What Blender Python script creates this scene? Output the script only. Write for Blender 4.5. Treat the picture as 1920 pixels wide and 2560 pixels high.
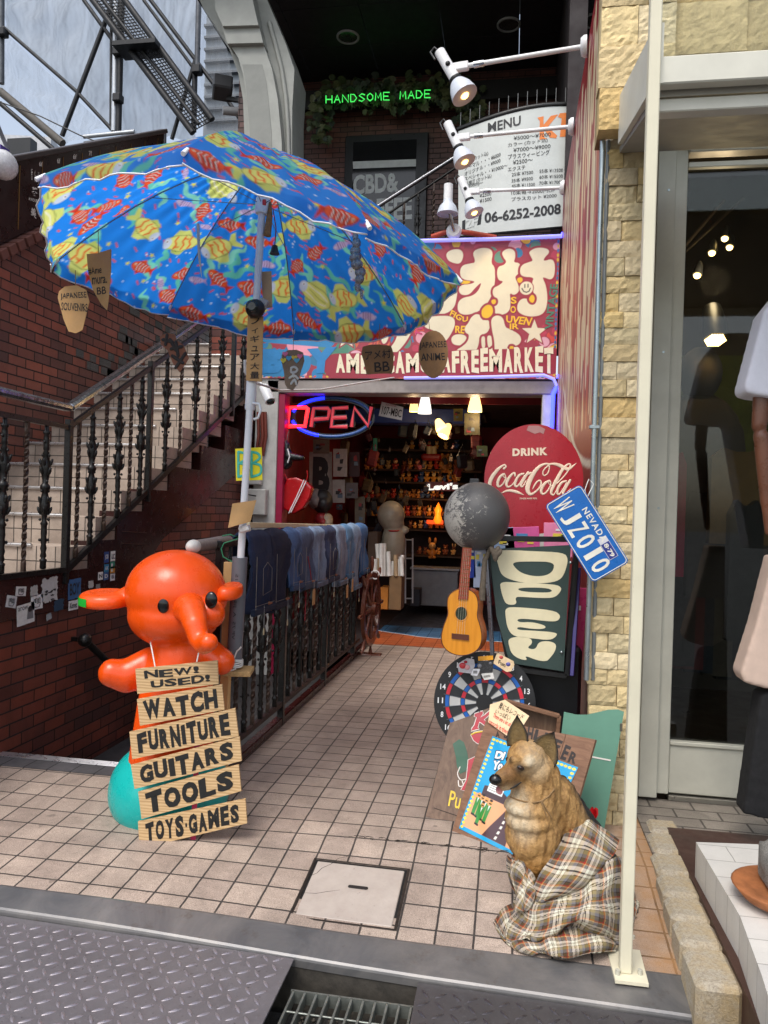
import bpy,math,random
import numpy as np
from mathutils import Vector,Matrix,noise as mnoise
random.seed(7);rng=np.random.default_rng(7)
for o in list(bpy.data.objects):bpy.data.objects.remove(o)
SC=bpy.context.scene;COL=SC.collection
CR=np.array([[0.98611274,0.16317073,0.03093516],[0.03102645,0.00198954,-0.99951658],[-0.16315339,0.98659584,-0.0031007]])
CC=np.array([0.68864,-3.65110,1.59250]);CF=1912.0
cam=bpy.data.cameras.new('camera');camo=bpy.data.objects.new('camera',cam);COL.objects.link(camo)
cam.sensor_fit='VERTICAL';cam.sensor_height=36.0;cam.lens=36.0*CF/2560
cam.clip_start=0.05;cam.clip_end=500
mw=Matrix.Identity(4)
for r in range(3):
 mw[r][0]=CR[0][r];mw[r][1]=-CR[1][r];mw[r][2]=-CR[2][r];mw[r][3]=CC[r]
camo.matrix_world=mw;SC.camera=camo
SUN_EL,SUN_AZ=58.0,200.0
w=bpy.data.worlds.new('World');SC.world=w;w.use_nodes=True
nt=w.node_tree;bg=nt.nodes['Background']
sky=nt.nodes.new('ShaderNodeTexSky');sky.sky_type='NISHITA';sky.sun_disc=False
sky.sun_elevation=math.radians(SUN_EL);sky.sun_rotation=math.radians(SUN_AZ)
sky.air_density=1.2;sky.dust_density=3.0;sky.ozone_density=0.6
hs=nt.nodes.new('ShaderNodeHueSaturation');hs.inputs['Saturation'].default_value=0.6
nt.links.new(sky.outputs[0],hs.inputs['Color']);nt.links.new(hs.outputs[0],bg.inputs[0]);bg.inputs[1].default_value=0.15
sl=bpy.data.lights.new('sun','SUN');sl.energy=1.15;sl.angle=math.radians(28);sl.color=(1.0,0.96,0.9)
slo=bpy.data.objects.new('sun',sl);COL.objects.link(slo)
_e,_a=math.radians(SUN_EL),math.radians(SUN_AZ)
_d=Vector((math.sin(_a)*math.cos(_e),math.cos(_a)*math.cos(_e),math.sin(_e)))
slo.rotation_euler=_d.to_track_quat('Z','Y').to_euler();slo.location=(0,-3,12)
SC.view_settings.view_transform='Standard';SC.view_settings.look='None'
SC.view_settings.exposure=0.65;SC.view_settings.gamma=1.0
SC.cycles.max_bounces=7;SC.cycles.diffuse_bounces=4;SC.cycles.glossy_bounces=4
SC.cycles.transparent_max_bounces=12;SC.cycles.transmission_bounces=6
SC.cycles.use_denoising=True;SC.cycles.sample_clamp_indirect=6.0
def ray(u,v):return CR.T@np.array([(u-960)/CF,(v-1280)/CF,1.0])
def A(u,v,x=None,y=None,z=None):
 d=ray(u,v)
 if x is not None:t=(x-CC[0])/d[0]
 elif y is not None:t=(y-CC[1])/d[1]
 else:t=(z-CC[2])/d[2]
 return Vector(CC+d*t)
def PX(p):
 Y=CR@(np.array(p)-CC);return Y[0]/Y[2]*CF+960,Y[1]/Y[2]*CF+1280
class Plane:
 """a flat board: origin, right, up and normal (towards the street)"""
 def __init__(s,o,ex,ey):
  s.o=Vector(o);s.x=Vector(ex).normalized();s.y=Vector(ey);s.y=(s.y-s.x*s.y.dot(s.x)).normalized();s.n=s.x.cross(s.y)
 def px(s,u,v):
  d=Vector(ray(u,v));c=Vector(CC);t=(s.o-c).dot(s.n)/d.dot(s.n);q=c+d*t-s.o
  return(q.dot(s.x),q.dot(s.y))
 def w(s,a,b,off=0.0):return s.o+s.x*a+s.y*b+s.n*off
def L(c):
 if isinstance(c,str):
  c=c.lstrip('#');c=tuple(int(c[i:i+2],16)/255 for i in(0,2,4))
 else:c=tuple(x/255 for x in c)
 return tuple(x/12.92 if x<=0.04045 else((x+0.055)/1.055)**2.4 for x in c)
class NT:
 def __init__(s,name):
  s.m=bpy.data.materials.new(name);s.m.use_nodes=True;s.t=s.m.node_tree;s.b=s.t.nodes['Principled BSDF']
 def n(s,typ,**k):
  n=s.t.nodes.new('ShaderNode'+typ)
  for a,b in k.items():
   if a in n.inputs.keys()if isinstance(a,str)else False:n.inputs[a].default_value=b
   else:setattr(n,a,b)
  return n
 def l(s,a,b):s.t.links.new(a,b)
 def coord(s,kind='Object'):return s.n('TexCoord').outputs[kind]
 def noise(s,scale,detail=3.0,rough=0.6,vec=None,dist=0.0):
  n=s.n('TexNoise');n.inputs['Scale'].default_value=scale;n.inputs['Detail'].default_value=detail
  n.inputs['Roughness'].default_value=rough;n.inputs['Distortion'].default_value=dist
  s.l(vec if vec is not None else s.coord(),n.inputs['Vector']);return n.outputs['Fac']
 def ramp(s,fac,stops,interp='LINEAR'):
  r=s.n('ValToRGB');r.color_ramp.interpolation=interp;e=r.color_ramp.elements
  while len(e)<len(stops):e.new(0.5)
  for k,(p,c)in enumerate(stops):
   e[k].position=p;e[k].color=(c,c,c,1)if isinstance(c,(int,float))else(*c,1)
  s.l(fac,r.inputs[0]);return r.outputs[0]
 def mix(s,fac,a,b,mode='MIX'):
  m=s.n('MixRGB',blend_type=mode)
  for i,x in((0,fac),(1,a),(2,b)):
   if isinstance(x,(int,float)):m.inputs[i].default_value=x if i==0 else(x,x,x,1)
   elif isinstance(x,tuple):m.inputs[i].default_value=(*x,1)
   else:s.l(x,m.inputs[i])
  return m.outputs[0]
 def math(s,op,a,b=0.0):
  m=s.n('Math',operation=op)
  for i,x in((0,a),(1,b)):
   if isinstance(x,(int,float)):m.inputs[i].default_value=x
   else:s.l(x,m.inputs[i])
  return m.outputs[0]
 def mapping(s,vec,scale=(1,1,1),rot=(0,0,0),loc=(0,0,0)):
  m=s.n('Mapping');m.inputs['Scale'].default_value=scale;m.inputs['Rotation'].default_value=rot;m.inputs['Location'].default_value=loc
  s.l(vec,m.inputs['Vector']);return m.outputs[0]
 def bump(s,h,strength=0.3,dist=0.01,normal=None):
  b=s.n('Bump');b.inputs['Strength'].default_value=strength;b.inputs['Distance'].default_value=dist
  s.l(h,b.inputs['Height'])
  if normal is not None:s.l(normal,b.inputs['Normal'])
  return b.outputs[0]
 def out(s,color=None,rough=None,normal=None,metal=None,**k):
  for key,x in(('Base Color',color),('Roughness',rough),('Normal',normal),('Metallic',metal)):
   if x is None:continue
   if isinstance(x,(int,float)):s.b.inputs[key].default_value=x
   elif isinstance(x,tuple):s.b.inputs[key].default_value=(*x,1)
   else:s.l(x,s.b.inputs[key])
  for a,b in k.items():s.b.inputs[a].default_value=b
  return s.m
_mc={}
def mat(name,col,rough=0.5,metal=0.0,var=0.12,scale=9.0,bump=0.0,bscale=60.0,spec=0.5,coat=0.0):
 """painted / plastic / metal surface with slight uneven colour, worn gloss and optional grain"""
 if name in _mc:return _mc[name]
 t=NT(name);c=L(col)if not(isinstance(col,tuple)and max(col)<=1.0)else col
 f=t.noise(scale,5,0.65)
 lo=tuple(x*(1-var)for x in c);hi=tuple(min(1,x*(1+var))for x in c)
 colr=t.ramp(f,[(0.3,lo),(0.7,hi)])
 rr=t.ramp(t.noise(scale*2.3,4),[(0.3,max(0.02,rough-0.08)),(0.7,min(1,rough+0.1))])
 nrm=t.bump(t.noise(bscale,4),bump,0.004)if bump else None
 t.out(colr,rr,nrm,metal);t.b.inputs['Specular IOR Level'].default_value=spec;t.b.inputs['Coat Weight'].default_value=coat
 _mc[name]=t.m;return t.m
def glow(name,col,strength,back=None):
 if name in _mc:return _mc[name]
 t=NT(name);c=L(col);t.out(c,0.4);t.b.inputs['Emission Color'].default_value=(*c,1);t.b.inputs['Emission Strength'].default_value=strength
 _mc[name]=t.m;return t.m
def painted(name,rough=0.45,var=0.1,scale=14.0,bump=0.0,bscale=80.0,transl=0.0,coat=0.0,bd=0.003):
 """colour comes from the mesh's own paint pattern (attribute Col)"""
 if name in _mc:return _mc[name]
 t=NT(name);a=t.n('Attribute',attribute_name='Col');a.attribute_type='GEOMETRY'
 v=t.ramp(t.noise(scale,5,0.65),[(0.25,1-var),(0.75,1.0)])
 c=t.mix(1.0,a.outputs['Color'],v,'MULTIPLY')
 nrm=t.bump(t.noise(bscale,4),bump,bd)if bump else None
 t.out(c,rough,nrm);t.b.inputs['Coat Weight'].default_value=coat
 if transl:
  tr=t.n('BsdfTranslucent');t.l(c,tr.inputs[0]);ms=t.n('MixShader');ms.inputs[0].default_value=transl
  t.l(t.b.outputs[0],ms.inputs[1]);t.l(tr.outputs[0],ms.inputs[2]);t.l(ms.outputs[0],t.t.nodes['Material Output'].inputs[0])
 _mc[name]=t.m;return t.m
def tag(o,label=None,cat=None,group=None,kind=None):
 if label:o['label']=label
 if cat:o['category']=cat
 if group:o['group']=group
 if kind:o['kind']=kind
 return o
WL={}
def thing(name,label,cat,loc,group=None):
 o=bpy.data.objects.new(name,None);COL.objects.link(o);o.location=loc;o.empty_display_size=0.1
 WL[o.name]=Vector(loc);return tag(o,label,cat,group)
def link(name,me,parent=None,origin=None):
 n=len(me.vertices);co=np.empty(n*3,np.float32);me.vertices.foreach_get('co',co);co=co.reshape(-1,3)
 if origin is None:
  lo,hi=co.min(0),co.max(0);origin=Vector(((lo[0]+hi[0])/2,(lo[1]+hi[1])/2,lo[2]if parent is None else(lo[2]+hi[2])/2))
 origin=Vector(origin);co-=np.array(origin,np.float32);me.vertices.foreach_set('co',co.ravel());me.update()
 o=bpy.data.objects.new(name,me);COL.objects.link(o);WL[o.name]=origin
 if parent is not None:o.parent=parent;o.location=origin-WL[parent.name]
 else:o.location=origin
 return o
def copy_tree(o,parent=None,loc=None,rz=None):
 c=o.copy();COL.objects.link(c);c.parent=parent
 if loc is not None:c.location=loc
 if rz is not None:c.rotation_euler.z=rz
 for ch in list(o.children):copy_tree(ch,c)
 return c
def frame(d,up=Vector((0,0,1))):
 d=Vector(d).normalized();a=up.cross(d)
 if a.length<1e-4:a=Vector((1,0,0)).cross(d)
 a.normalize();return a,d.cross(a)
class MB:
 def __init__(s):s.v=[];s.f=[];s.m=[];s.s=[]
 def add(s,vs,fs,mi=0,smooth=False):
  b=len(s.v);s.v+=[tuple(x)for x in vs]
  for f in fs:s.f.append([b+i for i in f]);s.m.append(mi);s.s.append(smooth)
  return s
 def box(s,c,size,R=None,bev=0.0,mi=0):
  c=Vector(c);h=[x/2 for x in size];R=R if R is not None else Matrix.Identity(3)
  if not bev:
   vs=[c+R@Vector((sx*h[0],sy*h[1],sz*h[2]))for sx in(-1,1)for sy in(-1,1)for sz in(-1,1)]
   return s.add(vs,[(0,1,3,2),(4,6,7,5),(0,4,5,1),(2,3,7,6),(0,2,6,4),(1,5,7,3)],mi)
  bev=min(bev,min(h)*0.95);vs=[];idx={}
  for sx in(-1,1):
   for sy in(-1,1):
    for sz in(-1,1):
     for a in range(3):
      p=[sx*(h[0]-bev),sy*(h[1]-bev),sz*(h[2]-bev)];sg=(sx,sy,sz);p[a]=sg[a]*h[a]
      idx[(sx,sy,sz,a)]=len(vs);vs.append(c+R@Vector(p))
  fs=[]
  for a in range(3):
   b,d=(a+1)%3,(a+2)%3
   for sg in(-1,1):
    q=[]
    for(x,y)in((-1,-1),(1,-1),(1,1),(-1,1)):
     k=[0,0,0];k[a]=sg;k[b]=x;k[d]=y;q.append(idx[(*k,a)])
    fs.append(q if sg>0 else q[::-1])
   for x in(-1,1):
    for y in(-1,1):
     k1=[0,0,0];k1[b]=x;k1[d]=y;k0=list(k1);k0[a]=-1;k1[a]=1
     q=[idx[(*k0,b)],idx[(*k1,b)],idx[(*k1,d)],idx[(*k0,d)]];fs.append(q if x*y<0 else q[::-1])
  for sx in(-1,1):
   for sy in(-1,1):
    for sz in(-1,1):
     q=[idx[(sx,sy,sz,a)]for a in range(3)];fs.append(q if sx*sy*sz>0 else q[::-1])
  return s.add(vs,fs,mi)
 def bar(s,p,q,wd,ht,bev=0.0,up=Vector((0,0,1)),mi=0):
  p,q=Vector(p),Vector(q);d=(q-p);a,b=frame(d,up);R=Matrix((a,d.normalized(),b)).transposed()
  return s.box((p+q)/2,(wd,d.length,ht),R,bev,mi)
 def tube(s,pts,r,n=8,cap=True,closed=False,sq=None,mi=0,smooth=True):
  pts=[Vector(p)for p in pts];k=len(pts);rs=r if isinstance(r,(list,tuple))else[r]*k
  vs=[];fs=[];pa=None
  for i,p in enumerate(pts):
   t=(pts[(i+1)%k]-pts[i-1])if(closed or 0<i<k-1)else((pts[1]-pts[0])if i==0 else(pts[-1]-pts[-2]))
   if t.length<1e-9:t=Vector((0,0,1))
   t.normalize()
   if sq is not None:b=Vector(sq[0]).normalized();a=t.cross(b);a=a.normalized()if a.length>1e-5 else frame(t)[0];ra,rb=rs[i],sq[1]
   else:
    if pa is None:a,_=frame(t)
    else:a=pa-t*pa.dot(t);a=a.normalized()if a.length>1e-6 else frame(t)[0]
    pa=a;b=t.cross(a);ra=rb=rs[i]
   for j in range(n):
    an=2*math.pi*j/n;vs.append(p+a*(math.cos(an)*ra)+b*(math.sin(an)*rb))
  for i in range(k if closed else k-1):
   i2=(i+1)%k
   for j in range(n):fs.append((i*n+j,i*n+(j+1)%n,i2*n+(j+1)%n,i2*n+j))
  s.add(vs,fs,mi,smooth)
  if cap and not closed:s.add(vs[:n],[tuple(range(n))[::-1]],mi);s.add(vs[-n:],[tuple(range(n))],mi)
  return s
 def lathe(s,prof,base,axis=(0,0,1),n=16,mi=0,smooth=True,ref=None):
  base=Vector(base);ax=Vector(axis).normalized();a,b=frame(ax,ref if ref is not None else(Vector((0,0,1))if abs(ax.z)<0.9 else Vector((0,1,0))))
  vs=[];fs=[]
  for(r,h)in prof:
   for j in range(n):
    an=2*math.pi*j/n;vs.append(base+ax*h+(a*math.cos(an)+b*math.sin(an))*r)
  for i in range(len(prof)-1):
   for j in range(n):fs.append((i*n+j,i*n+(j+1)%n,(i+1)*n+(j+1)%n,(i+1)*n+j))
  s.add(vs,fs,mi,smooth)
  if prof[0][0]>1e-6:s.add(vs[:n],[tuple(range(n))[::-1]],mi)
  if prof[-1][0]>1e-6:s.add(vs[-n:],[tuple(range(n))],mi)
  return s
 def ell(s,c,r,R=None,nu=16,nv=10,mi=0):
  c=Vector(c);R=R if R is not None else Matrix.Identity(3);r=(r,r,r)if isinstance(r,(int,float))else r;vs=[];fs=[]
  for i in range(nv+1):
   th=math.pi*i/nv
   for j in range(nu):
    ph=2*math.pi*j/nu;vs.append(c+R@Vector((r[0]*math.sin(th)*math.cos(ph),r[1]*math.sin(th)*math.sin(ph),r[2]*math.cos(th))))
  for i in range(nv):
   for j in range(nu):fs.append((i*nu+j,(i+1)*nu+j,(i+1)*nu+(j+1)%nu,i*nu+(j+1)%nu))
  return s.add(vs,fs,mi,True)
 def prism(s,poly,vec,mi=0,smooth=False,side=None):
  """poly: 3-D points of the front outline, vec: offset to the back"""
  n=len(poly);vec=Vector(vec);p=[Vector(x)for x in poly];nn=Vector((0,0,0))
  for i in range(n):nn+=p[i].cross(p[(i+1)%n])
  if nn.dot(vec)>0:p=p[::-1]
  s.add(p,[tuple(range(n))],mi);s.add([x+vec for x in p],[tuple(range(n))[::-1]],mi)
  return s.add(p+[x+vec for x in p],[(i,i+n,(i+1)%n+n,(i+1)%n)for i in range(n)],mi if side is None else side,smooth)
 def mesh(s,name,mats):
  me=bpy.data.meshes.new(name);me.from_pydata(s.v,[],s.f)
  for m in(mats if isinstance(mats,(list,tuple))else[mats]):me.materials.append(m)
  me.polygons.foreach_set('material_index',s.m);me.polygons.foreach_set('use_smooth',s.s);me.update();return me
 def build(s,name,mats,parent=None,origin=None):return link(name,s.mesh(name,mats),parent,origin)
def rotm(ax,deg):return Matrix.Rotation(math.radians(deg),3,ax)
_tc={}
def text2d(s,bold=0.0,shear=0.0,space=1.0):
 key=(s,bold,shear,space)
 if key in _tc:return _tc[key]
 cu=bpy.data.curves.new('t','FONT');cu.body=s;cu.size=1.0;cu.offset=bold;cu.shear=shear;cu.space_character=space;cu.resolution_u=3
 o=bpy.data.objects.new('t',cu);COL.objects.link(o);dg=bpy.context.evaluated_depsgraph_get()
 me=bpy.data.meshes.new_from_object(o.evaluated_get(dg))
 vs=np.array([v.co[:2]for v in me.vertices]);fs=[tuple(p.vertices)for p in me.polygons]
 bpy.data.objects.remove(o);bpy.data.curves.remove(cu);bpy.data.meshes.remove(me)
 lo,hi=vs.min(0),vs.max(0);asp=(hi[0]-lo[0])/(hi[1]-lo[1]);_tc[key]=((vs-lo)/(hi-lo),fs,asp);return _tc[key]
def put_text(mb,s,fn,off=0.003,mi=0,bold=0.0,shear=0.0,space=1.0,wob=0.0):
 """fn(a, b, off) -> world for a, b in 0..1 across the lettering's own box"""
 vs,fs,_=text2d(s,bold,shear,space)
 if wob:vs=vs+np.array([[math.sin(a*31+b*17)*wob,math.sin(a*23-b*29+2)*wob]for a,b in vs])
 mb.add([fn(a,b,off)for a,b in vs],fs,mi)
def quadfn(pl,p00,p10,p11,p01):
 """bilinear box in a plane; corners in photo pixels: lower left, lower right, upper right, upper left"""
 q=[pl.px(*p)for p in(p00,p10,p11,p01)]
 def fn(a,b,off):
  x=[(1-a)*(1-b)*q[0][k]+a*(1-b)*q[1][k]+a*b*q[2][k]+(1-a)*b*q[3][k]for k in(0,1)]
  return pl.w(x[0],x[1],off)
 return fn
def strokes(mb,pl,lines,r,off=0.002,th=0.002,mi=0,n=8):
 """brush strokes given in photo pixels; r in photo pixels -> metres on the plane"""
 for ln in lines:
  pts=[pl.px(*p[:2])for p in ln]
  if len(pts)>2:
   q=[pts[0]]+pts+[pts[-1]];res=[]
   for i in range(1,len(q)-2):
    for t in(0,0.25,0.5,0.75):
     res.append(tuple(0.5*(2*q[i][k]+(q[i+1][k]-q[i-1][k])*t+(2*q[i-1][k]-5*q[i][k]+4*q[i+1][k]-q[i+2][k])*t*t+(3*q[i][k]-q[i-1][k]-3*q[i+1][k]+q[i+2][k])*t**3)for k in(0,1)))
   pts=res+[pts[-1]]
  k=len(pts);rr=[r]*k
  if len(ln[0])>2:
   rs=[p[2]for p in ln];rr=[np.interp(i/max(1,k-1)*(len(rs)-1),range(len(rs)),rs)for i in range(k)]
  c=pts[k//2];e=1.0
  p0=pl.w(*c);u0,v0=PX(p0);m1=pl.px(u0+e,v0);m2=pl.px(u0,v0+e)
  sc=math.sqrt(abs((m1[0]-c[0])*(m2[1]-c[1])-(m1[1]-c[1])*(m2[0]-c[0])))
  w_=[pl.w(a,b,off)for a,b in pts];R_=[x*sc for x in rr]
  d0=(w_[0]-w_[1]).normalized();d1=(w_[-1]-w_[-2]).normalized()
  ends0=[(w_[0]+d0*R_[0]*x,R_[0]*y)for x,y in((0.98,0.2),(0.7,0.7))];ends1=[(w_[-1]+d1*R_[-1]*x,R_[-1]*y)for x,y in((0.7,0.7),(0.98,0.2))]
  P_=[x for x,_ in ends0]+w_+[x for x,_ in ends1];Q_=[x for _,x in ends0]+R_+[x for _,x in ends1]
  mb.tube(P_,Q_,n,True,sq=(pl.n,th),mi=mi)
class Cv:
 def __init__(s,w,h,res,bg):
  s.w,s.h=w,h;s.nx,s.ny=max(2,int(w/res)+1),max(2,int(h/res)+1);s.res=res
  s.X,s.Y=np.meshgrid(np.linspace(0,w,s.nx),np.linspace(0,h,s.ny));s.c=np.empty((s.ny,s.nx,3));s.c[:]=L(bg)
 def _bb(s,x0,y0,x1,y1):
  i0,i1=max(0,int(x0/s.w*s.nx)-2),min(s.nx,int(x1/s.w*s.nx)+3);j0,j1=max(0,int(y0/s.h*s.ny)-2),min(s.ny,int(y1/s.h*s.ny)+3)
  return(slice(j0,j1),slice(i0,i1))if i1>i0 and j1>j0 else None
 def _put(s,sl,d,col):
  a=np.clip(0.5-d/s.res,0,1)[...,None];s.c[sl]=s.c[sl]*(1-a)+np.array(L(col))*a
 def seg(s,pts,r,col):
  pts=[tuple(p)for p in pts];m=(max(r)if isinstance(r,(list,tuple))else r)+s.res*2
  sl=s._bb(min(p[0]for p in pts)-m,min(p[1]for p in pts)-m,max(p[0]for p in pts)+m,max(p[1]for p in pts)+m)
  if sl is None:return
  X,Y=s.X[sl],s.Y[sl];d=np.full(X.shape,1e9);rs=r if isinstance(r,(list,tuple))else[r]*len(pts)
  if len(pts)==1:d=np.hypot(X-pts[0][0],Y-pts[0][1])-rs[0]
  for i in range(len(pts)-1):
   (ax,ay),(bx,by)=pts[i],pts[i+1];l2=(bx-ax)**2+(by-ay)**2+1e-12
   t=np.clip(((X-ax)*(bx-ax)+(Y-ay)*(by-ay))/l2,0,1)
   d=np.minimum(d,np.hypot(X-ax-t*(bx-ax),Y-ay-t*(by-ay))-(rs[i]*(1-t)+rs[i+1]*t))
  s._put(sl,d,col)
 def poly(s,pts,col):
  sl=s._bb(min(p[0]for p in pts),min(p[1]for p in pts),max(p[0]for p in pts),max(p[1]for p in pts))
  if sl is None:return
  X,Y=s.X[sl],s.Y[sl];ins=np.zeros(X.shape,bool);d=np.full(X.shape,1e9);n=len(pts)
  for i in range(n):
   (ax,ay),(bx,by)=pts[i],pts[(i+1)%n]
   if ay!=by:ins^=((ay>Y)!=(by>Y))&(X<(bx-ax)*(Y-ay)/(by-ay)+ax)
   l2=(bx-ax)**2+(by-ay)**2+1e-12;t=np.clip(((X-ax)*(bx-ax)+(Y-ay)*(by-ay))/l2,0,1)
   d=np.minimum(d,np.hypot(X-ax-t*(bx-ax),Y-ay-t*(by-ay)))
  s._put(sl,np.where(ins,-d,d),col)
 def ell(s,x,y,rx,ry,col,ang=0.0):
  m=max(rx,ry);sl=s._bb(x-m,y-m,x+m,y+m)
  if sl is None:return
  X,Y=s.X[sl]-x,s.Y[sl]-y;c,q=math.cos(ang),math.sin(ang);a=(X*c+Y*q)/rx;b=(-X*q+Y*c)/ry
  s._put(sl,(np.hypot(a,b)-1)*min(rx,ry),col)
 def rect(s,x0,y0,x1,y1,col):s.poly([(x0,y0),(x1,y0),(x1,y1),(x0,y1)],col)
 def mesh(s,name,fn,m,thick=None):
  """fn(X, Y arrays) -> (ny, nx, 3) world points"""
  co=fn(s.X,s.Y).reshape(-1,3);return grid_mesh(name,co,s.c.reshape(-1,3),s.nx,s.ny,m)
def grid_mesh(name,co,col,nx,ny,m,smooth=True,wrap=False):
 me=bpy.data.meshes.new(name);idx=np.arange(nx*ny).reshape(ny,nx)
 q=np.stack([idx[:-1,:-1],idx[:-1,1:],idx[1:,1:],idx[1:,:-1]],-1).reshape(-1,4)
 if wrap:q=np.concatenate([q,np.stack([idx[:-1,-1],idx[:-1,0],idx[1:,0],idx[1:,-1]],-1).reshape(-1,4)])
 me.vertices.add(len(co));me.vertices.foreach_set('co',np.ascontiguousarray(co,np.float32).ravel())
 nf=len(q);me.loops.add(nf*4);me.loops.foreach_set('vertex_index',q.ravel().astype(np.int32))
 me.polygons.add(nf);me.polygons.foreach_set('loop_start',np.arange(0,nf*4,4,dtype=np.int32));me.polygons.foreach_set('loop_total',np.full(nf,4,np.int32))
 me.polygons.foreach_set('use_smooth',np.full(nf,smooth));me.update(calc_edges=True)
 if col is not None:set_col(me,col)
 me.materials.append(m);return me
def set_col(me,col):
 a=me.color_attributes.new('Col','FLOAT_COLOR','POINT');n=len(me.vertices)
 a.data.foreach_set('color',np.c_[col,np.ones(n)].astype(np.float32).ravel())
def plane_fn(pl,x0,y0,off=0.0):
 o=np.array(pl.o+pl.n*off);ex,ey=np.array(pl.x),np.array(pl.y)
 return lambda X,Y:o+(X+x0)[...,None]*ex+(Y+y0)[...,None]*ey
def sculpt(name,build,m,voxel=0.012,smooth=6,factor=0.5,parent=None,colour=None,origin=None):
 mb=MB();build(mb);me=mb.mesh(name,m);o=bpy.data.objects.new(name,me);COL.objects.link(o)
 r=o.modifiers.new('r','REMESH');r.mode='VOXEL';r.voxel_size=voxel;r.use_smooth_shade=True
 if smooth:k=o.modifiers.new('s','SMOOTH');k.iterations=smooth;k.factor=factor
 dg=bpy.context.evaluated_depsgraph_get();me2=bpy.data.meshes.new_from_object(o.evaluated_get(dg))
 bpy.data.objects.remove(o);bpy.data.meshes.remove(me);me2.name=name
 me2.polygons.foreach_set('use_smooth',np.ones(len(me2.polygons),bool))
 if colour is not None:
  co=np.empty(len(me2.vertices)*3,np.float32);me2.vertices.foreach_get('co',co);set_col(me2,colour(co.reshape(-1,3)))
 me2.materials.clear();me2.materials.append(m);return link(name,me2,parent,origin)
def cone(mb,p,q,r0,r1,n=14):
 """tapered limb with rounded ends"""
 p,q=Vector(p),Vector(q);d=(q-p);L_=d.length;d.normalize();pts=[];rs=[]
 for a in(-1,-0.7,-0.35):pts.append(p+d*a*r0);rs.append(max(1e-3,r0*math.sqrt(max(0,1-a*a))))
 for k in range(7):pts.append(p.lerp(q,k/6));rs.append(r0+(r1-r0)*k/6)
 for a in(0.35,0.7,1):pts.append(q+d*a*r1);rs.append(max(1e-3,r1*math.sqrt(max(0,1-a*a))))
 mb.tube(pts,rs,n,True)
def swz(t,order,vec=None):
 s=t.n('SeparateXYZ');t.l(vec if vec is not None else t.coord(),s.inputs[0]);c=t.n('CombineXYZ')
 for i,k in enumerate(order):
  if k is not None:t.l(s.outputs[k],c.inputs[i])
 return c.outputs[0]
def tiles(name,c1,c2,grout,bw,bh,mortar,offset=0.0,order=(0,1,None),rough=0.7,speck=0.25,bumpd=0.004,dirt=0.35,stain=None,sat=None,dirtc=0.45,gum_and_depth=False):
 """tiles or bricks laid in courses, with grit, grime and a recessed joint"""
 t=NT(name);vec=swz(t,order);co=t.coord()
 wob=t.n('VectorMath',operation='MULTIPLY_ADD');nz=t.n('TexNoise');nz.inputs['Scale'].default_value=22;t.l(co,nz.inputs['Vector'])
 wob.inputs[1].default_value=(0.004,0.004,0);t.l(nz.outputs['Color'],wob.inputs[0]);t.l(vec,wob.inputs[2])
 b=t.n('TexBrick');t.l(wob.outputs[0],b.inputs['Vector']);b.offset=offset;b.squash=1.0
 b.inputs['Scale'].default_value=1.0;b.inputs['Brick Width'].default_value=bw;b.inputs['Row Height'].default_value=bh
 b.inputs['Mortar Size'].default_value=mortar;b.inputs['Mortar Smooth'].default_value=0.15;b.inputs['Bias'].default_value=0.0
 b.inputs['Color1'].default_value=(*c1,1);b.inputs['Color2'].default_value=(*c2,1);b.inputs['Mortar'].default_value=(*grout,1)
 sp=t.ramp(t.noise(330,2,0.5),[(0.32,1-speck),(0.5,1.0),(0.68,1+speck*0.6)])
 c=t.mix(1.0,b.outputs['Color'],sp,'MULTIPLY')
 g=t.ramp(t.noise(3.2,6,0.68,dist=0.6),[(0.36,1-dirt),(0.62,1.0)])
 c=t.mix(1.0,c,g,'MULTIPLY')
 g2=t.ramp(t.noise(17,5,0.7),[(0.55,0.0),(0.8,dirtc)])
 c=t.mix(g2,c,tuple(x*0.35 for x in c1))
 if gum_and_depth:
  c=t.mix(t.ramp(t.noise(11,2,.4),[(.745,0),(.76,.6)]),c,tuple(x*.3 for x in c1));v=t.n('TexVoronoi');v.inputs['Scale'].default_value=5.3;t.l(co,v.inputs['Vector']);c=t.mix(t.ramp(v.outputs['Distance'],[(.05,.55),(.075,0)]),c,(.07,.06,.055))
  s_=t.n('SeparateXYZ');t.l(co,s_.inputs[0]);mr=t.n('MapRange');t.l(s_.outputs[1],mr.inputs[0]);mr.inputs[1].default_value=-.6;mr.inputs[2].default_value=2.2;c=t.mix(t.math('MULTIPLY',mr.outputs[0],t.ramp(t.noise(1.6,4,.6),[(.3,.08),(.7,.38)])),c,(.29,.235,.20))  # tile colour also darkens unevenly towards the back of the passage
 if stain is not None:c=stain(t,c)
 h=t.math('SUBTRACT',t.math('MULTIPLY',t.noise(150,3),0.25),b.outputs['Fac'])
 rr=t.ramp(b.outputs['Fac'],[(0,rough),(1,0.95)])
 return t.out(c,t.mix(0.25,rr,t.noise(30,4)),t.bump(h,0.9,bumpd))
def orange_stain(t,c):
 s=t.n('SeparateXYZ');t.l(t.coord(),s.inputs[0])
 f=t.math('MULTIPLY',t.ramp(s.outputs[0],[(0.0,0.0),(1.0,1.0)]),1.0)
 m=t.n('MapRange');t.l(s.outputs[0],m.inputs[0]);m.inputs[1].default_value=1.16;m.inputs[2].default_value=1.3
 f=t.math('MULTIPLY',m.outputs[0],t.ramp(t.noise(6,5,0.7),[(0.3,0.25),(0.62,0.85)]))
 return t.mix(f,c,(0.36,0.19,0.075))
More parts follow.
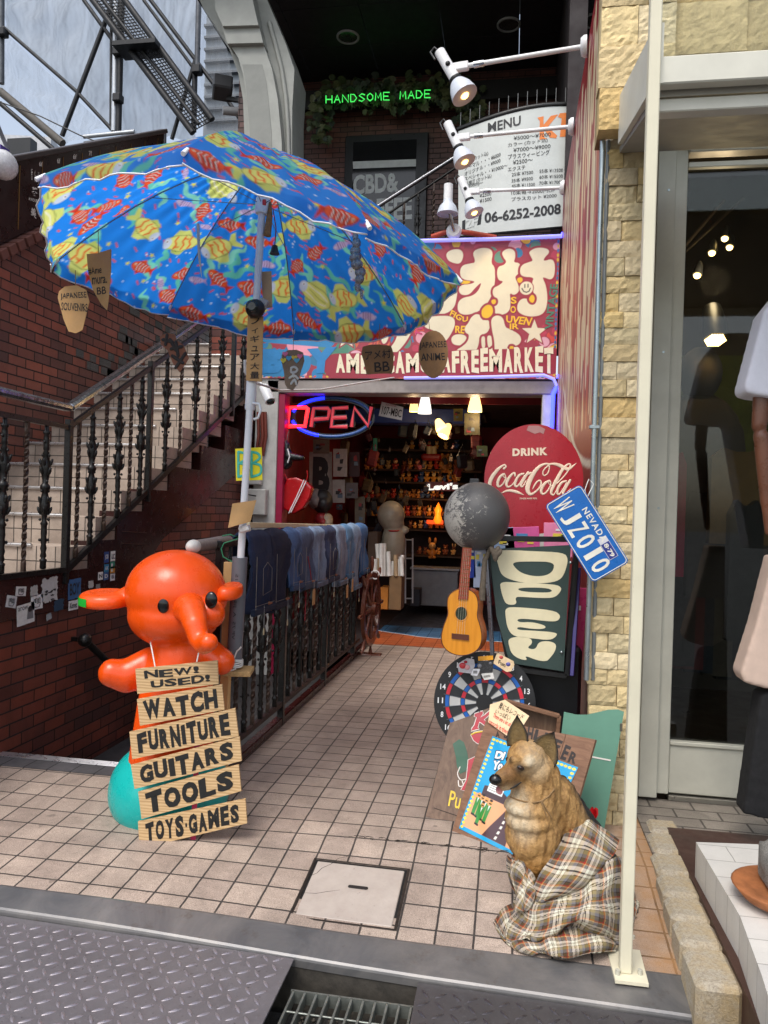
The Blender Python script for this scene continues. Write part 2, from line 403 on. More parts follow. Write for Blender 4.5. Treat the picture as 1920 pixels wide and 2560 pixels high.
def zt(x,y):
 i,j=x/0.15,y/0.15
 r=-0.026*max(0.0,-j)**0.82 if j<0 else 0.0;l=0.0085*(min(j,3.0)-3.0)
 t=min(1.0,max(0.0,(i+7)/10));t=t*t*(3-2*t);return r*t+l*(1-t)
M_TILE=tiles('tan_floor_tile',(0.50,0.398,0.325),(0.40,0.312,0.258),(0.05,0.041,0.036),0.15,0.15,0.0046,speck=0.5,dirt=0.34,gum_and_depth=True,stain=orange_stain)
def sheet(name,xs,ys,zf,m,keep=None,kind='structure'):
 mb=MB();nx,ny=len(xs),len(ys)
 for y in ys:
  for x in xs:mb.v.append((x,y,zf(x,y)))
 for j in range(ny-1):
  for i in range(nx-1):
   if keep is None or keep((xs[i]+xs[i+1])/2,(ys[j]+ys[j+1])/2):
    mb.f.append([j*nx+i,j*nx+i+1,(j+1)*nx+i+1,(j+1)*nx+i]);mb.m.append(0);mb.s.append(True)
 o=mb.build(name,m,None,(0,0,0));return tag(o,kind=kind)
YE=-0.70
xs=sorted(set([-9+0.15*k for k in range(0,70)]+[-0.97,1.44]));ys=sorted(set([YE]+[-0.6+0.15*k for k in range(0,40)if-0.6+0.15*k<5.25]+[0.6,5.25]))
sheet('pavement',xs,ys,zt,M_TILE,lambda x,y:x<1.44 and(y<0.6 or(x>-0.97)))
tag(MB().box((0,0,-0.42),(240,240,0.1)).build('street',tiles('asphalt',(0.05,0.05,0.052),(0.04,0.04,0.042),(0.03,0.03,0.03),3,3,0.001),None,(0,0,0)),kind='structure')
t=NT('brushed_steel');co=t.mapping(t.coord(),(2,90,90));f=t.noise(1.5,6,0.7,co)
blot=t.noise(2.6,6,0.7,dist=1.0)
c=t.mix(t.ramp(blot,[(0.35,0.0),(0.7,1.0)]),(0.165,0.166,0.172),(0.29,0.275,0.262));c=t.mix(t.ramp(t.noise(9,5,0.75),[(0.58,0),(0.75,0.7)]),c,(0.13,0.10,0.08))
M_STEEL=t.out(c,t.ramp(t.mix(0.5,f,blot),[(0.3,0.28),(0.7,0.55)]),t.bump(f,0.08,0.002),0.6)
mb=MB();N=40
def kz(x,y):return zt(x,YE)-0.004+(YE-y)*-0.16
prof=[(YE+0.012,0.004),(YE,0.006),(YE-0.16,-0.02),(YE-0.168,-0.026),(YE-0.17,-0.034),(YE-0.17,-0.06),(YE-0.165,-0.062),(YE-0.165,-0.40)]
xsK=np.linspace(-9,1.47,N)
for x in xsK:
 yf=-.853-.0247*max(-4,x)
 for(y,dz)in prof:mb.v.append((x,y if y>YE-.1 else y-(YE-.17)+yf,zt(x,YE)+dz))
k=len(prof)
for i in range(N-1):
 for q in range(k-1):mb.f.append([i*k+q,i*k+q+1,(i+1)*k+q+1,(i+1)*k+q]);mb.m.append(1 if q>5 else 0);mb.s.append(False)
tag(mb.build('kerb',[M_STEEL,mat('kerb_concrete',(58,54,48),.9,0,.5,14,.6,60)],None,(0,0,0)),kind='structure')
M_DIRT=tiles('gutter_dirt',(0.07,0.066,0.058),(0.05,0.048,0.045),(0.02,0.02,0.02),5,5,0.001,speck=0.6,dirt=0.6,bumpd=0.02)
tag(MB().box((-3.6,YE-0.17-0.75,-0.335),(12,1.49,0.05)).build('gutter',M_DIRT,None,(0,0,0)),kind='structure')
def tread_mat(name,base,hi,rgh):
 t=NT(name);f=t.noise(7,6,0.7);fine=t.noise(90,4,0.7)
 c=t.ramp(f,[(0.3,tuple(x*0.75 for x in base)),(0.7,base)]);c=t.mix(t.ramp(fine,[(0.6,0),(0.78,0.6)]),c,hi)
 c=t.mix(t.ramp(t.noise(40,3,0.8),[(0.62,0),(0.72,0.8)]),c,(0.05,0.04,0.038))
 return t.out(c,t.ramp(fine,[(0.3,rgh),(0.7,rgh+0.22)]),t.bump(fine,0.25,0.002),0.3)
M_TR1=tread_mat('worn_tread_steel',(0.19,0.176,0.187),(0.34,0.32,0.33),0.38);M_TR2=tread_mat('dark_tread_steel',(0.085,0.08,0.084),(0.24,0.23,0.23),0.34)
def tread(name,label,x0,x1,y0,y1,z,m,pitch=0.052,lm=None):
 root=thing(name,label,'tread plate',((x0+x1)/2,(y0+y1)/2,z-0.008));mb=MB()
 mb.prism([(x0,y0,z),(x1,y0,z),(x1,min(y1,-.857-.0247*x1),z),(x0,min(y1,-.857-.0247*max(-4,x0)),z)],(0,0,-.008));mb.build('plate',m,root)
 lg=MB();nx,ny=int((x1-x0)/pitch),int((y1-y0)/pitch)
 for i in range(nx):
  for j in range(ny):
   cx,cy=x0+(i+0.5)*pitch+pitch*0.1,y0+(j+0.5)*pitch;an=math.radians(38 if(i+j)%2 else-52)+random.uniform(-.05,.05)
   a=Vector((math.cos(an),math.sin(an),0));b=Vector((-a.y,a.x,0));c=Vector((cx,cy,z));l_,w_=pitch*0.47,pitch*0.125
   vs=[]
   if cy>-.872-.0247*cx:continue
   for s_,ww,h in((-1,0.1,0.0006),(-0.55,0.8,0.0042),(0,1,0.0056),(0.55,0.8,0.0042),(1,0.1,0.0006)):
    vs+=[c+a*l_*s_-b*w_*ww+Vector((0,0,0.0001)),c+a*l_*s_+Vector((0,0,h)),c+a*l_*s_+b*w_*ww+Vector((0,0,0.0001))]
   lg.add(vs,[f for q in range(4)for f in((q*3,q*3+3,q*3+4,q*3+1),(q*3+1,q*3+4,q*3+5,q*3+2))],0,True)
 lg.build('tread_pattern',lm,root)
zp=-0.112
pl0=A(735,2397,z=zp);pr0=A(1040,2452,z=zp)
tread('tread_plate','light worn diamond tread plate over the gutter left of the open drain',-3.2,pl0.x,YE-1.6,-.70,zp,M_TR1,.05,mat('polished_lug',(150,144,150),.3,.5,.15,30))
tread('tread_plate','dark diamond tread plate over the gutter right of the open drain',pr0.x+0.005,1.9,YE-1.6,-.70,zp-0.02,M_TR2,0.056,mat('dark_lug_steel',(96,92,95),.3,.7,.2,30))
M_GRATE=mat('galvanised_grate',(124,128,122),0.4,0.6,0.35,20,0.3)
gr=thing('drain_grate','galvanised steel bar grate sunk in the gutter between two tread plates','drain grate',((pl0.x+pr0.x)/2,YE-0.8,-0.28))
gx0,gx1=pl0.x+0.035,pr0.x-0.005;n_=11
for i in range(n_):
 x=gx0+(gx1-gx0)*i/(n_-1);MB().box((x,YE-0.80,-0.175),(0.008,1.05,0.045),None,0.001).build('bar',M_GRATE,gr)
cb=MB()
for k in range(5):cb.tube([(gx0,YE-0.38-0.12*k,-0.162),(gx1,YE-0.38-0.12*k,-0.162)],0.004,6)
cb.box(((gx0+gx1)/2,YE-0.275,-0.175),(gx1-gx0+0.02,0.008,0.045));cb.build('cross_rod',M_GRATE,gr)
mb=MB()
for k in range(140):
 x,y=random.uniform(pl0.x,pr0.x),YE-random.uniform(0.185,0.3);r=random.uniform(.003,.009);mb.ell((x,y,-0.307+r*.4),(r,r*random.uniform(.6,1.4),r*.7),None,6,4)
tag(mb.build('grit',mat('grit',(96,88,78),0.9,0,0.4,60),None),'loose grit and dirt along the foot of the kerb','grit',None,'stuff')
cv=[A(u,v,z=zt(*A(u,v,z=-0.045).xy))for u,v in((718,2297),(988,2332),(1028,2176),(788,2149))]
cc=sum(cv,Vector())/4;root=thing('access_cover','square beige stone access cover with one handle slot let into the tiles','access cover',cc)
ux=((cv[1]-cv[0])+(cv[2]-cv[3])).normalized();uy0=((cv[3]-cv[0])+(cv[2]-cv[1])).normalized();un=ux.cross(uy0).normalized();uy=un.cross(ux)
W_=((cv[1]-cv[0]).length+(cv[2]-cv[3]).length)/2;H_=((cv[3]-cv[0]).length+(cv[2]-cv[1]).length)/2
t=NT('cover_stone');f=t.noise(9,6,0.7);c=t.ramp(f,[(0.3,(0.38,0.32,0.28)),(0.7,(0.47,0.41,0.36))])
c=t.mix(t.ramp(t.noise(50,4,0.8),[(0.64,0),(0.74,0.8)]),c,(0.12,0.1,0.09))
M_COVER=t.out(c,0.6,t.bump(t.noise(70,5),0.25,0.003))
R_=Matrix((ux,uy,un)).transposed()
fr=MB()
for sx,sy,lx,ly in((-1,0,.012,H_),(1,0,.012,H_),(0,-1,W_-.024,.012),(0,1,W_-.024,.012)):
 fr.box(cc+ux*sx*(W_-.012)/2+uy*sy*(H_-.012)/2+un*0.0055,(lx,ly,0.006),R_,0.001)
fr.build('frame',mat('cover_frame_metal',(64,58,54),0.45,0.7,0.4,40),root)
MB().box(cc+un*0.003,(W_-0.045,H_-0.045,0.012),R_,0.003).build('lid',M_COVER,root)
MB().box(cc+un*0.0025,(W_-0.02,H_-0.02,0.004),R_).build('joint',mat('joint_black',(22,20,19),0.9),root)
ck=MB()
for ln in(((768,2207),(776,2200),(792,2195),(805,2185),(828,2177),(846,2166),(866,2163),(872,2159)),((756,2234),(790,2236),(815,2233),(850,2230))):
 q=[A(u,v,z=cc.z)for u,v in ln];q=[p-un*(p-cc).dot(un)+un*.009 for p in q];ck.tube(q,[.0004]+[.0013]*(len(q)-2)+[.0004],4,sq=(un,.0006))
ck.build('crack',mat('joint_black',0),root)
sc=A(895,2226,z=cc.z);sc=sc-un*(sc-cc).dot(un);s_=MB();pts=[sc+un*0.0112+ux*(0.036*sx_+0.0085*math.cos(a))+uy*0.0105*math.sin(a)for sx_,rg in((1,range(-90,91,20)),(-1,range(90,271,20)))for a in[math.radians(q)for q in rg]]
s_.add(pts,[tuple(range(len(pts)))]);s_.build('handle_slot',mat('slot_black',(34,28,26),0.9),root)
mb=MB()
for k in range(46):
 u=random.uniform(868,1290);v=2088+(u-868)*0.105+random.gauss(0,2.2);p=A(u,v,z=zt(*A(u,v,z=0).xy)+.002);an=random.gauss(0.1,.35);d=Vector((math.cos(an),math.sin(an),0))*random.uniform(.008,.03)
 mb.tube([p-d,p+d*.2+Vector((0,random.gauss(0,.004),.003)),p+d],random.uniform(.0006,.0016),4)
tag(mb.build('twigs',mat('twig_dark',(44,38,32),0.9),None),'dead twigs and dirt caught in a cracked tile joint','twigs',None,'stuff')
mb=MB()
for k in range(5):mb.box((-3.62,0.605+0.016*k,zt(-3,0.6)+0.004),(5.3,0.0125,0.014),None,0.002)
tag(mb.build('edge_strip',mat('ribbed_aluminium',(200,200,205),0.3,0.9,0.15)),'ribbed aluminium strip at the top of the basement steps','edge strip')
tag(MB().box((-3.62,0.53,zt(-3,.53)+0.004),(5.3,0.135,0.004)).build('dark_tile_row',tiles('dark_tile',(0.11,0.105,0.11),(0.085,0.08,0.085),(0.03,0.03,0.03),0.15,0.3,0.004),None,(0,0,0)),kind='structure')
def shop_floor_mat(name,a,b):return tiles(name,a,b,tuple(x*.55 for x in a),0.15,0.15,0.005,rough=0.45,dirt=0.3,speck=0.1)
wx=np.linspace(-0.97,1.2,16)
def edge_y(x):return 5.93+0.33*max(0.0,min(1.0,(-0.45-x)/0.5))+0.03*math.sin(x*9)
mb=MB()
for i,x in enumerate(wx):mb.v+=[(x,5.25,0.002),(x,edge_y(x),0.002)]
for i in range(15):mb.f.append([2*i,2*i+2,2*i+3,2*i+1]);mb.m.append(0);mb.s.append(False)
tag(mb.build('orange_floor',shop_floor_mat('orange_paint_floor',(0.46,0.105,0.03),(0.40,0.09,0.03)),None,(0,0,0)),kind='structure')
mb=MB()
for i,x in enumerate(wx):mb.v+=[(x,edge_y(x)+0.02,0.002),(x,6.75,0.002)]
for i in range(15):mb.f.append([2*i,2*i+2,2*i+3,2*i+1]);mb.m.append(0);mb.s.append(False)
tag(mb.build('blue_floor',shop_floor_mat('blue_paint_floor',(0.05,0.17,0.34),(0.045,0.15,0.30)),None,(0,0,0)),kind='structure')
mb=MB();mb.tube([(x,edge_y(x)+0.01,0.003)for x in wx],0.014,6,sq=((0,0,1),0.002))
tag(mb.build('painted_line',mat('white_line',(190,196,205),0.6),None),kind='structure')
tag(MB().box((-0.4,8.2,-0.02),(4.2,2.9,0.036)).build('shop_floor',mat('dark_shop_floor',(48,52,62),0.4,0,0.3,4),None,(0,0,0)),kind='structure')
M_BRICK=tiles('dark_red_wall_tile',(0.29,0.07,0.04),(0.085,0.034,0.03),(0.016,0.013,0.013),0.245,0.083,0.0055,0.5,(1,2,None),rough=0.35,speck=0.15,dirt=0.3,bumpd=0.006)
def bare_patch(t,c):
 f=t.noise(1.3,4,0.75,t.mapping(t.coord(),(1,1.0,2.2)))
 return c
M_BRICKL=tiles('red_brown_wall_tile',(0.31,0.085,0.05),(0.09,0.038,0.032),(0.02,0.015,0.014),0.25,0.09,0.007,0.5,(1,2,None),rough=0.38,speck=0.15,dirt=0.25,bumpd=0.006)
M_MAROON=mat('maroon_stone',(52,26,24),0.22,0,0.3,5,0.05,200)
M_IRON=mat('black_iron',(30,29,28),0.32,0.3,0.4,30,0.15,120)
M_IRON2=mat('worn_iron_bar',(60,46,38),0.45,0.4,0.5,40,0.2,150)
M_HANDR=mat('polished_handrail',(150,150,154),0.16,0.9,0.6,40)
XW,XL,YS=-2.38,-3.75,4.9
SY,SZ=(lambda k:1.32+.372*k),(lambda k:1.258+.2115*k)
M_STILE=tiles('tan_stair_tile',(0.52,0.425,0.35),(0.42,0.335,0.275),(0.07,0.06,0.05),0.148,0.112,0.004,0.0,(0,2,None),rough=0.55,speck=0.25,dirt=0.35)
M_NOSE=mat('aluminium_nosing',(205,205,205),0.3,0.8,0.2)
st=thing('staircase','tiled staircase with bright metal nosings climbing beside the brick wall','staircase',(-3.1,1.3,0.9))
MB().box((-3.3-1.2,0.3,1.258-.2115-0.1),(4.2,2.04,0.2)).build('landing',M_STILE,st)
for k in range(12):
 y,z=SY(k),SZ(k);xr=XW-0.02;b=MB().box(((XL+xr)/2,y+0.30,z-0.106),(xr-XL,0.6,0.211));s=b.build('step',M_STILE,st)
 MB().tube([(XL+0.02,y-0.008,z+0.003),(xr-0.22-random.uniform(0,.05),y-0.008,z+0.003)],0.0145,8).build('nosing',M_NOSE,s)
MB().box(((XL-2)/2-.1,SY(12)+1.9,SZ(11)-0.1),(abs(XL)-2+.35,4.4,0.2)).build('upper_landing',M_STILE,st)
zig=[A(u,v,x=XW)for u,v in((226,1353),(295,1278),(362,1223),(425,1165),(503,1113),(564,1063),(612,1010))]
poly=[(XW,-1.0,1.09),(XW,zig[0].y,1.09)]
for i,p in enumerate(zig):
 poly.append((XW,p.y,p.z))
 if i+1<len(zig):poly.append((XW,zig[i+1].y-0.004,p.z-0.0))
poly+=[(XW,5.2,zig[-1].z),(XW,5.2,2.2),(XW,4.51,1.916),(XW,2.79,1.265),(XW,2.2,0.835),(XW,-1.0,0.82)]
MB().prism(poly,(-0.16,0,0)).build('stringer',M_MAROON,st)
gl=MB()
for v in(1332,1362):gl.bar(A(305,v-4,x=XW+.004),A(365,v,x=XW+.004),0.004,0.014,up=Vector((1,0,0)))
gl.build('tape_mark',mat('tape_residue',(86,56,48),0.6),st)
w1=thing('stair_wall','dark red tiled wall under the staircase running down into the basement stairwell','wall',(XW-.1,2,-1.5))
MB().prism([(XW-.01,-1.0,-1.6),(XW-.01,5.2,-1.6),(XW-.01,5.2,2.25),(XW-.01,4.51,1.93),(XW-.01,2.75,1.27),(XW-.01,2.15,0.84),(XW-.01,-1.0,0.83)],(-0.2,0,0)).build('tiled_face',M_BRICK,w1,(0,0,0))
mb=MB()
for k in range(8):mb.box(((XW-.97)/2,0.69+0.3*k+0.15,-0.2*(k+1)-0.09),(abs(XW)-.97,0.3,0.2))
mb.box(((XW-.97)/2,4.2,-1.75),(1.5,2.6,0.1));tag(mb.build('basement_steps',mat('basement_concrete',(60,56,54),0.8,0,0.3,6),None),'grey concrete steps going down to the basement','steps')
MB_=MB().box((-0.975+0.055,2.92,-0.85),(0.1,4.62,1.63));tag(MB_.build('passage_side_wall',M_BRICK,None,(0,0,0)),'dark tiled wall holding up the passage above the basement steps','wall')
wb=thing('basement_handrail','black round handrail with a ball end on the basement stairwell wall','handrail',(XW+.08,1.2,0.4))
b0=A(212,1600,x=XW+.10);hb=MB();hb.tube([b0,b0+Vector((0,2.6,-1.75))],0.026,10);hb.build('rail',M_IRON,wb);MB().ell(b0,0.05).build('ball_end',M_IRON,wb);MB().bar(b0,b0+Vector((-.11,0.02,0)),0.03,0.03).build('bracket',M_IRON,wb)
lw=thing('brick_wall','tall red brown tiled wall left of the stairs with a sloping cap and missing tiles','wall',(XL-.1,3,0.8))
ca,cb_=A(0,640,x=XL),A(131,572,x=XL);sl_=(cb_.z-ca.z)/(cb_.y-ca.y);capz=lambda y:ca.z+(y-ca.y)*sl_
MB().prism([(XL,-1,0.6),(XL,7.4,0.6),(XL,7.4,capz(7.4)),(XL,0.6,capz(.6)),(XL,-1,capz(.6))],(-.25,0,0)).build('tiled_face',M_BRICKL,lw,(0,0,0))
mb=MB();n=60
for k in range(n):
 y=0.5+0.115*k;mb.box((XL-.1,y,capz(y)+0.02),(0.32,0.108,0.085),rotm('X',math.degrees(math.atan(sl_))),0.006)
mb.build('cap_course',tiles('cap_brick',(0.15,0.05,0.035),(0.09,0.035,0.03),(0.02,.015,.014),3,3,0.001,speck=.2),lw)
pt=MB()
for(u,v,nx,ny)in((170,890,3,2),(205,930,2,2),(240,885,2,3),(280,850,2,2),(305,885,1,1),(150,700,2,1),(320,760,2,2),(385,815,2,2),(395,865,1,1),(290,820,2,3)):
 p=A(u,v,x=XL)
 for j in range(ny):
  for i in range(nx):
   row=round(p.z/0.09)-j;z=row*0.09+0.045;y=(round(p.y/0.25)+i+(0.5 if row%2 else 0))*0.25+0.125+(.125 if j==1 else 0)
   if random.random()<0.85:pt.box((XL+0.003,y,z),(0.006,random.uniform(.12,.245),0.078),None,0.002)
pt.build('bare_mortar_patch',tiles('bare_mortar',(0.20,0.20,0.185),(0.14,0.14,0.13),(0.08,0.08,0.075),0.6,0.012,0.003,0.3,(1,2,None),speck=0.4,bumpd=0.01),lw)
db=thing('tenant_board','dark maroon tenant board with gold lines and white lettering above the left brick wall','sign board',(XL-.1,4,4))
ta,tb=A(26,404,x=XL),A(407,333,x=XL);s2=(tb.z-ta.z)/(tb.y-ta.y);topz=lambda y:ta.z+(y-ta.y)*s2
MB().prism([(XL-.03,1.0,capz(1.0)+.09),(XL-.03,tb.y+.1,capz(tb.y+.1)+.09),(XL-.03,tb.y+.1,topz(tb.y+.1)),(XL-.03,1.0,topz(1.0))],(-.12,0,0)).build('panel',mat('board_maroon',(44,24,22),0.3,0,.2,4),db)
MB().bar((XL-.03,1.0,topz(1.0)+.02),(XL-.03,tb.y+.1,topz(tb.y+.1)+.02),.1,.05,.008).build('top_trim',mat('dark_trim',(58,50,48),.4),db)
for k in range(9):
 y=2.62+0.33*k;MB().box((XL-.026,y,(topz(y)+capz(y)+.09)/2),(.004,.008,topz(y)-capz(y)-.2)).build('gold_line',mat('gold_line',(150,112,62),.4,.6),db)
pb=Plane((XL-.028,0,0),(0,1,0),(0,0,1))
lt=MB()
for s,q in(('美',((76,537),(90,548),(89,520),(77,519))),('菱',((78,487),(93,493),(93,470),(79,466))),('RYO.IBI',((71,500),(95,508),(95,499),(72,494))),('6f',((97,415),(106,417),(106,405),(97,403))),('6f',((142,408),(150,409),(150,396),(142,395))),('6f',((182,397),(191,398),(191,386),(182,385))),('7f',((221,390),(229,390),(229,377),(221,377))),('スペース',((93,462),(98,463),(98,430),(93,428))),('P.R会員',((77,450),(81,451),(81,422),(77,420))),('バー',((85,455),(90,455),(90,425),(85,424)))):
 if len(s)>2 and s!='RYO.IBI':
  n=len(s)
  for i,ch in enumerate(s):
   a0,a1=1-(i+1)/n,1-i/n;l,r_,tp,bt=q[0][0],q[1][0],q[2][1],q[0][1]
   put_text(lt,ch,quadfn(pb,(l,bt+(tp-bt)*a0),(r_,bt+(tp-bt)*a0),(r_,bt+(tp-bt)*(a1-.03)),(l,bt+(tp-bt)*(a1-.03))))
 else:put_text(lt,s,quadfn(pb,*q),bold=.02)
lt.build('lettering',mat('board_white',(206,200,190),.5),db)
def cast_prof(h,s=1.0):
 p=[(.010,0),(.017,.005),(.017,.05),(.02,.055),(.02,.065),(.011,.075)]
 for a in np.linspace(.09,.30,9):p.append((.012+.006*abs(math.sin(a*55)),a))
 p+=[(.022,.31),(.013,.33),(.014,.36),(.026,.40),(.029,.44),(.022,.49),(.014,.53),(.024,.545),(.028,.56),(.024,.575),(.014,.59),(.021,.64),(.028,.69),(.025,.73),(.013,.78),(.02,.79),(.012,.81)]
 for a in np.linspace(.82,.92,5):p.append((.012+.005*abs(math.sin(a*55)),a))
 p+=[(.02,.93),(.02,.94),(.012,.945),(.012,1.0)]
 return[(r*s,a*h)for r,a in p]
def baluster(x,y,z0,z1,kind,parent,n=10,sc=1.0,m=None):
 mb=MB()
 if kind=='cast':
  mb.lathe(cast_prof(z1-z0,1.2*sc),(x,y,z0),n=n);h=z1-z0
  for a0 in(.40,.47,.67,.73):
   for q in range(4):
    an=q*math.pi/2+a0*9;c=Vector((x+math.cos(an)*.034*sc,y+math.sin(an)*.034*sc,z0+a0*h));mb.ell(c,(.012*sc,.012*sc,.03*sc),rotm('Y',20*math.cos(an))@rotm('X',-20*math.sin(an)),6,5)
  for a0 in(.34,.535,.6,.78,.2,.87):
   for q in range(2):an=q*math.pi+a0*20;mb.ell((x+math.cos(an)*.026*sc,y+math.sin(an)*.026*sc,z0+a0*h),.011*sc,None,6,4)
 else:
  N=36;r=.013*sc;vs=[];fs=[]
  for i in range(N+1):
   tw=i/N;an=(tw*26 if.08<tw<.92 else 0);z=z0+(z1-z0)*tw
   vs+=[(x+r*1.3*math.cos(an+q*math.pi/2+.78),y+r*1.3*math.sin(an+q*math.pi/2+.78),z)for q in range(4)]
  for i in range(N):
   for q in range(4):fs.append((i*4+q,i*4+(q+1)%4,i*4+4+(q+1)%4,i*4+4+q))
  mb.add(vs,fs,0,False)
 return mb.build('baluster',m or(M_IRON if kind=='cast' else M_IRON2),parent)
XR=XW+.0
sr=thing('stair_railing','ornate black iron railing with polished handrail climbing the tiled staircase','railing',(XR,2.4,1.1))
c_top=Vector((XR,1.265,2.235));c_bot=Vector((XR,1.30,1.103));e_top=A(480,810,x=XR);sT=(e_top.z-c_top.z)/(e_top.y-c_top.y);e_bot=A(620,980,x=XR);sB=(e_bot.z-c_bot.z)/(e_bot.y-c_bot.y)
hr=MB();hr.bar((XR,-1.2,2.235),c_top,.075,.05,.015);hr.bar(c_top,(XR,5.0,c_top.z+sT*(5.0-c_top.y)),.075,.05,.015);hr.build('handrail',M_HANDR,sr)
ur=MB();ur.bar((XR,-1.2,2.10),(XR,c_top.y,2.10),.03,.035);ur.bar((XR,c_top.y,2.10),(XR,5.0,2.10+sT*(5.0-c_top.y)),.03,.035);ur.build('upper_rail',M_IRON,sr)
lr=MB();lr.bar((XR,-1.2,1.115),c_bot,.04,.035);lr.bar(c_bot,(XR,5.0,c_bot.z+sB*(5.0-c_bot.y)),.03,.045);lr.build('lower_rail',M_IRON,sr)
zt_=lambda y:2.10+max(0,y-c_top.y)*sT;zb_=lambda y:1.115+max(0,y-c_bot.y)*sB
for u,v in((161,1200),(376,1000),(584,900)):
 y=A(u,v,x=XR).y;y=c_top.y+.01 if u==161 else y;MB().box((XR,y,(zt_(y)+zb_(y)-.06)/2),(.045,.045,zt_(y)-zb_(y)+.16),None,.003).build('post',M_IRON,sr)
for u,kd in((10,'cast'),(66,'t'),(115,'cast'),(196,'t'),(230,'cast'),(264,'t'),(296,'cast'),(325,'t'),(351,'cast'),(412,'cast'),(448,'t'),(485,'cast'),(517,'t'),(548,'cast'),(601,'cast')):
 y=A(u,1150,x=XR).y;baluster(XR,y,zb_(y)+.01,zt_(y),kd,sr)
for k in range(5):baluster(XR,0.35-.16*k,1.12,2.1,'cast' if k%2 else 't',sr)
stick=[((92,1505),(30,36),'W','#e8e8e6',0),((64,1535),(44,52),'photo','#dcdcd8',4),((52,1478),(26,24),'W','#d8d8d4',-6),((28,1504),(26,30),'W','#c9cccb',-12),((85,1478),(20,30),'','#b9b9b4',5),((124,1474),(44,64),'torn','#c9c9c7',1),((186,1472),(32,50),'BOY','#3c6a9c',2),((183,1513),(24,24),'Komez','#e6e6e4',0),((147,1512),(26,30),'','#29455c',3),((122,1542),(14,18),'','#9aa2a6',8),((227,1461),(14,20),'','#c4c0bc',0),((245,1466),(12,14),'','#8e8a88',0)]
ps=Plane((XW+.001,0,0),(0,1,0),(0,0,1))
card=[((266,1393),'JCB','#2f4f8d'),((282,1391),'UC','#e4e4e2'),((266,1420),'AX','#2a7fa8'),((281,1412),'','#2d8b74'),((251,1440),'N','#e8e8e6'),((265,1440),'D','#3a5f94'),((281,1425),'','#c98a3a'),((281,1442),'VISA','#e2e2e6')]
names_=['torn white sticker with a fist drawing on the maroon band','white flyer with a dark portrait, biggest paper on the maroon band','small white fist sticker above the portrait flyer','tilted grey fist sticker, leftmost on the maroon band','small scuffed grey sticker beside the portrait flyer','large torn grey poster remains between flyer and blue sticker','blue and grey sticker with blue lettering on the maroon band','white sticker with black lettering below the blue one','small dark blue splash sticker','small grey scrap of paper low on the band','pale oval sticker remains by the card logos','small grey oval sticker remains by the card logos']
for i,((u,v),(w_,h_),s,colr,rot)in enumerate(stick):
 a,b=ps.px(u,v);l,_=ps.px(u-w_/2,v);r_,_=ps.px(u+w_/2,v);_,t_=ps.px(u,v-h_/2);_,bt=ps.px(u,v+h_/2);hw,hh=(r_-l)/2,(t_-bt)/2;an=math.radians(rot)
 def pt_(x,y,off,a=a,b=b,an=an):return ps.w(a+x*math.cos(an)-y*math.sin(an),b+x*math.sin(an)+y*math.cos(an),off)
 mb=MB();jag=14 if s=='torn' else 8;pts=[]
 for q in range(jag*4):
  e=q/jag;k_=int(e);f_=e-k_;x,y=[(-1+2*f_,-1),(1,-1+2*f_),(1-2*f_,1),(-1,1-2*f_)][k_];rg=random.uniform(.78,1)if s in('torn','')else random.uniform(.97,1);pts.append(pt_(x*hw*rg,y*hh*rg,.0018))
 mb.prism(pts,Vector((-.0012,0,0)),0);
 if s=='photo':
  mb.add([pt_(hw*.1,-hh*.55,.003),pt_(hw*.85,-hh*.6,.003),pt_(hw*.8,hh*.25,.003),pt_(hw*.2,hh*.3,.003)],[(0,1,2,3)],2)
  mb.add([pt_(hw*(.48+.26*math.cos(q*.52)),hh*(.38+.3*math.sin(q*.52)),.0034)for q in range(12)],[tuple(range(12))],1);put_text(mb,'arow',lambda x,y,o:pt_(hw*(-.85+1.1*x),hh*(.45+.35*y),.003),mi=1)
 elif s=='torn':
  for q in range(7):
   cx,cy=random.uniform(-.6,.6)*hw,random.uniform(-.8,.1)*hh;mb.add([pt_(cx+random.uniform(.1,.3)*hw*math.cos(z),cy+random.uniform(.04,.12)*hh*math.sin(z),.003)for z in np.linspace(0,5.6,9)],[tuple(range(9))],1)
 elif s=='W':
  for q in range(4):mb.tube([pt_(hw*(-.5+.26*q),-hh*.1,.003),pt_(hw*(-.52+.26*q),hh*(.45+.1*(q%2)),.003),pt_(hw*(-.32+.26*q),hh*(.45+.1*(q%2)),.003),pt_(hw*(-.3+.26*q),-hh*.1,.003)],.0022,4,mi=1)
  mb.tube([pt_(-hw*.5,-hh*.1,.003),pt_(-hw*.4,-hh*.7,.003),pt_(hw*.35,-hh*.7,.003),pt_(hw*.55,-hh*.1,.003),pt_(0,-hh*.2,.003)],.0022,4,mi=1)
 elif s:put_text(mb,s,lambda x,y,o:pt_(hw*(-.75+1.5*x),hh*(-.6+1.2*y),.003),mi=1,bold=.02)
 o=mb.build('sticker',[mat('paper_'+colr[1:],colr,.6,0,.12,40),mat('sticker_ink',(34,34,38),.6),mat('sticker_grey',(120,120,122),.6)],None);tag(o,names_[i],'sticker','stickers on the maroon band')
cn=['dark blue card logo sticker, top left of its sheet','white card logo sticker reading UC','light blue card logo sticker in the middle left','green card logo sticker in the middle right','white N logo sticker left of the card sheet','blue D card logo sticker, bottom middle','orange and red card logo sticker','white card logo sticker reading VISA']
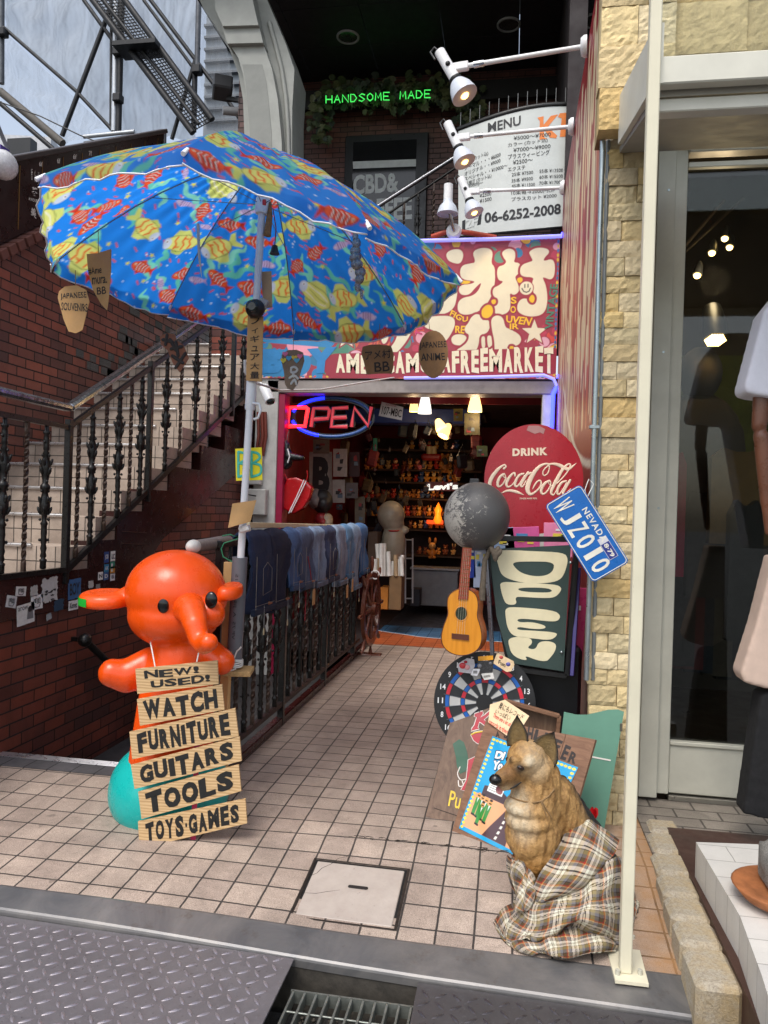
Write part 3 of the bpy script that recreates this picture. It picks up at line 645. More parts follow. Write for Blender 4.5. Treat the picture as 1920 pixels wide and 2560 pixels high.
for i,((u,v),s,c)in enumerate(card):
 a,b=ps.px(u,v);hw=.034;hh=.03 if i not in(1,0)else.042;mb=MB();mb.box(ps.w(a,b,.0012),(.002,hw*2,hh*2),None,.0004)
 if s:put_text(mb,s,lambda x,y,o:ps.w(a-hw*.7+hw*1.4*x,b-hh*.5+hh*y,.003),mi=1,bold=.03)
 else:mb.add([ps.w(a-.012+.014*math.cos(q),b+.014*math.sin(q),.003)for q in np.linspace(0,5.8,12)],[tuple(range(12))],1)
 tag(mb.build('card_logo_sticker',[mat('paper_'+c[1:],c,.5,0,.05),mat('ink_w',(220,220,220),.5)if c not in('#e4e4e2','#e8e8e6','#e2e2e6')else mat('sticker_ink',(34,34,38),.6)],None),cn[i],'sticker','card logo stickers by the steps')
XP=-0.92
pr=thing('passage_railing','black ornate iron railing along the left of the tiled passage','railing',(XP,2.5,0))
ZTP=1.37
MB().box((XP,2.52,ZTP),(.05,4.2,.04),None,.006).build('top_rail',M_IRON,pr)
MB().box((XP,2.52,.155),(.035,4.2,.035),None,.003).build('bottom_rail',mat('rusty_black_rail',(52,38,36),.5,.3,.4,30),pr)
MB().box((XP-.01,2.95,.03),(.06,4.55,.055),None,.006).build('kerb_stone',M_MAROON,pr)
for y in(.46,1.74,3.03,4.32):MB().box((XP,y,ZTP/2),(.045,.045,ZTP),None,.003).build('post',M_IRON,pr)
for p0 in(.46,1.74,3.03):
 for k in range(1,8):
  y=p0+1.28*k/8;baluster(XP,y,.16,ZTP-.01,'cast' if k%2 else 't',pr,8,.92)
e0=A(560,1352,x=XP);MB().tube([(XP-.02,.62,ZTP+.01),(XP-.04,.40,ZTP+.0),(XP-.05,.22,ZTP-.005)],[.036,.036,.033],12).build('taped_end',mat('grey_tape',(120,112,108),.5,0,.2,20),pr)
MB().ell((XP-.05,.2,ZTP-.005),(.037,.06,.037)).build('padded_tip',mat('pale_padding',(196,192,186),.6,0,.1),pr)
tag(MB().bar((-.94,.95,ZTP+.10),(-.95,4.6,ZTP+.025),.035,.035,.003).build('batten',mat('pale_wood_batten',(222,210,170),.6,0,.1,10),None),'pale wooden batten resting along the top of the jeans railing','batten')
XM=1.15
M_WHITEP=mat('aged_white_paint',(188,188,184),.5,0,.22,5,.1,60);M_MAG=mat('magenta_paint',(150,24,64),.4,0,.25,5)
M_REDW=mat('red_shop_wall',(120,16,26),.6,0,.3,3);M_DARK=mat('dark_shop_wall',(34,24,26),.7,0,.3,3);M_BLACK=mat('black_paint',(16,16,17),.4,0,.3,10)
sf=thing('souvenir_shop','souvenir shop front with white column, magenta door frame and wide open doorway','shop',(-.5,YS,0))
MB().box((-2.145,YS+.15,.85),(.27,.3,4.5),None,.006).build('column',M_WHITEP,sf)
MB().box((-1.97,YS+.13,.75),(.075,.22,4.3),None,.004).build('door_frame',M_MAG,sf)
MB().box((-.5,YS+.14,2.985),(3.3,.28,.15),None,.01).build('header',mat('grey_header',(150,142,138),.45,.2,.15),sf)
MB().box((1.06,YS+.14,1.45),(.13,.26,2.92),None,.004).build('door_frame',M_WHITEP,sf)
MB().box((-2.62,YS+.45,2.2),(.75,.2,5.2)).build('brick_return',M_BRICK,sf,(0,0,0))
bx=MB()
bx.box((-2.2,7.4,1.3),(.1,4.9,3.6));bx.box((1.20,7.4,1.3),(.1,4.9,3.6));bx.box((-.5,9.75,1.3),(3.4,.1,3.6));bx.build('inner_wall',M_REDW,sf)
MB().box((-.5,7.4,3.10),(3.5,4.9,.06)).build('ceiling',M_DARK,sf)
MB().box((-1.56,7.4,-.03),(1.2,4.9,.06)).build('side_floor',M_DARK,sf)
MB().box((-.5,YS+.9,3.02),(3.2,.02,.2)).build('back_beam',M_REDW,sf)
eb=thing('meter_box','pale grey meter boxes on the white shop column behind the umbrella pole','meter box',(-2.13,YS-.05,1.7))
for u,v,w_,h_ in((632,1175,.22,.34),(640,1255,.26,.3)):
 p=A(u,v,y=YS-.06);MB().box(p,(w_,.12,h_),None,.01).build('box',M_WHITEP,eb)
cbm=MB()
for du,r in((645,.018),(655,.022),(663,.018)):cbm.tube([A(du,1030,y=YS-.03),A(du+2,1090,y=YS-.04),A(du-6,1140,y=YS-.03)],r,8)
tag(cbm.build('conduit',mat('rust_conduit',(112,50,38),.5,0,.2),None),'rust red conduits running down the white column','conduit')
cbm=MB();cbm.tube([A(590,1190,y=YS-.1),A(585,1240,y=YS-.12),A(596,1300,y=YS-.1)],.012,6);cbm.tube([A(608,1180,y=YS-.1),A(612,1235,y=YS-.15),A(640,1240,y=YS-.15)],.008,6)
tag(cbm.build('loose_cable',M_BLACK,None),'loose black cables hanging by the meter boxes','cable')
pS=Plane((0,YS-.02,0),(1,0,0),(0,0,1))
x0,x1,z0,z1=-2.22,1.13,3.075,4.63
Z=lambda x,y:pS.px(600+x*.57866,560+y*.57866)
cv=Cv(x1-x0,z1-z0,.0055,'#a53a4b')
def S(pts,r,col):cv.seg([(a-x0,b-z0)for a,b in(Z(*p)for p in pts)],r*.57866*.0045,col)
rr=random.Random(5);pal=['#d86a4c','#2f7ca8','#5f8f7c','#e6a0ae','#f0c23c','#c2405a','#3d8cc0','#d94f45','#e8b0c0']
for k in range(420):
 x,y=rr.uniform(0,x1-x0),rr.uniform(0,z1-z0);c=pal[rr.randrange(9)]
 if x<.75:c=['#2f86bd','#e895a8','#2f7ca8','#5f8f7c','#f2b6c0'][rr.randrange(5)]
 r=rr.uniform(.035,.08);cv.ell(x,y,r*rr.uniform(.8,1.6)+.008,r+.008,'#a53a4b',0);cv.ell(x,y,r*rr.uniform(.7,1.4),r,c,rr.uniform(0,3))
for k in range(70):
 for yy,e in((.02,0),(z1-z0-.02,0)):cv.ell(k*.05+rr.uniform(-.01,.01),yy,.018,.012,rr.choice(['#e3c13a','#3a86b8','#d4564c','#58907d']),rr.uniform(-.4,.4))
for k in range(32):cv.ell(x1-x0-.018,k*.05,.012,.02,rr.choice(['#e3c13a','#3a86b8','#2c6f9d','#2c6f9d']))
for(p,c,r)in((((120,600),(250,600)),'#2f86bd',60),(((240,520),(300,530)),'#f0a0b4',40),(((420,600),(440,540)),'#4f8a72',30),(((380,500),(120,480)),'#2f86bd',34),(((370,620),(390,600)),'#4f8a72',30)):S(p,r,c)
CREAM,RIM='#ece2c4','#a02c40'
Zp=lambda pts,ox,oy,sc:[(q[0]-x0,q[1]-z0)for q in(pS.px(ox+x*sc,oy+y*sc)for x,y in pts)]
def sm2(pts,it=2):
 for _ in range(it):pts=[q for k in range(len(pts))for a,b in((pts[k],pts[(k+1)%len(pts)]),)for q in((a[0]*.75+b[0]*.25,a[1]*.75+b[1]*.25),(a[0]*.25+b[0]*.75,a[1]*.25+b[1]*.75))]
 return pts
def blob(pts,col=CREAM,rim=True,z=(1080,590,.35714)):
 q=sm2(Zp(pts,*z))
 if rim:cv.seg(q+q[:1],.024,RIM)
 cv.poly(q,col)
blob([(-90,90),(205,90),(420,85),(440,250),(860,90),(870,560),(600,760),(640,880),(150,880),(-60,600)],'#a53a4b',False)
for g in([(0,440),(60,410),(130,365),(185,335),(172,440),(155,505),(90,550),(-80,560),(-90,480)],[(95,120),(150,90),(208,96),(222,140),(200,195),(150,190),(110,170)],
          [(280,110),(340,82),(404,86),(428,118),(412,190),(442,220),(442,330),(415,432),(350,518),(250,556),(182,540),(178,470),(212,432),(284,420),(328,380),(350,318),(300,365),(262,412),(205,414),(184,380),(200,342),(275,337),(308,316),(212,306),(193,260),(208,205),(270,192),(308,185)],
          [(486,112),(535,84),(580,100),(584,150),(570,185),(612,188),(626,230),(605,264),(578,287),(600,330),(614,385),(575,417),(543,396),(550,450),(546,522),(500,553),(443,547),(430,510),(450,440),(423,410),(428,363),(470,346),(503,316),(466,312),(453,265),(463,213),(500,206),(524,180),(500,150)],
          [(676,110),(730,80),(808,86),(824,115),(788,150),(778,178),(842,158),(862,200),(857,282),(830,308),(788,290),(772,290),(800,350),(810,450),(792,533),(740,563),(660,563),(598,532),(596,478),(625,438),(672,438),(706,470),(722,455),(712,400),(698,330),(716,288),(638,286),(613,260),(623,204),(680,182),(708,175),(690,140)],
          [(-60,570),(80,556),(152,566),(164,620),(132,690),(90,745),(40,720),(20,660),(-60,640)],[(132,715),(160,688),(222,688),(248,715),(236,757),(190,768),(143,757)],
          [(272,570),(310,542),(348,560),(350,592),(388,583),(408,610),(396,672),(350,692),(332,700),(326,770),(290,832),(230,858),(172,842),(166,800),(210,775),(250,740),(262,690),(233,677),(226,640),(255,610)],[(343,715),(358,698),(374,712),(372,787),(350,792)],[(383,705),(402,693),(422,708),(420,782),(393,788)],[(312,810),(340,798),(400,802),(442,766),(448,790),(422,838),(370,863),(322,852)],
          [(412,580),(450,552),(498,568),(512,640),(542,650),(612,688),(628,730),(602,768),(550,768),(535,750),(546,800),(536,852),(485,865),(438,847),(438,740),(418,650)]):blob(g)
z2=(650,780,.5252);blob([(660,-30),(725,-20),(735,60),(705,130),(655,192),(600,225),(560,215),(600,185),(640,150),(660,90)],z=z2);blob([(570,60),(622,60),(608,145),(578,155)],z=z2)
blob([(345,542),(350,510),(386,478),(422,488),(430,540),(396,577),(355,572)],'#f0c02c');blob([(675,440),(700,405),(722,430),(712,468),(690,465)],'#f0c02c');blob([(410,450),(445,440),(450,470),(425,482)],'#f0c02c');blob([(185,330),(190,310),(280,315),(250,338)],'#f0c02c',False);blob([(590,300),(625,285),(640,310),(610,335)],'#f0c02c',False);blob([(540,770),(575,770),(570,810),(545,820)],'#f0c02c')
cc_=Zp([(660,365)],1080,590,.35714);cv.seg(cc_,.082,RIM);cv.seg(cc_,.073,CREAM)
for g in([(650,340),(650,360)],[(672,338),(672,358)],[(630,368),(642,388),(662,394),(680,386),(688,366)]):cv.seg(Zp(g,1080,590,.35714),.006,'#3a3a3a')
def star(cx,cy,R,col):
 cv.poly([(a-x0,b-z0)for a,b in(Z(cx+(R if k%2==0 else R*.42)*math.sin(k*math.pi/5),cy-(R if k%2==0 else R*.42)*math.cos(k*math.pi/5))for k in range(10))],col)
for cx,cy,R in((460,492,46),(1272,468,56)):star(cx,cy,R+14,RIM);star(cx,cy,R,CREAM)
S([(415,615),(1345,592)],56,RIM)
sg=thing('shop_sign','colourful hand painted shop sign with cream bubble lettering above the doorway','shop sign',((x0+x1)/2,YS,z0))
link('painted_face',cv.mesh('painted_face',plane_fn(pS,x0,z0),painted('sign_paint',.4,.14,6)),sg)
MB().box(((x0+x1)/2,YS+.04,(z0+z1)/2),(x1-x0,.1,z1-z0)).build('backing',M_WHITEP,sg)
def zq(*p):return quadfn(pS,*[(600+x*.57866,560+y*.57866)for x,y in p])
M_CREAM=mat('cream_sign_paint',CREAM,.45,0,.08,20);M_RIM=mat('maroon_sign_paint',(172,58,76),.45)
lt=MB();wd='AMERICAMURAFREEMARKET';n=len(wd)
for i,ch in enumerate(wd):
 wts=[{'I':.45,'M':1.35,'E':.85,'F':.85}.get(q,1)for q in wd];f0,f1=sum(wts[:i])/sum(wts),sum(wts[:i+1])/sum(wts);xa,xb=412+945*f0+3,412+945*f1-3;top=566-38*f0+rr.uniform(-6,6);bot=646-6*f0+rr.uniform(-3,3)
 fn=zq((xa,bot),(xb,bot+rr.uniform(-4,4)),(xb+rr.uniform(-3,3),top),(xa,top));put_text(lt,ch,fn,.004,0,.055,wob=.02)
lt.build('lettering',M_CREAM,sg)
lt=MB();put_text(lt,'FIG',zq((905,395),(950,420),(965,400),(915,370)),.004,0,.03);put_text(lt,'U',zq((960,425),(985,420),(985,400),(962,400)),.004,0,.03);put_text(lt,'RE',zq((930,470),(968,475),(975,440),(930,440)),.004,0,.03)
lt.build('lettering',mat('yellow_sign_paint',(238,186,48),.45),sg);lt=MB();put_text(lt,'S',zq((1170,345),(1195,345),(1195,315),(1170,315)),.004,0,.03);put_text(lt,'O',zq((1168,385),(1192,385),(1192,355),(1168,355)),.004,0,.03);put_text(lt,'UVEN',zq((1150,425),(1250,440),(1265,405),(1150,395)),.004,0,.03);put_text(lt,'IR',zq((1165,455),(1205,455),(1205,430),(1165,430)),.004,0,.03)
lt.build('lettering',mat('yellow_sign_paint',(238,186,48),.45),sg)
M_GSP=mat('green_sign_paint',(78,128,108),.45);lt=MB();put_text(lt,'MUSIC',zq((500,515),(600,500),(605,462),(505,480)),.004,0,.03);lt.build('lettering',M_GSP,sg);lt=MB();put_text(lt,'VINTAGE',zq((1320,450),(1335,260),(1372,260),(1352,450)[0:2])if False else(lambda a,b,o:zq((1315,455),(1350,455),(1375,260),(1340,258))(1-b,a,o)),.004,0,.03)
lt.build('lettering',mat('green_sign_paint',(78,128,108),.45),sg)
lt=MB();put_text(lt,'TOYS',(lambda a,b,o:zq((755,480),(785,490),(805,375),(775,370))(1-b,a,o)),.004,0,.03);lt.build('lettering',mat('magenta_sign_paint',(196,60,110),.45),sg)
lt=MB();put_text(lt,'B',zq((100,645),(185,645),(185,540),(100,540)),.004,0,.08);lt.build('lettering',mat('blue_sign_paint',(45,130,190),.45),sg);lt=MB();put_text(lt,'Y',zq((290,645),(405,645),(420,530),(290,540)),.004,0,.1);lt.build('lettering',mat('blue_sign_paint',(45,130,190),.45),sg)
M_LEDW=glow('led_rope_pale',(150,150,240),.55);M_LEDB=glow('led_rope_blue',(50,60,255),4.0)
lo=MB();lo.tube([A(1050,602,y=YS-.06),A(1230,598,y=YS-.06),A(1404,590,y=YS-.06)],.022,8);tag(lo.build('led_rope',M_LEDW,None),'pale LED rope along the top edge of the painted sign','LED rope','LED ropes round the sign')
lo=MB();lo.tube([A(1010,945,y=YS-.07),A(1200,943,y=YS-.07),A(1360,938,y=YS-.07),A(1384,948,y=YS-.07),A(1392,965,y=YS-.07)],.018,8);tag(lo.build('led_rope',M_LEDW,None),'pale LED rope along the bottom edge of the painted sign','LED rope','LED ropes round the sign')
lo=MB();lo.tube([A(1393,965,y=YS-.06),A(1383,985,y=YS-.06),A(1378,1100,y=YS-.06)],.022,8);tag(lo.build('led_rope',M_LEDB,None),'bright blue LED rope running down the right door jamb','LED rope','LED ropes round the sign')
for k,v in((0,590),(1,942)):
 p=A(1402-10*k,v,y=YS-.1);tag(MB().box((XM-.012,p.y-.03,p.z),(.012,.10,.03),None,.003).build('led_module',glow('led_blue',(70,70,255),5),None),'small blue LED lamp on the side wall by the %s corner of the sign'%('upper' if k==0 else 'lower'),'LED lamp')
YN=.62;cv=Cv(YS-YN,5.12,.018,'#8f1620');rr=random.Random(11)
for k in range(260):
 y=rr.uniform(0,YS-YN);c=rr.choice(['#d9c8a2','#cfbb98','#e3d6b4','#b8422f','#a02028','#d7c6a6']);zz=rr.uniform(2.5,5.0);h=rr.uniform(.2,.9);cv.seg([(y,zz),(y+rr.uniform(-.05,.05),max(2.2,zz-h))],[rr.uniform(.03,.07),rr.uniform(.02,.05)],c)
cv.seg([(y_,1.9+.9*((y_-.2)/3)**2)for y_ in np.linspace(.2,3.4,14)],.025,'#e6dcc8');cv.seg([(.1,2.1),(.25,1.4),(.5,.9)],.03,'#e6dcc8')
for k in range(40):cv.seg([(rr.uniform(.0,.35),rr.uniform(.8,2.1))]*2,rr.uniform(.01,.03),rr.choice(['#e0c8c0','#c98a90']))
pM=Plane((XM,0,0),(0,-1,0),(0,0,1));smw=thing('side_wall','glossy red side wall painted with cream drips between the sign and the stone pillar','wall',(XM+.05,2.7,0))
fnM=lambda X,Y:np.stack([np.full(X.shape,XM),YN+X,Y],-1)
me=cv.mesh('painted_face',fnM,painted('mural_paint',.42,.12,5));me.flip_normals();link('painted_face',me,smw)
MB().box((XM+.051,(YN+YS)/2,2.56),(.1,YS-YN,5.12)).build('wall_core',M_WHITEP,smw)
M_LAMPW=mat('white_lamp_enamel',(226,226,226),.3,0,.06);M_BULB=glow('warm_bulb',(255,190,100),5.0);M_SHADE=mat('grey_white_shade',(196,202,212),.35,0,.06);M_CHROME=mat('chrome',(190,190,190),.15,1.0,.1)
def spot(base,elbow,axis,sc,label,back=(1,0,0)):
 base,elbow=Vector(base),Vector(elbow);r=thing('spot_lamp',label,'spot lamp',base,'spot lamps on white arms');d=(elbow-base).normalized()
 MB().lathe([(.075*sc,0),(.075*sc,.02*sc),(.06*sc,.045*sc),(.02*sc,.05*sc)],base,d,18).build('wall_rose',M_LAMPW,r)
 a=MB();a.tube([base+d*.04*sc,elbow],.018*sc,10);a.build('arm',M_LAMPW,r);MB().tube([elbow-d*.14*sc,elbow-d*.06*sc],.024*sc,10).build('collar',M_CHROME,r)
 ax=Vector(axis).normalized();c0=elbow+d*.07*sc;MB().bar(elbow-d*.02,elbow+d*.13*sc,.05*sc,.06*sc,.006).build('bracket',M_LAMPW,r)
 c=elbow+d*.13*sc
 MB().tube([c-ax*.17*sc,c+ax*.10*sc],.043*sc,14).build('socket',M_LAMPW,r);MB().lathe([(.05*sc,0),(.052*sc,.03*sc),(.045*sc,.035*sc)],c+ax*.10*sc,ax,16).build('black_ring',M_BLACK,r)
 s=MB().lathe([(.044*sc,0),(.062*sc,.02*sc),(.088*sc,.07*sc),(.10*sc,.12*sc),(.104*sc,.145*sc)],c+ax*.125*sc,ax,22).build('shade',M_SHADE,r)
 MB().lathe([(.0005,.0),(.06*sc,.006*sc),(.088*sc,.02*sc),(.1015*sc,.034*sc)],c+ax*.23*sc,ax,22).build('reflector',glow('warm_reflector',(255,158,70),.75),r)
 MB().ell(c+ax*.255*sc,.036*sc,None,14,10).build('bulb',M_BULB,r)
 MB().ell(c+Vector((0,-.046*sc,0))-ax*.02,(.02*sc,.015*sc,.02*sc),None,8,6).build('knob',M_BLACK,r)
 cab=MB();t_=c-ax*.17*sc;cab.tube([t_,t_-ax*.05*sc+Vector((-.02,0,.0))*sc,t_-ax*.03*sc+Vector((-.06,0,-.02))*sc,t_+ax*.08*sc+Vector((-.07,-.01,-.0))*sc],.008*sc,6);cab.build('cable',M_BLACK,r)
 pl=bpy.data.lights.new('spot_glow','SPOT');pl.energy=10;pl.color=(1,.72,.4);pl.spot_size=math.radians(95);pl.spot_blend=.6;pl.shadow_soft_size=.04
 po=bpy.data.objects.new('spot_glow',pl);COL.objects.link(po);po.location=c+ax*.30*sc;po.rotation_euler=(-ax).to_track_quat('Z','Y').to_euler()
 return r
for(bu,bv),(eu,ev),lab,tilt in(((1468,115),(1165,165),'largest white spot lamp on the topmost arm from the side wall',.55),((1434,316),(1170,342),'white spot lamp on the middle arm in front of the menu board',.45),((1411,469),(1195,478),'small white spot lamp on the lowest arm in front of the menu board',.4)):
 b_=A(bu,bv,x=XM-.01);e_=A(eu,ev,y=b_.y+.1);spot(b_,e_,(tilt,-.15,-1),1.0,lab)
p=A(1134,575,y=YS-.08);r=thing('upright_lamp','white upright lamp with its shade turned down on top of the painted sign','lamp',p)
MB().lathe([(.085,0),(.085,.03),(.06,.05)],p+Vector((0,.06,0)),(0,-1,0),20).build('wall_rose',M_LAMPW,r);q=A(1120,500,y=YS-.14);MB().tube([p+Vector((0,.0,0)),A(1130,560,y=YS-.14),q],.02,8).build('stem',M_CHROME,r)
MB().tube([q,q+Vector((0,0,.17))],.05,14).build('socket',M_LAMPW,r);MB().lathe([(.05,0),(.055,-.03),(.09,-.07),(.115,-.14),(.118,-.155)],q,(0,0,1),20).build('shade',M_SHADE,r);MB().lathe([(.0005,-.13),(.1,-.14),(.104,-.15)],q,(0,0,1),20).build('bulb',M_BULB,r)
tag(MB().tube([A(1080,592,y=YS+.05),A(1110,582,y=YS-.0),A(1134,578,y=YS-.02),A(1180,583,y=YS),A(1240,594,y=YS+.05)],.03,8).build('orange_conduit',mat('orange_pipe',(170,62,34),.45),None),'orange corrugated pipe lying along the top of the painted sign','pipe')
YB,ZC=8.5,8.55
M_BRK2=tiles('upper_brick_tile',(0.17,0.062,0.042),(0.10,0.04,0.03),(0.03,0.022,0.02),0.235,0.082,0.006,0.5,(0,2,None),rough=.4,speck=.15,dirt=.3)
M_CEIL=mat('dark_ceiling',(30,30,31),.5,0,.2,3);M_GREYC=mat('grey_render',(150,152,146),.6,0,.12,4,.1,120);M_GREYD=mat('grey_render_shaded',(128,130,125),.6,0,.12,4,.1,120)
ub=thing('upper_storey','brick upper storey with dark panelled ceiling and downlights behind the shop sign','building',(-1,YB,4.6))
MB().box((-.9,YB+.1,6.6),(5.6,.2,4.2)).build('brick_wall',M_BRK2,ub,(0,0,0))
MB().box((1.28,7.0,6.4),(.2,3.4,4.6)).build('side_partition',M_DARK,ub)
MB().box((-.4,6.9,4.55),(3.6,3.4,.1)).build('floor_slab',M_DARK,ub)
for i in range(8):
 for j in range(4):MB().box((-3.3+1.1*i+.05,5.35+.9*j,ZC+.03),(1.092,.892,.06),None,.002).build('ceiling_panel',M_CEIL,ub)
MB().box((-1.0,YB-.06,ZC-.35),(4.4,.12,.30)).build('dark_beam',M_CEIL,ub)
MB().box((-3.42,YB-.18,6.6),(.36,.36,4.0)).build('brick_pier',M_BRK2,ub,(0,0,0));MB().box((-3.1,YB-.1,6.6),(.28,.2,4.0)).build('brick_pier',M_BRK2,ub,(0,0,0))
for u,v,r,in((870,93,.17),(1272,62,.17),(1484,52,.17),(1273,190,.10)):
 p=A(u,v,z=ZC-.01);d=MB().lathe([(r,0),(r,-.02),(r*.86,-.025),(r*.82,-.005)],p+Vector((0,0,.01)),(0,0,1),24).build('downlight',M_GREYC,ub)
 MB().lathe([(.001,0),(r*.5,-.004),(r*.82,.0)],p+Vector((0,0,.001)),(0,0,1),20).build('lens',mat('downlight_glass',(60,60,56),.12,.3,.5,60),d)
MB().box((-.9,5.0,9.6),(7.4,.2,2.0)).build('unseen_lintel',M_GREYC,ub);MB().box((-.9,7.0,9.9),(7.4,4.2,.2)).build('unseen_roof',M_GREYC,ub)  # unseen lintel and roof, added for the light on the upper storey
dp=Plane((0,YB-.06,0),(1,0,0),(0,0,1));dr=thing('cafe_door','black framed glass door with white cafe lettering in the upper brick wall','door',(-1.85,YB,5.3))
q=[A(u,v,y=YB-.06)for u,v in((855,650),(1062,650),(1066,332),(853,336))];dx0,dx1,dz1=q[0].x,q[1].x,q[2].z
MB().box(((dx0+dx1)/2,YB-.03,(dz1+4.9)/2),(dx1-dx0,.12,dz1-4.9),None,.01).build('frame',mat('black_door_frame',(20,20,22),.35),dr)
t=NT('door_glass_dark');t.out((0.012,0.013,0.014),0.06);M_DGL=t.m
gx0,gx1,gz1=A(882,400,y=YB-.1).x,A(1040,400,y=YB-.1).x,A(960,352,y=YB-.1).z
MB().box(((gx0+gx1)/2,YB-.095,(gz1+5.0)/2),(gx1-gx0,.01,gz1-5.0)).build('glass',M_DGL,dr)
M_SIGNW=mat('white_vinyl',(200,204,202),.5);dp2=Plane((0,YB-.101,0),(1,0,0),(0,0,1));b_=MB();fn=quadfn(dp2,(883,422),(1040,416),(1040,398),(882,404));b_.add([fn(a,b,.002)for a,b in((0,0),(1,0),(1,1),(0,1))],[(0,1,2,3)]);b_.build('white_band',M_SIGNW,dr)
tx=MB();put_text(tx,'CBD&',quadfn(dp2,(882,487),(998,480),(996,430),(884,438)),.002,0,.035);tx.build('lettering',M_SIGNW,dr)
tx=MB();put_text(tx,'COFFEE',quadfn(dp2,(868,560),(1030,548),(1030,492),(870,500)),.002,0,.035);tx.build('lettering',M_SIGNW,dr)
nl=thing('neon_sign','green neon lettering on the ivy covered beam of the upper storey','neon sign',A(950,245,y=YB-.5))
M_NEON=glow('green_neon',(70,235,96),.75);np_=Plane((0,YB-.36,0),(1,0,0),(0,0,1));GL={'H':[[(0,0),(0,1)],[(1,0),(1,1)],[(0,.5),(1,.5)]],'A':[[(0,0),(.5,1),(1,0)],[(.2,.4),(.8,.4)]],'N':[[(0,0),(0,1),(1,0),(1,1)]],'D':[[(0,0),(0,1),(.6,.95),(1,.5),(.6,.05),(0,0)]],'S':[[(1,.85),(.5,1),(.05,.75),(.95,.28),(.5,0),(0,.15)]],'O':[[(.5,0),(.05,.3),(.05,.7),(.5,1),(.95,.7),(.95,.3),(.5,0)]],'M':[[(0,0),(.1,1),(.5,.3),(.9,1),(1,0)]],'E':[[(1,1),(0,1),(0,0),(1,0)],[(0,.5),(.8,.5)]]}
n_=len('HANDSOME MADE')
for i,ch in enumerate('HANDSOME MADE'):
 if ch==' ':continue
 u0=815+(1082-815)*i/n_;u1=u0+15;vb=258-15*i/n_;b_=MB()
 for st_ in GL[ch]:
  pp=[A(u0+(u1-u0)*a,vb-19*c,y=YB-.50)for a,c in st_];b_.tube(pp,.008,6)
 b_.build('letter',M_NEON,nl)
iv=MB();rr=random.Random(3)
def leaf(mb,p,s,n,up,mi):
 a=up.cross(n).normalized();b=n.cross(a);pts=[(0,-.5),(.32,-.42),(.55,-.05),(.3,.08),(.36,.35),(.12,.25),(0,.6),(-.12,.25),(-.36,.35),(-.3,.08),(-.55,-.05),(-.32,-.42)]
 mb.add([p+a*x*s+b*y*s-n*abs(x)*s*.25 for x,y in pts],[tuple(range(12))],mi)
for k in range(560):
 t_=rr.random()
 if t_<.74:u=rr.uniform(812,1180);v=240+(rr.gauss(0,19))-(u-812)*.03;
 elif t_<.88:u=800+rr.gauss(0,15);v=rr.uniform(235,360)
 else:u=1170+rr.gauss(0,18);v=rr.uniform(220,310)
 p=A(u,v,y=YB-.2-rr.uniform(0,.22));n=Vector((rr.gauss(0,.5),-1,rr.gauss(.1,.5))).normalized();leaf(iv,p,rr.uniform(.09,.17),n,Vector((rr.gauss(0,.4),0,-1)).normalized(),rr.randrange(3))
ivy=iv.build('ivy',[mat('ivy_green',(70,84,50),.5,0,.3,30),mat('ivy_olive',(92,98,62),.5,0,.3,30),mat('ivy_dark',(44,58,38),.5,0,.3,30)],None);tag(ivy,'ivy garland hanging over the beam around the green neon lettering','ivy')
uh=thing('upper_handrail','black handrail of the upper stairs rising to the menu board','handrail',A(1040,560,y=6.6))
MB().tube([A(930,525,y=6.6),A(1142,390,y=6.6)],.028,10).build('rail',M_HANDR,uh);MB().tube([A(950,548,y=6.6),A(1150,412,y=6.6)],.018,8).build('lower_rail',M_IRON,uh)
for u in(1012,1046,1085,1118):
 p=A(u,480,y=6.6);baluster(p.x,6.6,4.62,A(u,548-(u-950)*.66,y=6.6).z,'cast' if u==1046 else 't',uh)
ar=thing('arched_column','pale grey moulded column curving up into an arch beside the scaffolding','column',A(650,420,y=5.7))
def pz(pts,y):return[A(600*0+u*.5787,v*.5787,y=y)for u,v in pts]
shaft=[(985,180),(1030,250),(1052,330),(1066,420),(1076,560),(1080,760),(1222,760),(1216,600),(1200,430),(1176,300),(1134,180)]
MB().prism(pz(shaft,5.6),(0,.5,0)).build('shaft',M_GREYC,ar)
MB().prism(pz([(1046,278),(1062,360),(1078,560),(1082,740),(1178,740),(1172,560),(1152,360),(1132,278)],5.594),(0,.02,0)).build('shaded_panel',M_GREYD,ar)  # flat panel; the recess shade is put into a darker render colour
MB().prism(pz([(925,-60),(930,40),(962,112),(1116,108),(1100,40),(1080,-60)],5.48),(0,.62,0)).build('keystone',M_GREYC,ar)
MB().prism(pz([(958,112),(982,188),(1136,184),(1118,109)],5.53),(0,.57,0)).build('keystone',M_GREYC,ar)
MB().prism(pz([(835,-60),(880,40),(930,110),(990,210),(1030,320),(1050,430),(1062,760),(1262,760),(1262,470),(1272,300),(1235,190),(1150,-10),(1130,-60)],5.75),(0,.55,0)).build('arch_rib',M_GREYC,ar)
pr2=[(1165,100),(1190,190),(1218,300),(1236,420),(1246,560),(1250,760)]
b_=MB();b_.tube([p+Vector((0,-.02,0))for p in pz(pr2,5.75)],.03,8);b_.build('moulding',M_GREYC,ar)
tag(MB().box((A(615,300,y=6.1).x,6.25,5.6),(.24,.25,4.4)).build('brick_pier_wall',M_BRK2,None,(0,0,0)),'narrow brick pier left of the arched column','wall')
mn=thing('menu_board','white curved hair salon menu board with black price lettering above the sign','menu board',A(1270,580,y=5.5))
def menu_pt(u,v,off=0.0):
 y=5.35+.25*((u-1300)/150.0)**2*(1 if u<1300 else.4);p=A(u,v,y=y);return p+Vector((0,-off,0))
N=22;tp=MB();vs=[];
us=np.linspace(1146,1424,N)
def m_top(u):return 326-62*math.sin(min(1,max(0,(u-1146)/260))*math.pi/2)+0
def m_bot(u):return 589-24*(u-1146)/260
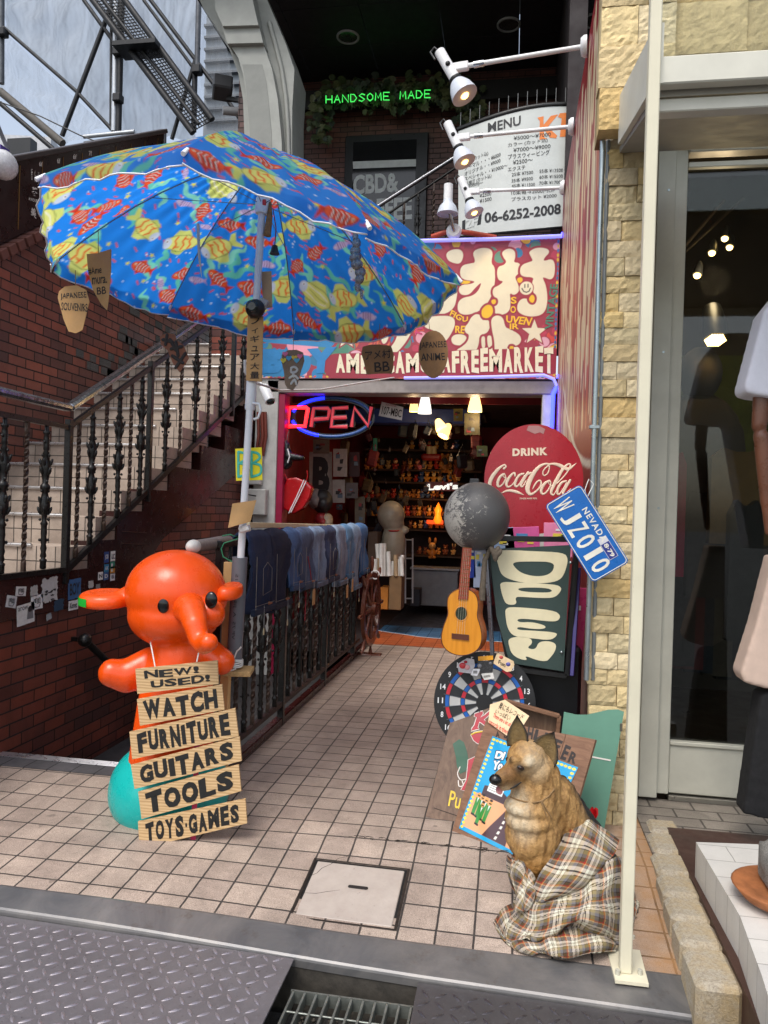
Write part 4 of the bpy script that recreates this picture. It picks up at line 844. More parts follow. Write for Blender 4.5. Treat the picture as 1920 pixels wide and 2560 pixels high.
for u in us:vs+=[menu_pt(u,m_bot(u)),menu_pt(u,m_top(u)),menu_pt(u,m_top(u))+Vector((0,.05,0)),menu_pt(u,m_bot(u))+Vector((0,.05,0))]
fs=[(i*4+a,i*4+4+a,i*4+4+(a+1)%4,i*4+(a+1)%4)for i in range(N-1)for a in range(4)]+[(0,1,2,3),(4*N-4,4*N-1,4*N-2,4*N-3)]
tp.add(vs,fs);tp.build('board',mat('menu_white',(198,202,198),.4,0,.06,6),mn)
b_=MB();b_.tube([menu_pt(u,m_top(u)-4)+Vector((0,.02,0))for u in us],.035,8);b_.build('top_rim',M_BLACK,mn);b_=MB();b_.tube([menu_pt(u,m_bot(u)+2)+Vector((0,.02,0))for u in us],.012,8);b_.build('rim',M_BLACK,mn)
sp=MB()
for k in range(12):
 u=1150+24*k;p=menu_pt(u,m_top(u)-6)+Vector((0,.06,0));q=p+Vector((0,0,.21));MB().tube([p,q],.0045,5).build('spike',mat('spike_steel',(120,120,118),.4,.7),mn)
M_INK=mat('black_vinyl',(30,31,34),.5);M_ORG=mat('orange_vinyl',(226,128,58),.5)
def mt(s,p00,p10,p11,p01,m=M_INK,bold=.01,off=.004,shear=0.0):
 mb=MB();q=(p00,p10,p11,p01)
 def fn(a,b,o):
  u=(1-a)*(1-b)*q[0][0]+a*(1-b)*q[1][0]+a*b*q[2][0]+(1-a)*b*q[3][0];v=(1-a)*(1-b)*q[0][1]+a*(1-b)*q[1][1]+a*b*q[2][1]+(1-a)*b*q[3][1];return menu_pt(u,v,o)
 put_text(mb,s,fn,off,0,bold,shear);return mb.build('lettering',m,mn)
Q=lambda x,y:(1060+x*.26522,200+y*.26522)
def row(s,xl,yl,xr,yr,h,bold=.0,m=M_INK,off=.004):mt(s,Q(xl,yl),Q(xr,yr),Q(xr,yr-h),Q(xl,yl-h),m,bold,off)
row('MENU',602,498,912,425,90,.02)
for ch,(xl,yb,xr,yt)in(('K',(1068,560,1265,345)),('F',(1262,548,1440,325))):
 kp={'K':[(0,.95),(.3,1),(.3,.62),(.65,1),(1,1.05),(.5,.52),(.95,.12),(.9,0),(.6,.05),(.32,.42),(.34,.06),(.5,.0),(.1,-.02),(.12,.8)],'F':[(0,.85),(.1,1),(1,1.03),(.9,.75),(.42,.78),(.42,.55),(.75,.55),(.72,.38),(.42,.38),(.45,.06),(.6,0),(.1,0),(.2,.78)]}[ch]
 b_=MB();b_.add([menu_pt(*Q(xl+(xr-xl)*a,yb+(yt-yb)*c-(xl+(xr-xl)*a-1068)*.05),.003)for a,c in kp],[tuple(range(len(kp)))]);b_.build('logo_letter',M_ORG,mn)
for s,xl,yl,xr,yr,h in(('¥5000～¥7000',845,568,1195,530,36),('カラー (カット込)',792,640,1165,590,44),('¥7000～¥9000',842,682,1192,642,38),('プラスウィービング',792,752,1185,705,50),('¥2500～',838,800,1025,772,40),('エクステ',790,864,955,842,40),('25本 ¥7500',828,912,1028,888,40),('55本 ¥13500',1088,880,1310,868,40),('35本 ¥9500',826,970,1026,946,40),('60本 ¥15500',1088,936,1308,924,40),('45本 ¥11500',826,1016,1046,1002,38),('70本 ¥17000',1086,992,1308,980,40),('10束毎→2000円UP',822,1086,1235,1058,40),('プラスカット ¥2000',824,1146,1250,1108,40),('06-6252-2008',570,1350,1290,1262,100),('パーマ (カット込)',355,810,605,715,46),('ノーマル・・・¥6000',385,855,722,722,40),('オリジナル・・¥9000',382,908,720,776,40),('スペシャル・・¥10000～',382,958,785,826,40),('縮毛矯正 (カット込)',360,1020,635,925,46),('¥3000均一',400,1020,556,985,34),('¥2500',524,1110,634,1088,36),('¥1500',524,1162,636,1136,36)):
 row(s,xl,yl,xr,yr,h,.03 if h==100 else.004)
b_=MB();qq=[Q(358,1430),Q(535,1360),Q(545,1252),Q(360,1330)];b_.add([menu_pt(*p,.003)for p in qq],[(0,1,2,3)]);b_.build('black_panel',M_INK,mn);row('2F',390,1405,505,1370,88,.03,mat('white_vinyl',0),.007)
for(u,v),lab in(((556,220),'dark square CCTV camera on a bracket beside the arched column'),((578,280),'small round CCTV camera below the square one')):
 p=A(u,v,y=6.2);r=thing('cctv_camera',lab,'camera',p);
 if u==556:MB().box(p,(.26,.3,.2),rotm('Z',25)@rotm('X',-12),.02).build('housing',mat('cctv_dark',(58,58,60),.4),r);MB().bar(p+Vector((.05,.05,-.12)),p+Vector((.36,.1,-.16)),.05,.05).build('bracket',M_BLACK,r)
 else:MB().tube([p+Vector((-.1,-.05,0)),p+Vector((.1,.05,.02))],.055,12).build('housing',mat('cctv_pale',(150,150,152),.4),r);MB().bar(p+Vector((.06,.05,.0)),p+Vector((.3,.1,.04)),.03,.03).build('bracket',M_BLACK,r)
M_SCAF=mat('scaffold_tube',(78,80,84),.4,.5,.3,8);M_SCAFD=mat('scaffold_dark',(30,31,34),.5,.3,.3,8);M_SCAFW=mat('scaffold_lit',(180,184,188),.35,.6)  # lit tubes get their light from a brighter copy of the tube colour
YO=10.0;zs=.37372
T=lambda x,y,d=0.0:A(x*zs,y*zs,y=YO+d)
sc_=thing('scaffold','steel tube scaffolding with a mesh sided stair outside on the left','scaffold',A(280,400,y=YO))
def pole(a,b,r=.05,m=M_SCAF,nm='pole',d=0.0):MB().tube([T(*a,d),T(*b,d)],r*.78,8).build(nm,m,sc_)
for a,b,r,m in(((12,-200),(10,560),.07,M_SCAF),((780,-100),(762,880),.075,M_SCAFW),((818,-100),(792,890),.075,M_SCAFD),((745,0),(740,870),.035,M_SCAFD),((1332,-100),(1318,470),.07,M_SCAF),((1305,440),(1296,880),.07,M_SCAFD)):pole(a,b,r,m)
for a,b,r in(((20,180),(510,610),.045),((510,610),(760,880),.045),((745,40),(415,910),.06),((560,0),(760,280),.05),((1000,-10),(1450,590),.05),((960,0),(1290,450),.04),((1450,560),(1660,880),.05),((1330,320),(1150,930),.05),((0,610),(420,960),.10),((0,690),(360,1000),.06)):pole(a,b,r,M_SCAFD if r<.1 else mat('scaffold_plank',(88,84,78),.7),'brace')
for a,b,r in(((590,-40),(1290,890),.075),((790,-60),(1420,800),.075),((660,-40),(1330,830),.045)):pole(a,b,r,M_SCAFD,'stair_stringer',-.3)
ms=MB()
for k in range(46):
 f=k/45;x0_,y0_=610+690*f,-30+900*f;x1_,y1_=770+640*f,-40+850*f;ms.tube([T(x0_,y0_,-.3),T(x1_,y1_,-.3)],.012,4)
for k in range(1,8):
 g=k/8;ms.tube([T(600+175*g,-40-15*g,-.3),T(1290+125*g,885-80*g,-.3)],.010,4)
ms.build('stair_mesh',M_SCAFD,sc_)
MB().box(T(935,330,-.3),(.85,.5,.08)).build('stair_landing',M_SCAFD,sc_)
for x,y in((790,350),(1320,470),(790,660),(20,220)):MB().box(T(x,y,-.06),(.17,.17,.16),None,.02).build('clamp',M_SCAFD,sc_)
pole((560,915),(900,880),.05,M_SCAFW,'brace',-.4);pole((565,960),(1060,885),.05,M_SCAF,'brace',-.4);pole((1100,880),(1100,1000),.05,M_SCAF,'brace',-.4)
def sheetmat(name,dens,colr):
 t=NT(name);co=t.coord();rp=t.noise(1.3,5,.6,t.mapping(co,(2.2,1,.5)),2.5);moire=t.n('TexWave');moire.inputs['Scale'].default_value=3.2;moire.inputs['Distortion'].default_value=9;moire.inputs['Detail'].default_value=3;t.l(t.mapping(co,(1,1,1.6)),moire.inputs['Vector'])
 f=t.mix(.16,t.ramp(rp,[(.25,0),(.75,1)]),moire.outputs['Fac']);c=t.ramp(f,[(.15,tuple(x*.55 for x in colr)),(.8,colr)])
 tr=t.n('BsdfTranslucent');t.l(c,tr.inputs[0]);df=t.n('BsdfDiffuse');t.l(c,df.inputs[0]);tp_=t.n('BsdfTransparent');m1=t.n('MixShader');m1.inputs[0].default_value=.62;t.l(df.outputs[0],m1.inputs[1]);t.l(tr.outputs[0],m1.inputs[2])
 m2=t.n('MixShader');d_=t.math('ADD',t.math('MULTIPLY',f,-.35),dens+.25);t.l(d_,m2.inputs[0]);t.l(tp_.outputs[0],m2.inputs[1]);t.l(m1.outputs[0],m2.inputs[2]);t.l(m2.outputs[0],t.t.nodes['Material Output'].inputs[0]);return t.m
M_SH1,M_SH2=sheetmat('grey_mesh_sheet',.5,(.74,.78,.82)),sheetmat('pale_mesh_sheet',.18,(.9,.92,.94))
def sheet_quad(c,m,lab,d,nx=26,ny=26,amp=.06):
 q=[T(*p,d)for p in c];mb=MB();ph=random.uniform(0,9)
 for j in range(ny+1):
  for i in range(nx+1):
   a,b=i/nx,j/ny;p=q[0].lerp(q[1],a).lerp(q[3].lerp(q[2],a),b);p.y+=amp*(math.sin(a*14+b*5+ph)+.6*math.sin(b*11-a*7+ph*2)+.5*math.sin(a*33+3*math.sin(b*6)));mb.v.append(tuple(p))
 for j in range(ny):
  for i in range(nx):k=j*(nx+1)+i;mb.f.append([k,k+1,k+nx+2,k+nx+1]);mb.m.append(0);mb.s.append(True)
 tag(mb.build('scaffold_sheet',m,None),lab,'sheeting','mesh sheets on the scaffolding')
sheet_quad(((20,170),(740,850),(760,-120),(20,-120)),M_SH1,'wrinkled grey mesh sheet between the two left scaffold poles',.25)
sheet_quad(((10,600),(430,960),(720,860),(15,200)),M_SH2,'pale thin mesh sheet below the slanting scaffold tube',.35)
sheet_quad(((800,930),(1300,930),(1320,-120),(800,-120)),M_SH1,'rippled grey mesh sheet behind the scaffold stair',.3)
sheet_quad(((1320,850),(1640,900),(1420,-120),(1320,-120)),M_SH2,'pale mesh sheet right of the scaffold stair beside the arch',.6)
fb=thing('white_building','small white flat roofed building far off below the scaffold plank','building',A(60,380,y=16));q=A(20,330,y=16);MB().box((q.x-1.0,18,q.z-3),(3.4,4,6),rotm('Z',12)).build('wall',mat('far_white',(190,192,196),.6),fb);MB().box(A(55,372,y=15.4),(.7,.3,.45)).build('dark_window',M_BLACK,fb)
gb=thing('grey_facade','grey ribbed facade seen between the scaffold sheet and the arch','building',A(585,250,y=13));MB().box(A(610,200,y=13.2),(1.7,.5,7)).build('wall',mat('far_grey',(120,128,136),.6,0,.1,3),gb)
for k in range(9):MB().box(A(590,60+30*k,y=12.9),(1.5,.1,.05)).build('ledge',mat('far_ledge',(84,90,98),.6),gb)
b_=MB();b_.tube([A(0,255,y=9),A(100,290,y=9),A(200,338,y=9),A(262,362,y=9)],.012,5);tag(b_.build('overhead_cable',M_BLACK,None),'thin black cable slanting across the scaffolding','cable')
lp=thing('clip_lamp','clip lamp wrapped in plastic at the left edge in front of the tenant board','lamp',A(10,420,x=-3.5));p=A(8,412,x=-3.5);MB().ell(p,(.09,.16,.12),rotm('X',20),12,8).build('wrapped_head',mat('plastic_wrap',(206,206,208),.25,0,.2,30),lp);MB().tube([p+Vector((0,-.05,-.02)),p+Vector((0,.06,.14)),p+Vector((0,-.1,.3))],.018,8).build('arm',mat('lamp_grey',(110,110,114),.4),lp);MB().box(A(10,377,x=-3.5),(.03,.12,.05)).build('purple_clip',mat('purple_plastic',(64,46,120),.4),lp)
def stone_mat(name,c1,c2,c3):
 t=NT(name);co=t.coord();a=t.n('Attribute',attribute_name='Col');f=t.noise(14,6,.75,dist=.8);c=t.mix(1.0,t.mix(1.0,a.outputs['Color'],(.98,.93,.82),'MULTIPLY'),t.ramp(f,[(.3,.74),(.7,1.08)]),'MULTIPLY')
 h=t.math('ADD',t.noise(26,6,.8),t.math('MULTIPLY',t.noise(90,4,.8),.35));return t.out(c,.85,t.bump(h,.6,.012))
M_STONE=stone_mat('split_sandstone',0,0,0)
def stones(name,x0,x1,z0,z1,y0,parent,hrow=.094,lmin=.14,lmax=.26,depth=.06,vecx=None,rough=.007,seed=1,side=True,gap=.003):
 """courses of split-faced stones on the face y = y0 (towards the street)"""
 rr=random.Random(seed);V=[];F=[];C_=[];z=z0;cols=['#dccaa0','#d2c09a','#ddceaa','#cdbd98','#d4be8c','#ccc0a6','#dacdb0','#cdb482','#d0c4a4']
 while z<z1-.02:
  h=hrow*rr.uniform(.88,1.12);h=min(h,z1-z);x=x0+rr.uniform(-.012,.012)
  cuts=[x0];xx=x0
  if x1-x0>lmin:
   if rr.random()<.62:
    cuts.append(x0+(x1-x0)*rr.choice([.5,.62,.72,.4]))if x1-x0<.4 else None
   if x1-x0>=.4:
    while xx<x1-lmin:xx+=rr.uniform(lmin,lmax);cuts.append(min(xx,x1))
  cuts=[c for c in cuts if c<x1-.03]+[x1]
  for a,b in zip(cuts[:-1],cuts[1:]):
   a+=gap/2;b-=gap/2;nx,nz=max(4,int((b-a)/.018)),max(4,int(h/.018));pr_=rr.uniform(0,.018);base=len(V);col=np.array(L(rr.choice(cols)))*rr.uniform(.92,1.2);sd=Vector((rr.uniform(0,50),rr.uniform(0,50),0))
   ox=rr.uniform(-.008,.008)if a<x0+.01 else 0
   for j in range(nz+1):
    for i in range(nx+1):
     fx,fz=i/nx,j/nz;edge=min(fx,1-fx,fz,1-fz);n_=mnoise.fractal(Vector((a+(b-a)*fx,0,z+h*fz))*34+sd,.7,2.2,4);d=pr_+rough*n_+min(1,edge*9)*.005
     V.append((a+(b-a)*fx+(ox if i==0 else 0),y0-d,z+gap/2+(h-gap)*fz));C_.append(col)
   for j in range(nz):
    for i in range(nx):k=base+j*(nx+1)+i;F.append((k,k+1,k+nx+2,k+nx+1))
   per=[i for i in range(nx+1)]+[j*(nx+1)+nx for j in range(1,nz+1)]+[nz*(nx+1)+i for i in range(nx-1,-1,-1)]+[j*(nx+1)for j in range(nz-1,0,-1)]
   b2=len(V)
   for q in per:p=V[base+q];V.append((p[0],y0+depth,p[2]));C_.append(col*.8)
   m=len(per)
   for i in range(m):F.append((base+per[i],b2+i,b2+(i+1)%m,base+per[(i+1)%m]))
  z+=h
 me=bpy.data.meshes.new(name);me.from_pydata(V,[],F);set_col(me,np.array(C_));me.materials.append(M_STONE);me.update();return link(name,me,parent)
YP=.45
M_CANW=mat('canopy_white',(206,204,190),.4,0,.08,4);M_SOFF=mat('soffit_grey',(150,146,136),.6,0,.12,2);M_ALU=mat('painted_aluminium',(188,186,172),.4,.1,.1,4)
sb=thing('stone_building','neighbouring shop building clad in split sandstone with a glazed door','building',(1.6,1,0))
MB().box((3.22,YP+.36,4.9),(4.2,.6,2.2)).build('upper_core',mat('stone_core',(150,132,96),.9),sb);MB().box((1.25,2.6,2.55),(.18,4.2,5.1)).build('side_core',mat('stone_core',0),sb)
xa,xb=A(1492,1500,y=YP).x,A(1607,1500,y=YP).x
zc_=A(1504,352,y=YP).z
stones('pillar_stones',1.115,1.345,-.01,zc_,YP,sb,seed=4)
MB().box((1.235,YP+.12,zc_/2),(.21,.12,zc_)).build('pillar_core',mat('dark_joint',(60,50,36),.9),sb)
stones('facade_stones',1.06,1.42,zc_-.02,4.9,.30,sb,hrow=.21,lmin=.2,lmax=.4,depth=.1,rough=.009,seed=9)
stones('facade_stones',1.42,3.0,zc_+.36,4.9,.36,sb,hrow=.26,lmin=.3,lmax=.6,depth=.1,rough=.004,seed=12,gap=.002)
pm=MB();pm.tube([A(1507,352,y=.40),A(1478,1330,y=.40),A(1466,1700,y=.40)],.0135,10);M_GALV=mat('galvanised_pipe',(158,168,170),.3,.8,.15,8)
pp_=thing('drain_pipe','thin galvanised pipe clipped to the left edge of the stone pillar','pipe',A(1478,1600,y=.40));pm.build('pipe',M_GALV,pp_)
for u,v in((1486,1068),(1478,1330)):p=A(u,v,y=.40);MB().box(p,(.055,.03,.02),None,.004).build('clip',M_GALV,pp_)
tag(MB().tube([A(1521,352,y=.44),A(1492,1330,y=.44),A(1482,1700,y=.44)],.011,8).build('dark_conduit',mat('dark_conduit',(128,132,132),.4,.4),None),'thin dark conduit between the galvanised pipe and the stone pillar','conduit')
cp=thing('canopy','white steel shop canopy on a slim post with a bolted base plate','canopy',(1.16,-.72,-.08))
b0,b1=A(1561,2422,y=-.72),A(1645,-30,y=-.72);px_=(b0.x+A(1594,2422,y=-.72).x)/2
zp0=zt(1.16,-.68)+.012;MB().box((1.157,-.72,(zp0+3.6)/2),(.042,.05,3.6-zp0),None,.004).build('post',mat('post_cream_white',(214,208,184),.4,0,.07,3),cp)
bpx=[A(u,v,z=zp0-.006)for u,v in((1535,2448),(1620,2458),(1588,2340),(1508,2330))]
MB().prism([A(u,v,z=zp0)for u,v in((1538,2450),(1622,2460),(1588,2332),(1508,2338))],(0,0,-.012)).build('base_plate',mat('post_cream_white',0),cp)
for u,v in((1544,2436),(1600,2436),(1525,2360),(1582,2350)):p=A(u,v,z=zp0);MB().tube([p,p+Vector((0,0,.018))],.009,6).build('bolt',M_ALU,cp)
zS=A(1520,352,y=.3).z
yF=-.72
ZB=A(1700,205,y=yF).z;ZB2=A(1700,135,y=yF).z
MB().box((2.4,yF+.03,(ZB+ZB2)/2-.0),(2.46,.05,ZB2-ZB),None,.005).build('front_beam',M_CANW,cp)
MB().box((2.4,yF+.10,ZB+.015-.06),(2.46,.06,.05),None,.004).build('lower_beam',M_CANW,cp)
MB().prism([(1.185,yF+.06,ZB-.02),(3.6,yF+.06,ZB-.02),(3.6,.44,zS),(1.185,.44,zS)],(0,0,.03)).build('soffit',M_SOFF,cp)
MB().prism([(1.19,yF,ZB+.0),(1.19,.30,zS-.02),(1.19,.30,zS+.22),(1.19,yF,ZB2+.12)],(-.03,0,0)).build('side_beam',M_CANW,cp)
t=NT('canopy_glass');t.out((.78,.82,.78),.03);t.b.inputs['Transmission Weight'].default_value=1.0;t.b.inputs['IOR'].default_value=1.2;M_CGL=t.m
MB().box((2.4,yF+.03,ZB2+.45),(2.46,.008,.88)).build('glass_panel',M_CGL,cp)
MB().tube([(1.16,yF-.02,ZB2+.1),(1.19,yF+.1,ZB2+.1)],.012,8).build('bolt',M_ALU,cp)
YD=.85
gd_=thing('glazed_door','white framed glass shop door with a solid kick panel right of the stone pillar','door',(2.0,YD,.1))
jx0,jx1=A(1606,1500,y=YD).x,A(1652,1500,y=YD).x
zsill=A(1640,1995,y=YD).z;ztop=A(1700,352,y=YD).z
MB().box(((jx0+jx1)/2,YD,(ztop+zsill)/2+.02),(jx1-jx0,.12,ztop-zsill),None,.004).build('jamb',M_ALU,gd_)
jx2=A(1684,1500,y=YD+.02).x
MB().box(((jx1+jx2)/2,YD+.03,(ztop+zsill)/2+.02),(jx2-jx1-.004,.08,ztop-zsill-.02),None,.004).build('stile',M_ALU,gd_)
zk1,zk0=A(1750,1868,y=YD).z,A(1750,1990,y=YD).z
MB().box((jx2+.8,YD+.03,(zk0+zk1)/2),(1.6,.05,zk1-zk0),None,.006).build('kick_panel',M_ALU,gd_)
MB().box((jx2+.8,YD+.015,zk1+.012),(1.6,.05,.022),None,.004).build('rail',M_ALU,gd_);MB().box((jx2+.8,YD+.03,zk0-.025),(1.6,.07,.03),None,.004).build('threshold',mat('sill_alu',(140,136,126),.35,.7),gd_)
zh=A(1750,408,y=YD).z;MB().box((jx2+.8,YD+.02,(zh+ztop)/2+.03),(1.6,.09,ztop-zh-.05),None,.006).build('head',M_ALU,gd_);MB().box((jx2+.8,YD+.01,zh-.01),(1.6,.04,.03),None,.004).build('rail',M_CANW,gd_)
t=NT('shop_glass');gg=t.n('BsdfGlossy');gg.inputs['Roughness'].default_value=.02;gg.inputs['Color'].default_value=(.8,.8,.8,1);tp_=t.n('BsdfTransparent');tp_.inputs[0].default_value=(.84,.86,.82,1);fr_=t.n('Fresnel');fr_.inputs[0].default_value=1.5;m1=t.n('MixShader');t.l(fr_.outputs[0],m1.inputs[0]);t.l(tp_.outputs[0],m1.inputs[1]);t.l(gg.outputs[0],m1.inputs[2]);t.l(m1.outputs[0],t.t.nodes['Material Output'].inputs[0]);M_SGL=t.m
MB().box((jx2+.8,YD+.035,(zk1+zh)/2),(1.6,.008,zh-zk1)).build('glass',M_SGL,gd_)
for v in(475,880,1270):p=A(1630+(475-v)*.03+30,v,y=YD-.062);MB().lathe([(.007,0),(.007,.002)],(jx0+.06,YD-.06,p.z),(0,-1,0),8).build('screw',M_GALV,gd_)
ins=MB();ins.box((2.8,3.6,2.4),(3.0,.1,5.2));ins.box((1.36,2.2,2.4),(.06,2.6,5.2));ins.box((4.3,2.2,2.4),(.06,2.8,5.2));
inn=thing('clothes_shop_interior','dim brown interior of the clothes shop behind the glass door','shop interior',(2.6,2.2,0));ins.build('inner_wall',mat('brown_inner_wall',(46,38,30),.7,0,.3,2),inn)
MB().box((2.8,2.3,-.02),(3.0,2.7,.2)).build('inner_floor',mat('brown_floor',(70,56,44),.35,0,.3,3),inn);MB().box((2.8,2.35,4.75),(3.0,2.7,.1)).build('inner_ceiling',mat('inner_ceiling',(120,110,92),.7),inn)
MB().box((2.55,3.53,2.3),(1.1,.02,1.5)).build('green_panel',mat('moss_wall',(74,82,34),.8,0,.4,8),inn)
M_LBULB=glow('shop_spot',(255,210,130),9.0)
for i,(u,v,y)in enumerate(((1812,596,2.6),(1780,632,2.6),(1743,688,2.2),(1824,618,2.8))):
 p=A(u,v,y=y);r=thing('track_spot','small lit track spot lamp inside the clothes shop','spot lamp',p,'track spots behind the door glass');MB().lathe([(.015,.12),(.03,.08),(.035,.02),(.036,0)],p,(.2,.4,1),12).build('can',M_SCAF,r);MB().ell(p,.026,None,10,6).build('bulb',M_LBULB,r)
tr_=MB();tr_.tube([A(1690,640,y=2.4),A(1810,500,y=2.4)],.014,6);tr_.tube([A(1700,640,y=2.5),A(1860,495,y=2.6)],.012,6);tag(tr_.build('light_track',mat('track_brown',(60,50,42),.5),None),'crossed light tracks on the clothes shop ceiling','light track')
p=A(1788,850,y=2.0);r=thing('bucket_spot','black bucket spot lamp with a honeycomb of warm LEDs in the clothes shop','spot lamp',p);MB().lathe([(.06,.28),(.075,.2),(.085,.03),(.085,0)],p,(0,.45,1),20).build('can',M_BLACK,r)
b_=MB();ax=Vector((0,.45,1)).normalized();a_,c_=frame(ax)
for i in range(-4,5):
 for j in range(-4,5):
  x_,y_=(i+.5*(j%2))*.0165,j*.0145
  if math.hypot(x_,y_)<.068:b_.ell(p+a_*x_+c_*y_-ax*.003,.0075,None,6,4)
b_.build('led_array',mat('x',0)if False else M_LBULB,r);MB().lathe([(.001,.012),(.08,.012)],p,ax,18).build('diffuser',mat('amber_lens',(190,140,40),.4),r)
def cloth(p,w_,h_,col,name,lab,cat):
 mb=MB();mb.prism([p+Vector((x*w_,0,z*h_))for x,z in((-.5,-1),(.5,-1),(.5,-.1),(.3,0),(.1,-.04),(-.1,-.04),(-.3,0),(-.5,-.1))],(0,.1,0));return tag(mb.build(name,mat(name+'_cloth_%d_%d_%d'%col,col,.85,0,.2,12),None),lab,cat)
cloth(A(1690,1130,y=1.5),.14,.8,(150,24,64),'hanging_shirt','crimson shirt hanging behind the left edge of the door glass','shirt');cloth(A(1780,1150,y=2.2),.3,1.0,(44,40,40),'hanging_coat','dark coat hanging inside the clothes shop','coat')
cloth(A(1858,1120,y=1.9),.4,.66,(112,86,50),'hanging_board','ochre paper backing board inside the clothes shop','board');cloth(A(1870,1250,y=1.5),.2,.9,(30,30,32),'hanging_coat','black coat hanging deep behind the right side of the glass','coat')
for k_,(u_,c_,n_)in enumerate(((1705,(36,32,34),'charcoal'),(1728,(74,30,34),'maroon'),(1752,(30,36,44),'navy'),(1800,(58,52,44),'olive brown'),(1832,(26,26,28),'black'))):cloth(A(u_,1420+12*k_,y=2.5+.1*k_),.22,.75,c_,'hanging_jacket',n_+' jacket on the low rail inside the clothes shop','jacket')
f_=thing('dress_form','dim grey figure with a cap in the clothes shop','mannequin',A(1750,1500,y=2.3));hd=A(1750,935,y=2.3);MB().ell(hd,(.155,.17,.2)).build('head',mat('form_grey',(92,88,88),.8),f_);sh=MB();sh.ell(hd+Vector((0,.02,-.55)),(.34,.2,.42));sh.tube([hd+Vector((0,0,-.15)),hd+Vector((0,0,-.3))],.09,10);sh.build('torso',mat('form_coat',(70,64,60),.8),f_)
il=bpy.data.lights.new('shop_glow','POINT');il.energy=9;il.color=(1,.75,.45);il.shadow_soft_size=.1;io=bpy.data.objects.new('shop_glow',il);COL.objects.link(io);io.location=A(1788,700,y=2.0)
M_STEP=tiles('doorstep_stone',(.30,.26,.215),(.24,.205,.17),(.10,.085,.07),.23,.12,.006,.5,(0,1,None),speck=.3)
zst=A(1700,2010,y=.8).z
tag(MB().box((2.4,.42,zst-.07),(2.0,.86,.14)).build('doorstep',M_STEP,None,(0,0,0)),kind='structure')
t=NT('granite');a=t.noise(120,4,.8);f=t.noise(5,5,.7);c=t.ramp(a,[(.3,(.20,.17,.13)),(.5,(.40,.35,.27)),(.7,(.50,.45,.36))]);c=t.mix(t.ramp(f,[(.42,0),(.65,.7)]),c,(.46,.32,.13));c=t.mix(t.ramp(t.noise(2.2,5,.7),[(.5,0),(.75,.6)]),c,(.12,.10,.08));M_GRAN=t.out(c,.8,t.bump(t.mix(.5,a,t.noise(24,5,.8)),.8,.012))
gk=thing('granite_kerb','row of rough granite kerb blocks leading from the post to the doorstep','kerb row',(1.5,-.3,-.1))
kp=[(1745,2435,1830,2440),(1712,2355,1798,2352),(1686,2290,1765,2290),(1668,2232,1738,2228),(1652,2178,1712,2172),(1638,2125,1698,2120),(1622,2075,1690,2065),(1610,2040,1690,2030)]
zk=.03
pts_=[(A(a,b,z=zk),A(c,d,z=zk))for a,b,c,d in kp]
for i in range(len(pts_)-1):
 l0,r0=pts_[i];l1,r1=pts_[i+1];y0,y1=min(l0.y,r0.y),l1.y-.014
 if i==0:y0-=.06
 c_=Vector(((l0.x+r0.x+l1.x+r1.x)/4,(y0+y1)/2,zk-.12));me_=MB().box(c_,(.155,y1-y0,.24),None,.02).build('kerb_block',M_GRAN,gk)
mg=MB()
for k in range(60):y=random.uniform(-.75,.4);r_=random.uniform(.004,.012);mg.ell((1.42+random.gauss(0,.008),y,zt(1.4,y)+.002),(r_,r_*2,r_*.5),None,6,4)
tag(mg.build('moss',mat('dark_moss',(44,42,30),.95),None),'dark moss and dirt in the gap along the granite kerb','moss',None,'stuff')
MBp=MB();bz=.034;brn=[A(u,v,z=bz)for u,v in((1668,2068),(1925,2090),(1960,2700),(1900,2560),(1770,2280))]
MBp.prism(brn,(0,0,-.3));tag(MBp.build('brown_plate',mat('brown_steel',(74,50,42),.45,.3,.25,6),None),'brown painted steel plate around the marble plinth','plate')
M_MARB=tiles('white_marble',(.66,.635,.585),(.60,.58,.545),(.35,.33,.30),.30,.15,.002,.5,(0,1,None),rough=.35,speck=.06,dirt=.12,dirtc=.15)
mz=.185;ml=[A(u,v,z=mz)for u,v in((1740,2105),(1930,2112),(2050,2400),(1990,2720),(1905,2440),(1850,2290))]
mp_=thing('marble_plinth','low white marble display plinth at the right edge','plinth',(1.9,0,0));MB().prism(ml,(0,0,-.16)).build('marble_slab',M_MARB,mp_,(0,0,0))
pb=A(1915,2235,z=mz+.05);bw=thing('terracotta_bowl','rusty terracotta bowl carrying a stone at the right edge','bowl',(pb.x+.05,pb.y,mz));MB().lathe([(.10,0),(.15,.02),(.185,.06),(.175,.065),(.12,.055)],(pb.x+.08,pb.y+.04,mz+.0),(0,0,1),28).build('bowl',mat('terracotta_rust',(150,92,52),.7,0,.35,12,.3),bw)
sc_0=Vector((pb.x+.085,pb.y+.05,mz+.15));bl=sculpt('stone_block',lambda mb:(mb.ell(sc_0,(.095,.1,.095)),mb.ell(sc_0+Vector((.02,.02,.07)),(.075,.08,.08)),mb.box(sc_0+Vector((0,0,-.02)),(.16,.15,.13))),tiles('pumice',(.36,.345,.315),(.28,.27,.25),(.2,.19,.17),9,9,.001,speck=.6,dirt=.5,bumpd=.02),.01,2,.4);tag(bl,'rough grey stone block lying on the terracotta bowl','stone')
mq=thing('mannequin','brown mannequin in a white t-shirt and black trousers at the right edge','mannequin',(1.83,.35,.1))
ym=.30
def mqp(u,v):return A(u,v,y=ym)
arm_s=sculpt('arm',lambda mb:(cone(mb,mqp(1908,930),mqp(1898,1065),.042,.036),cone(mb,mqp(1902,1090),mqp(1915,1260),.036,.026),cone(mb,mqp(1916,1265),mqp(1922,1330),.024,.02)),mat('mannequin_wood',(112,70,50),.3,0,.25,6),.008,4,.5,mq)
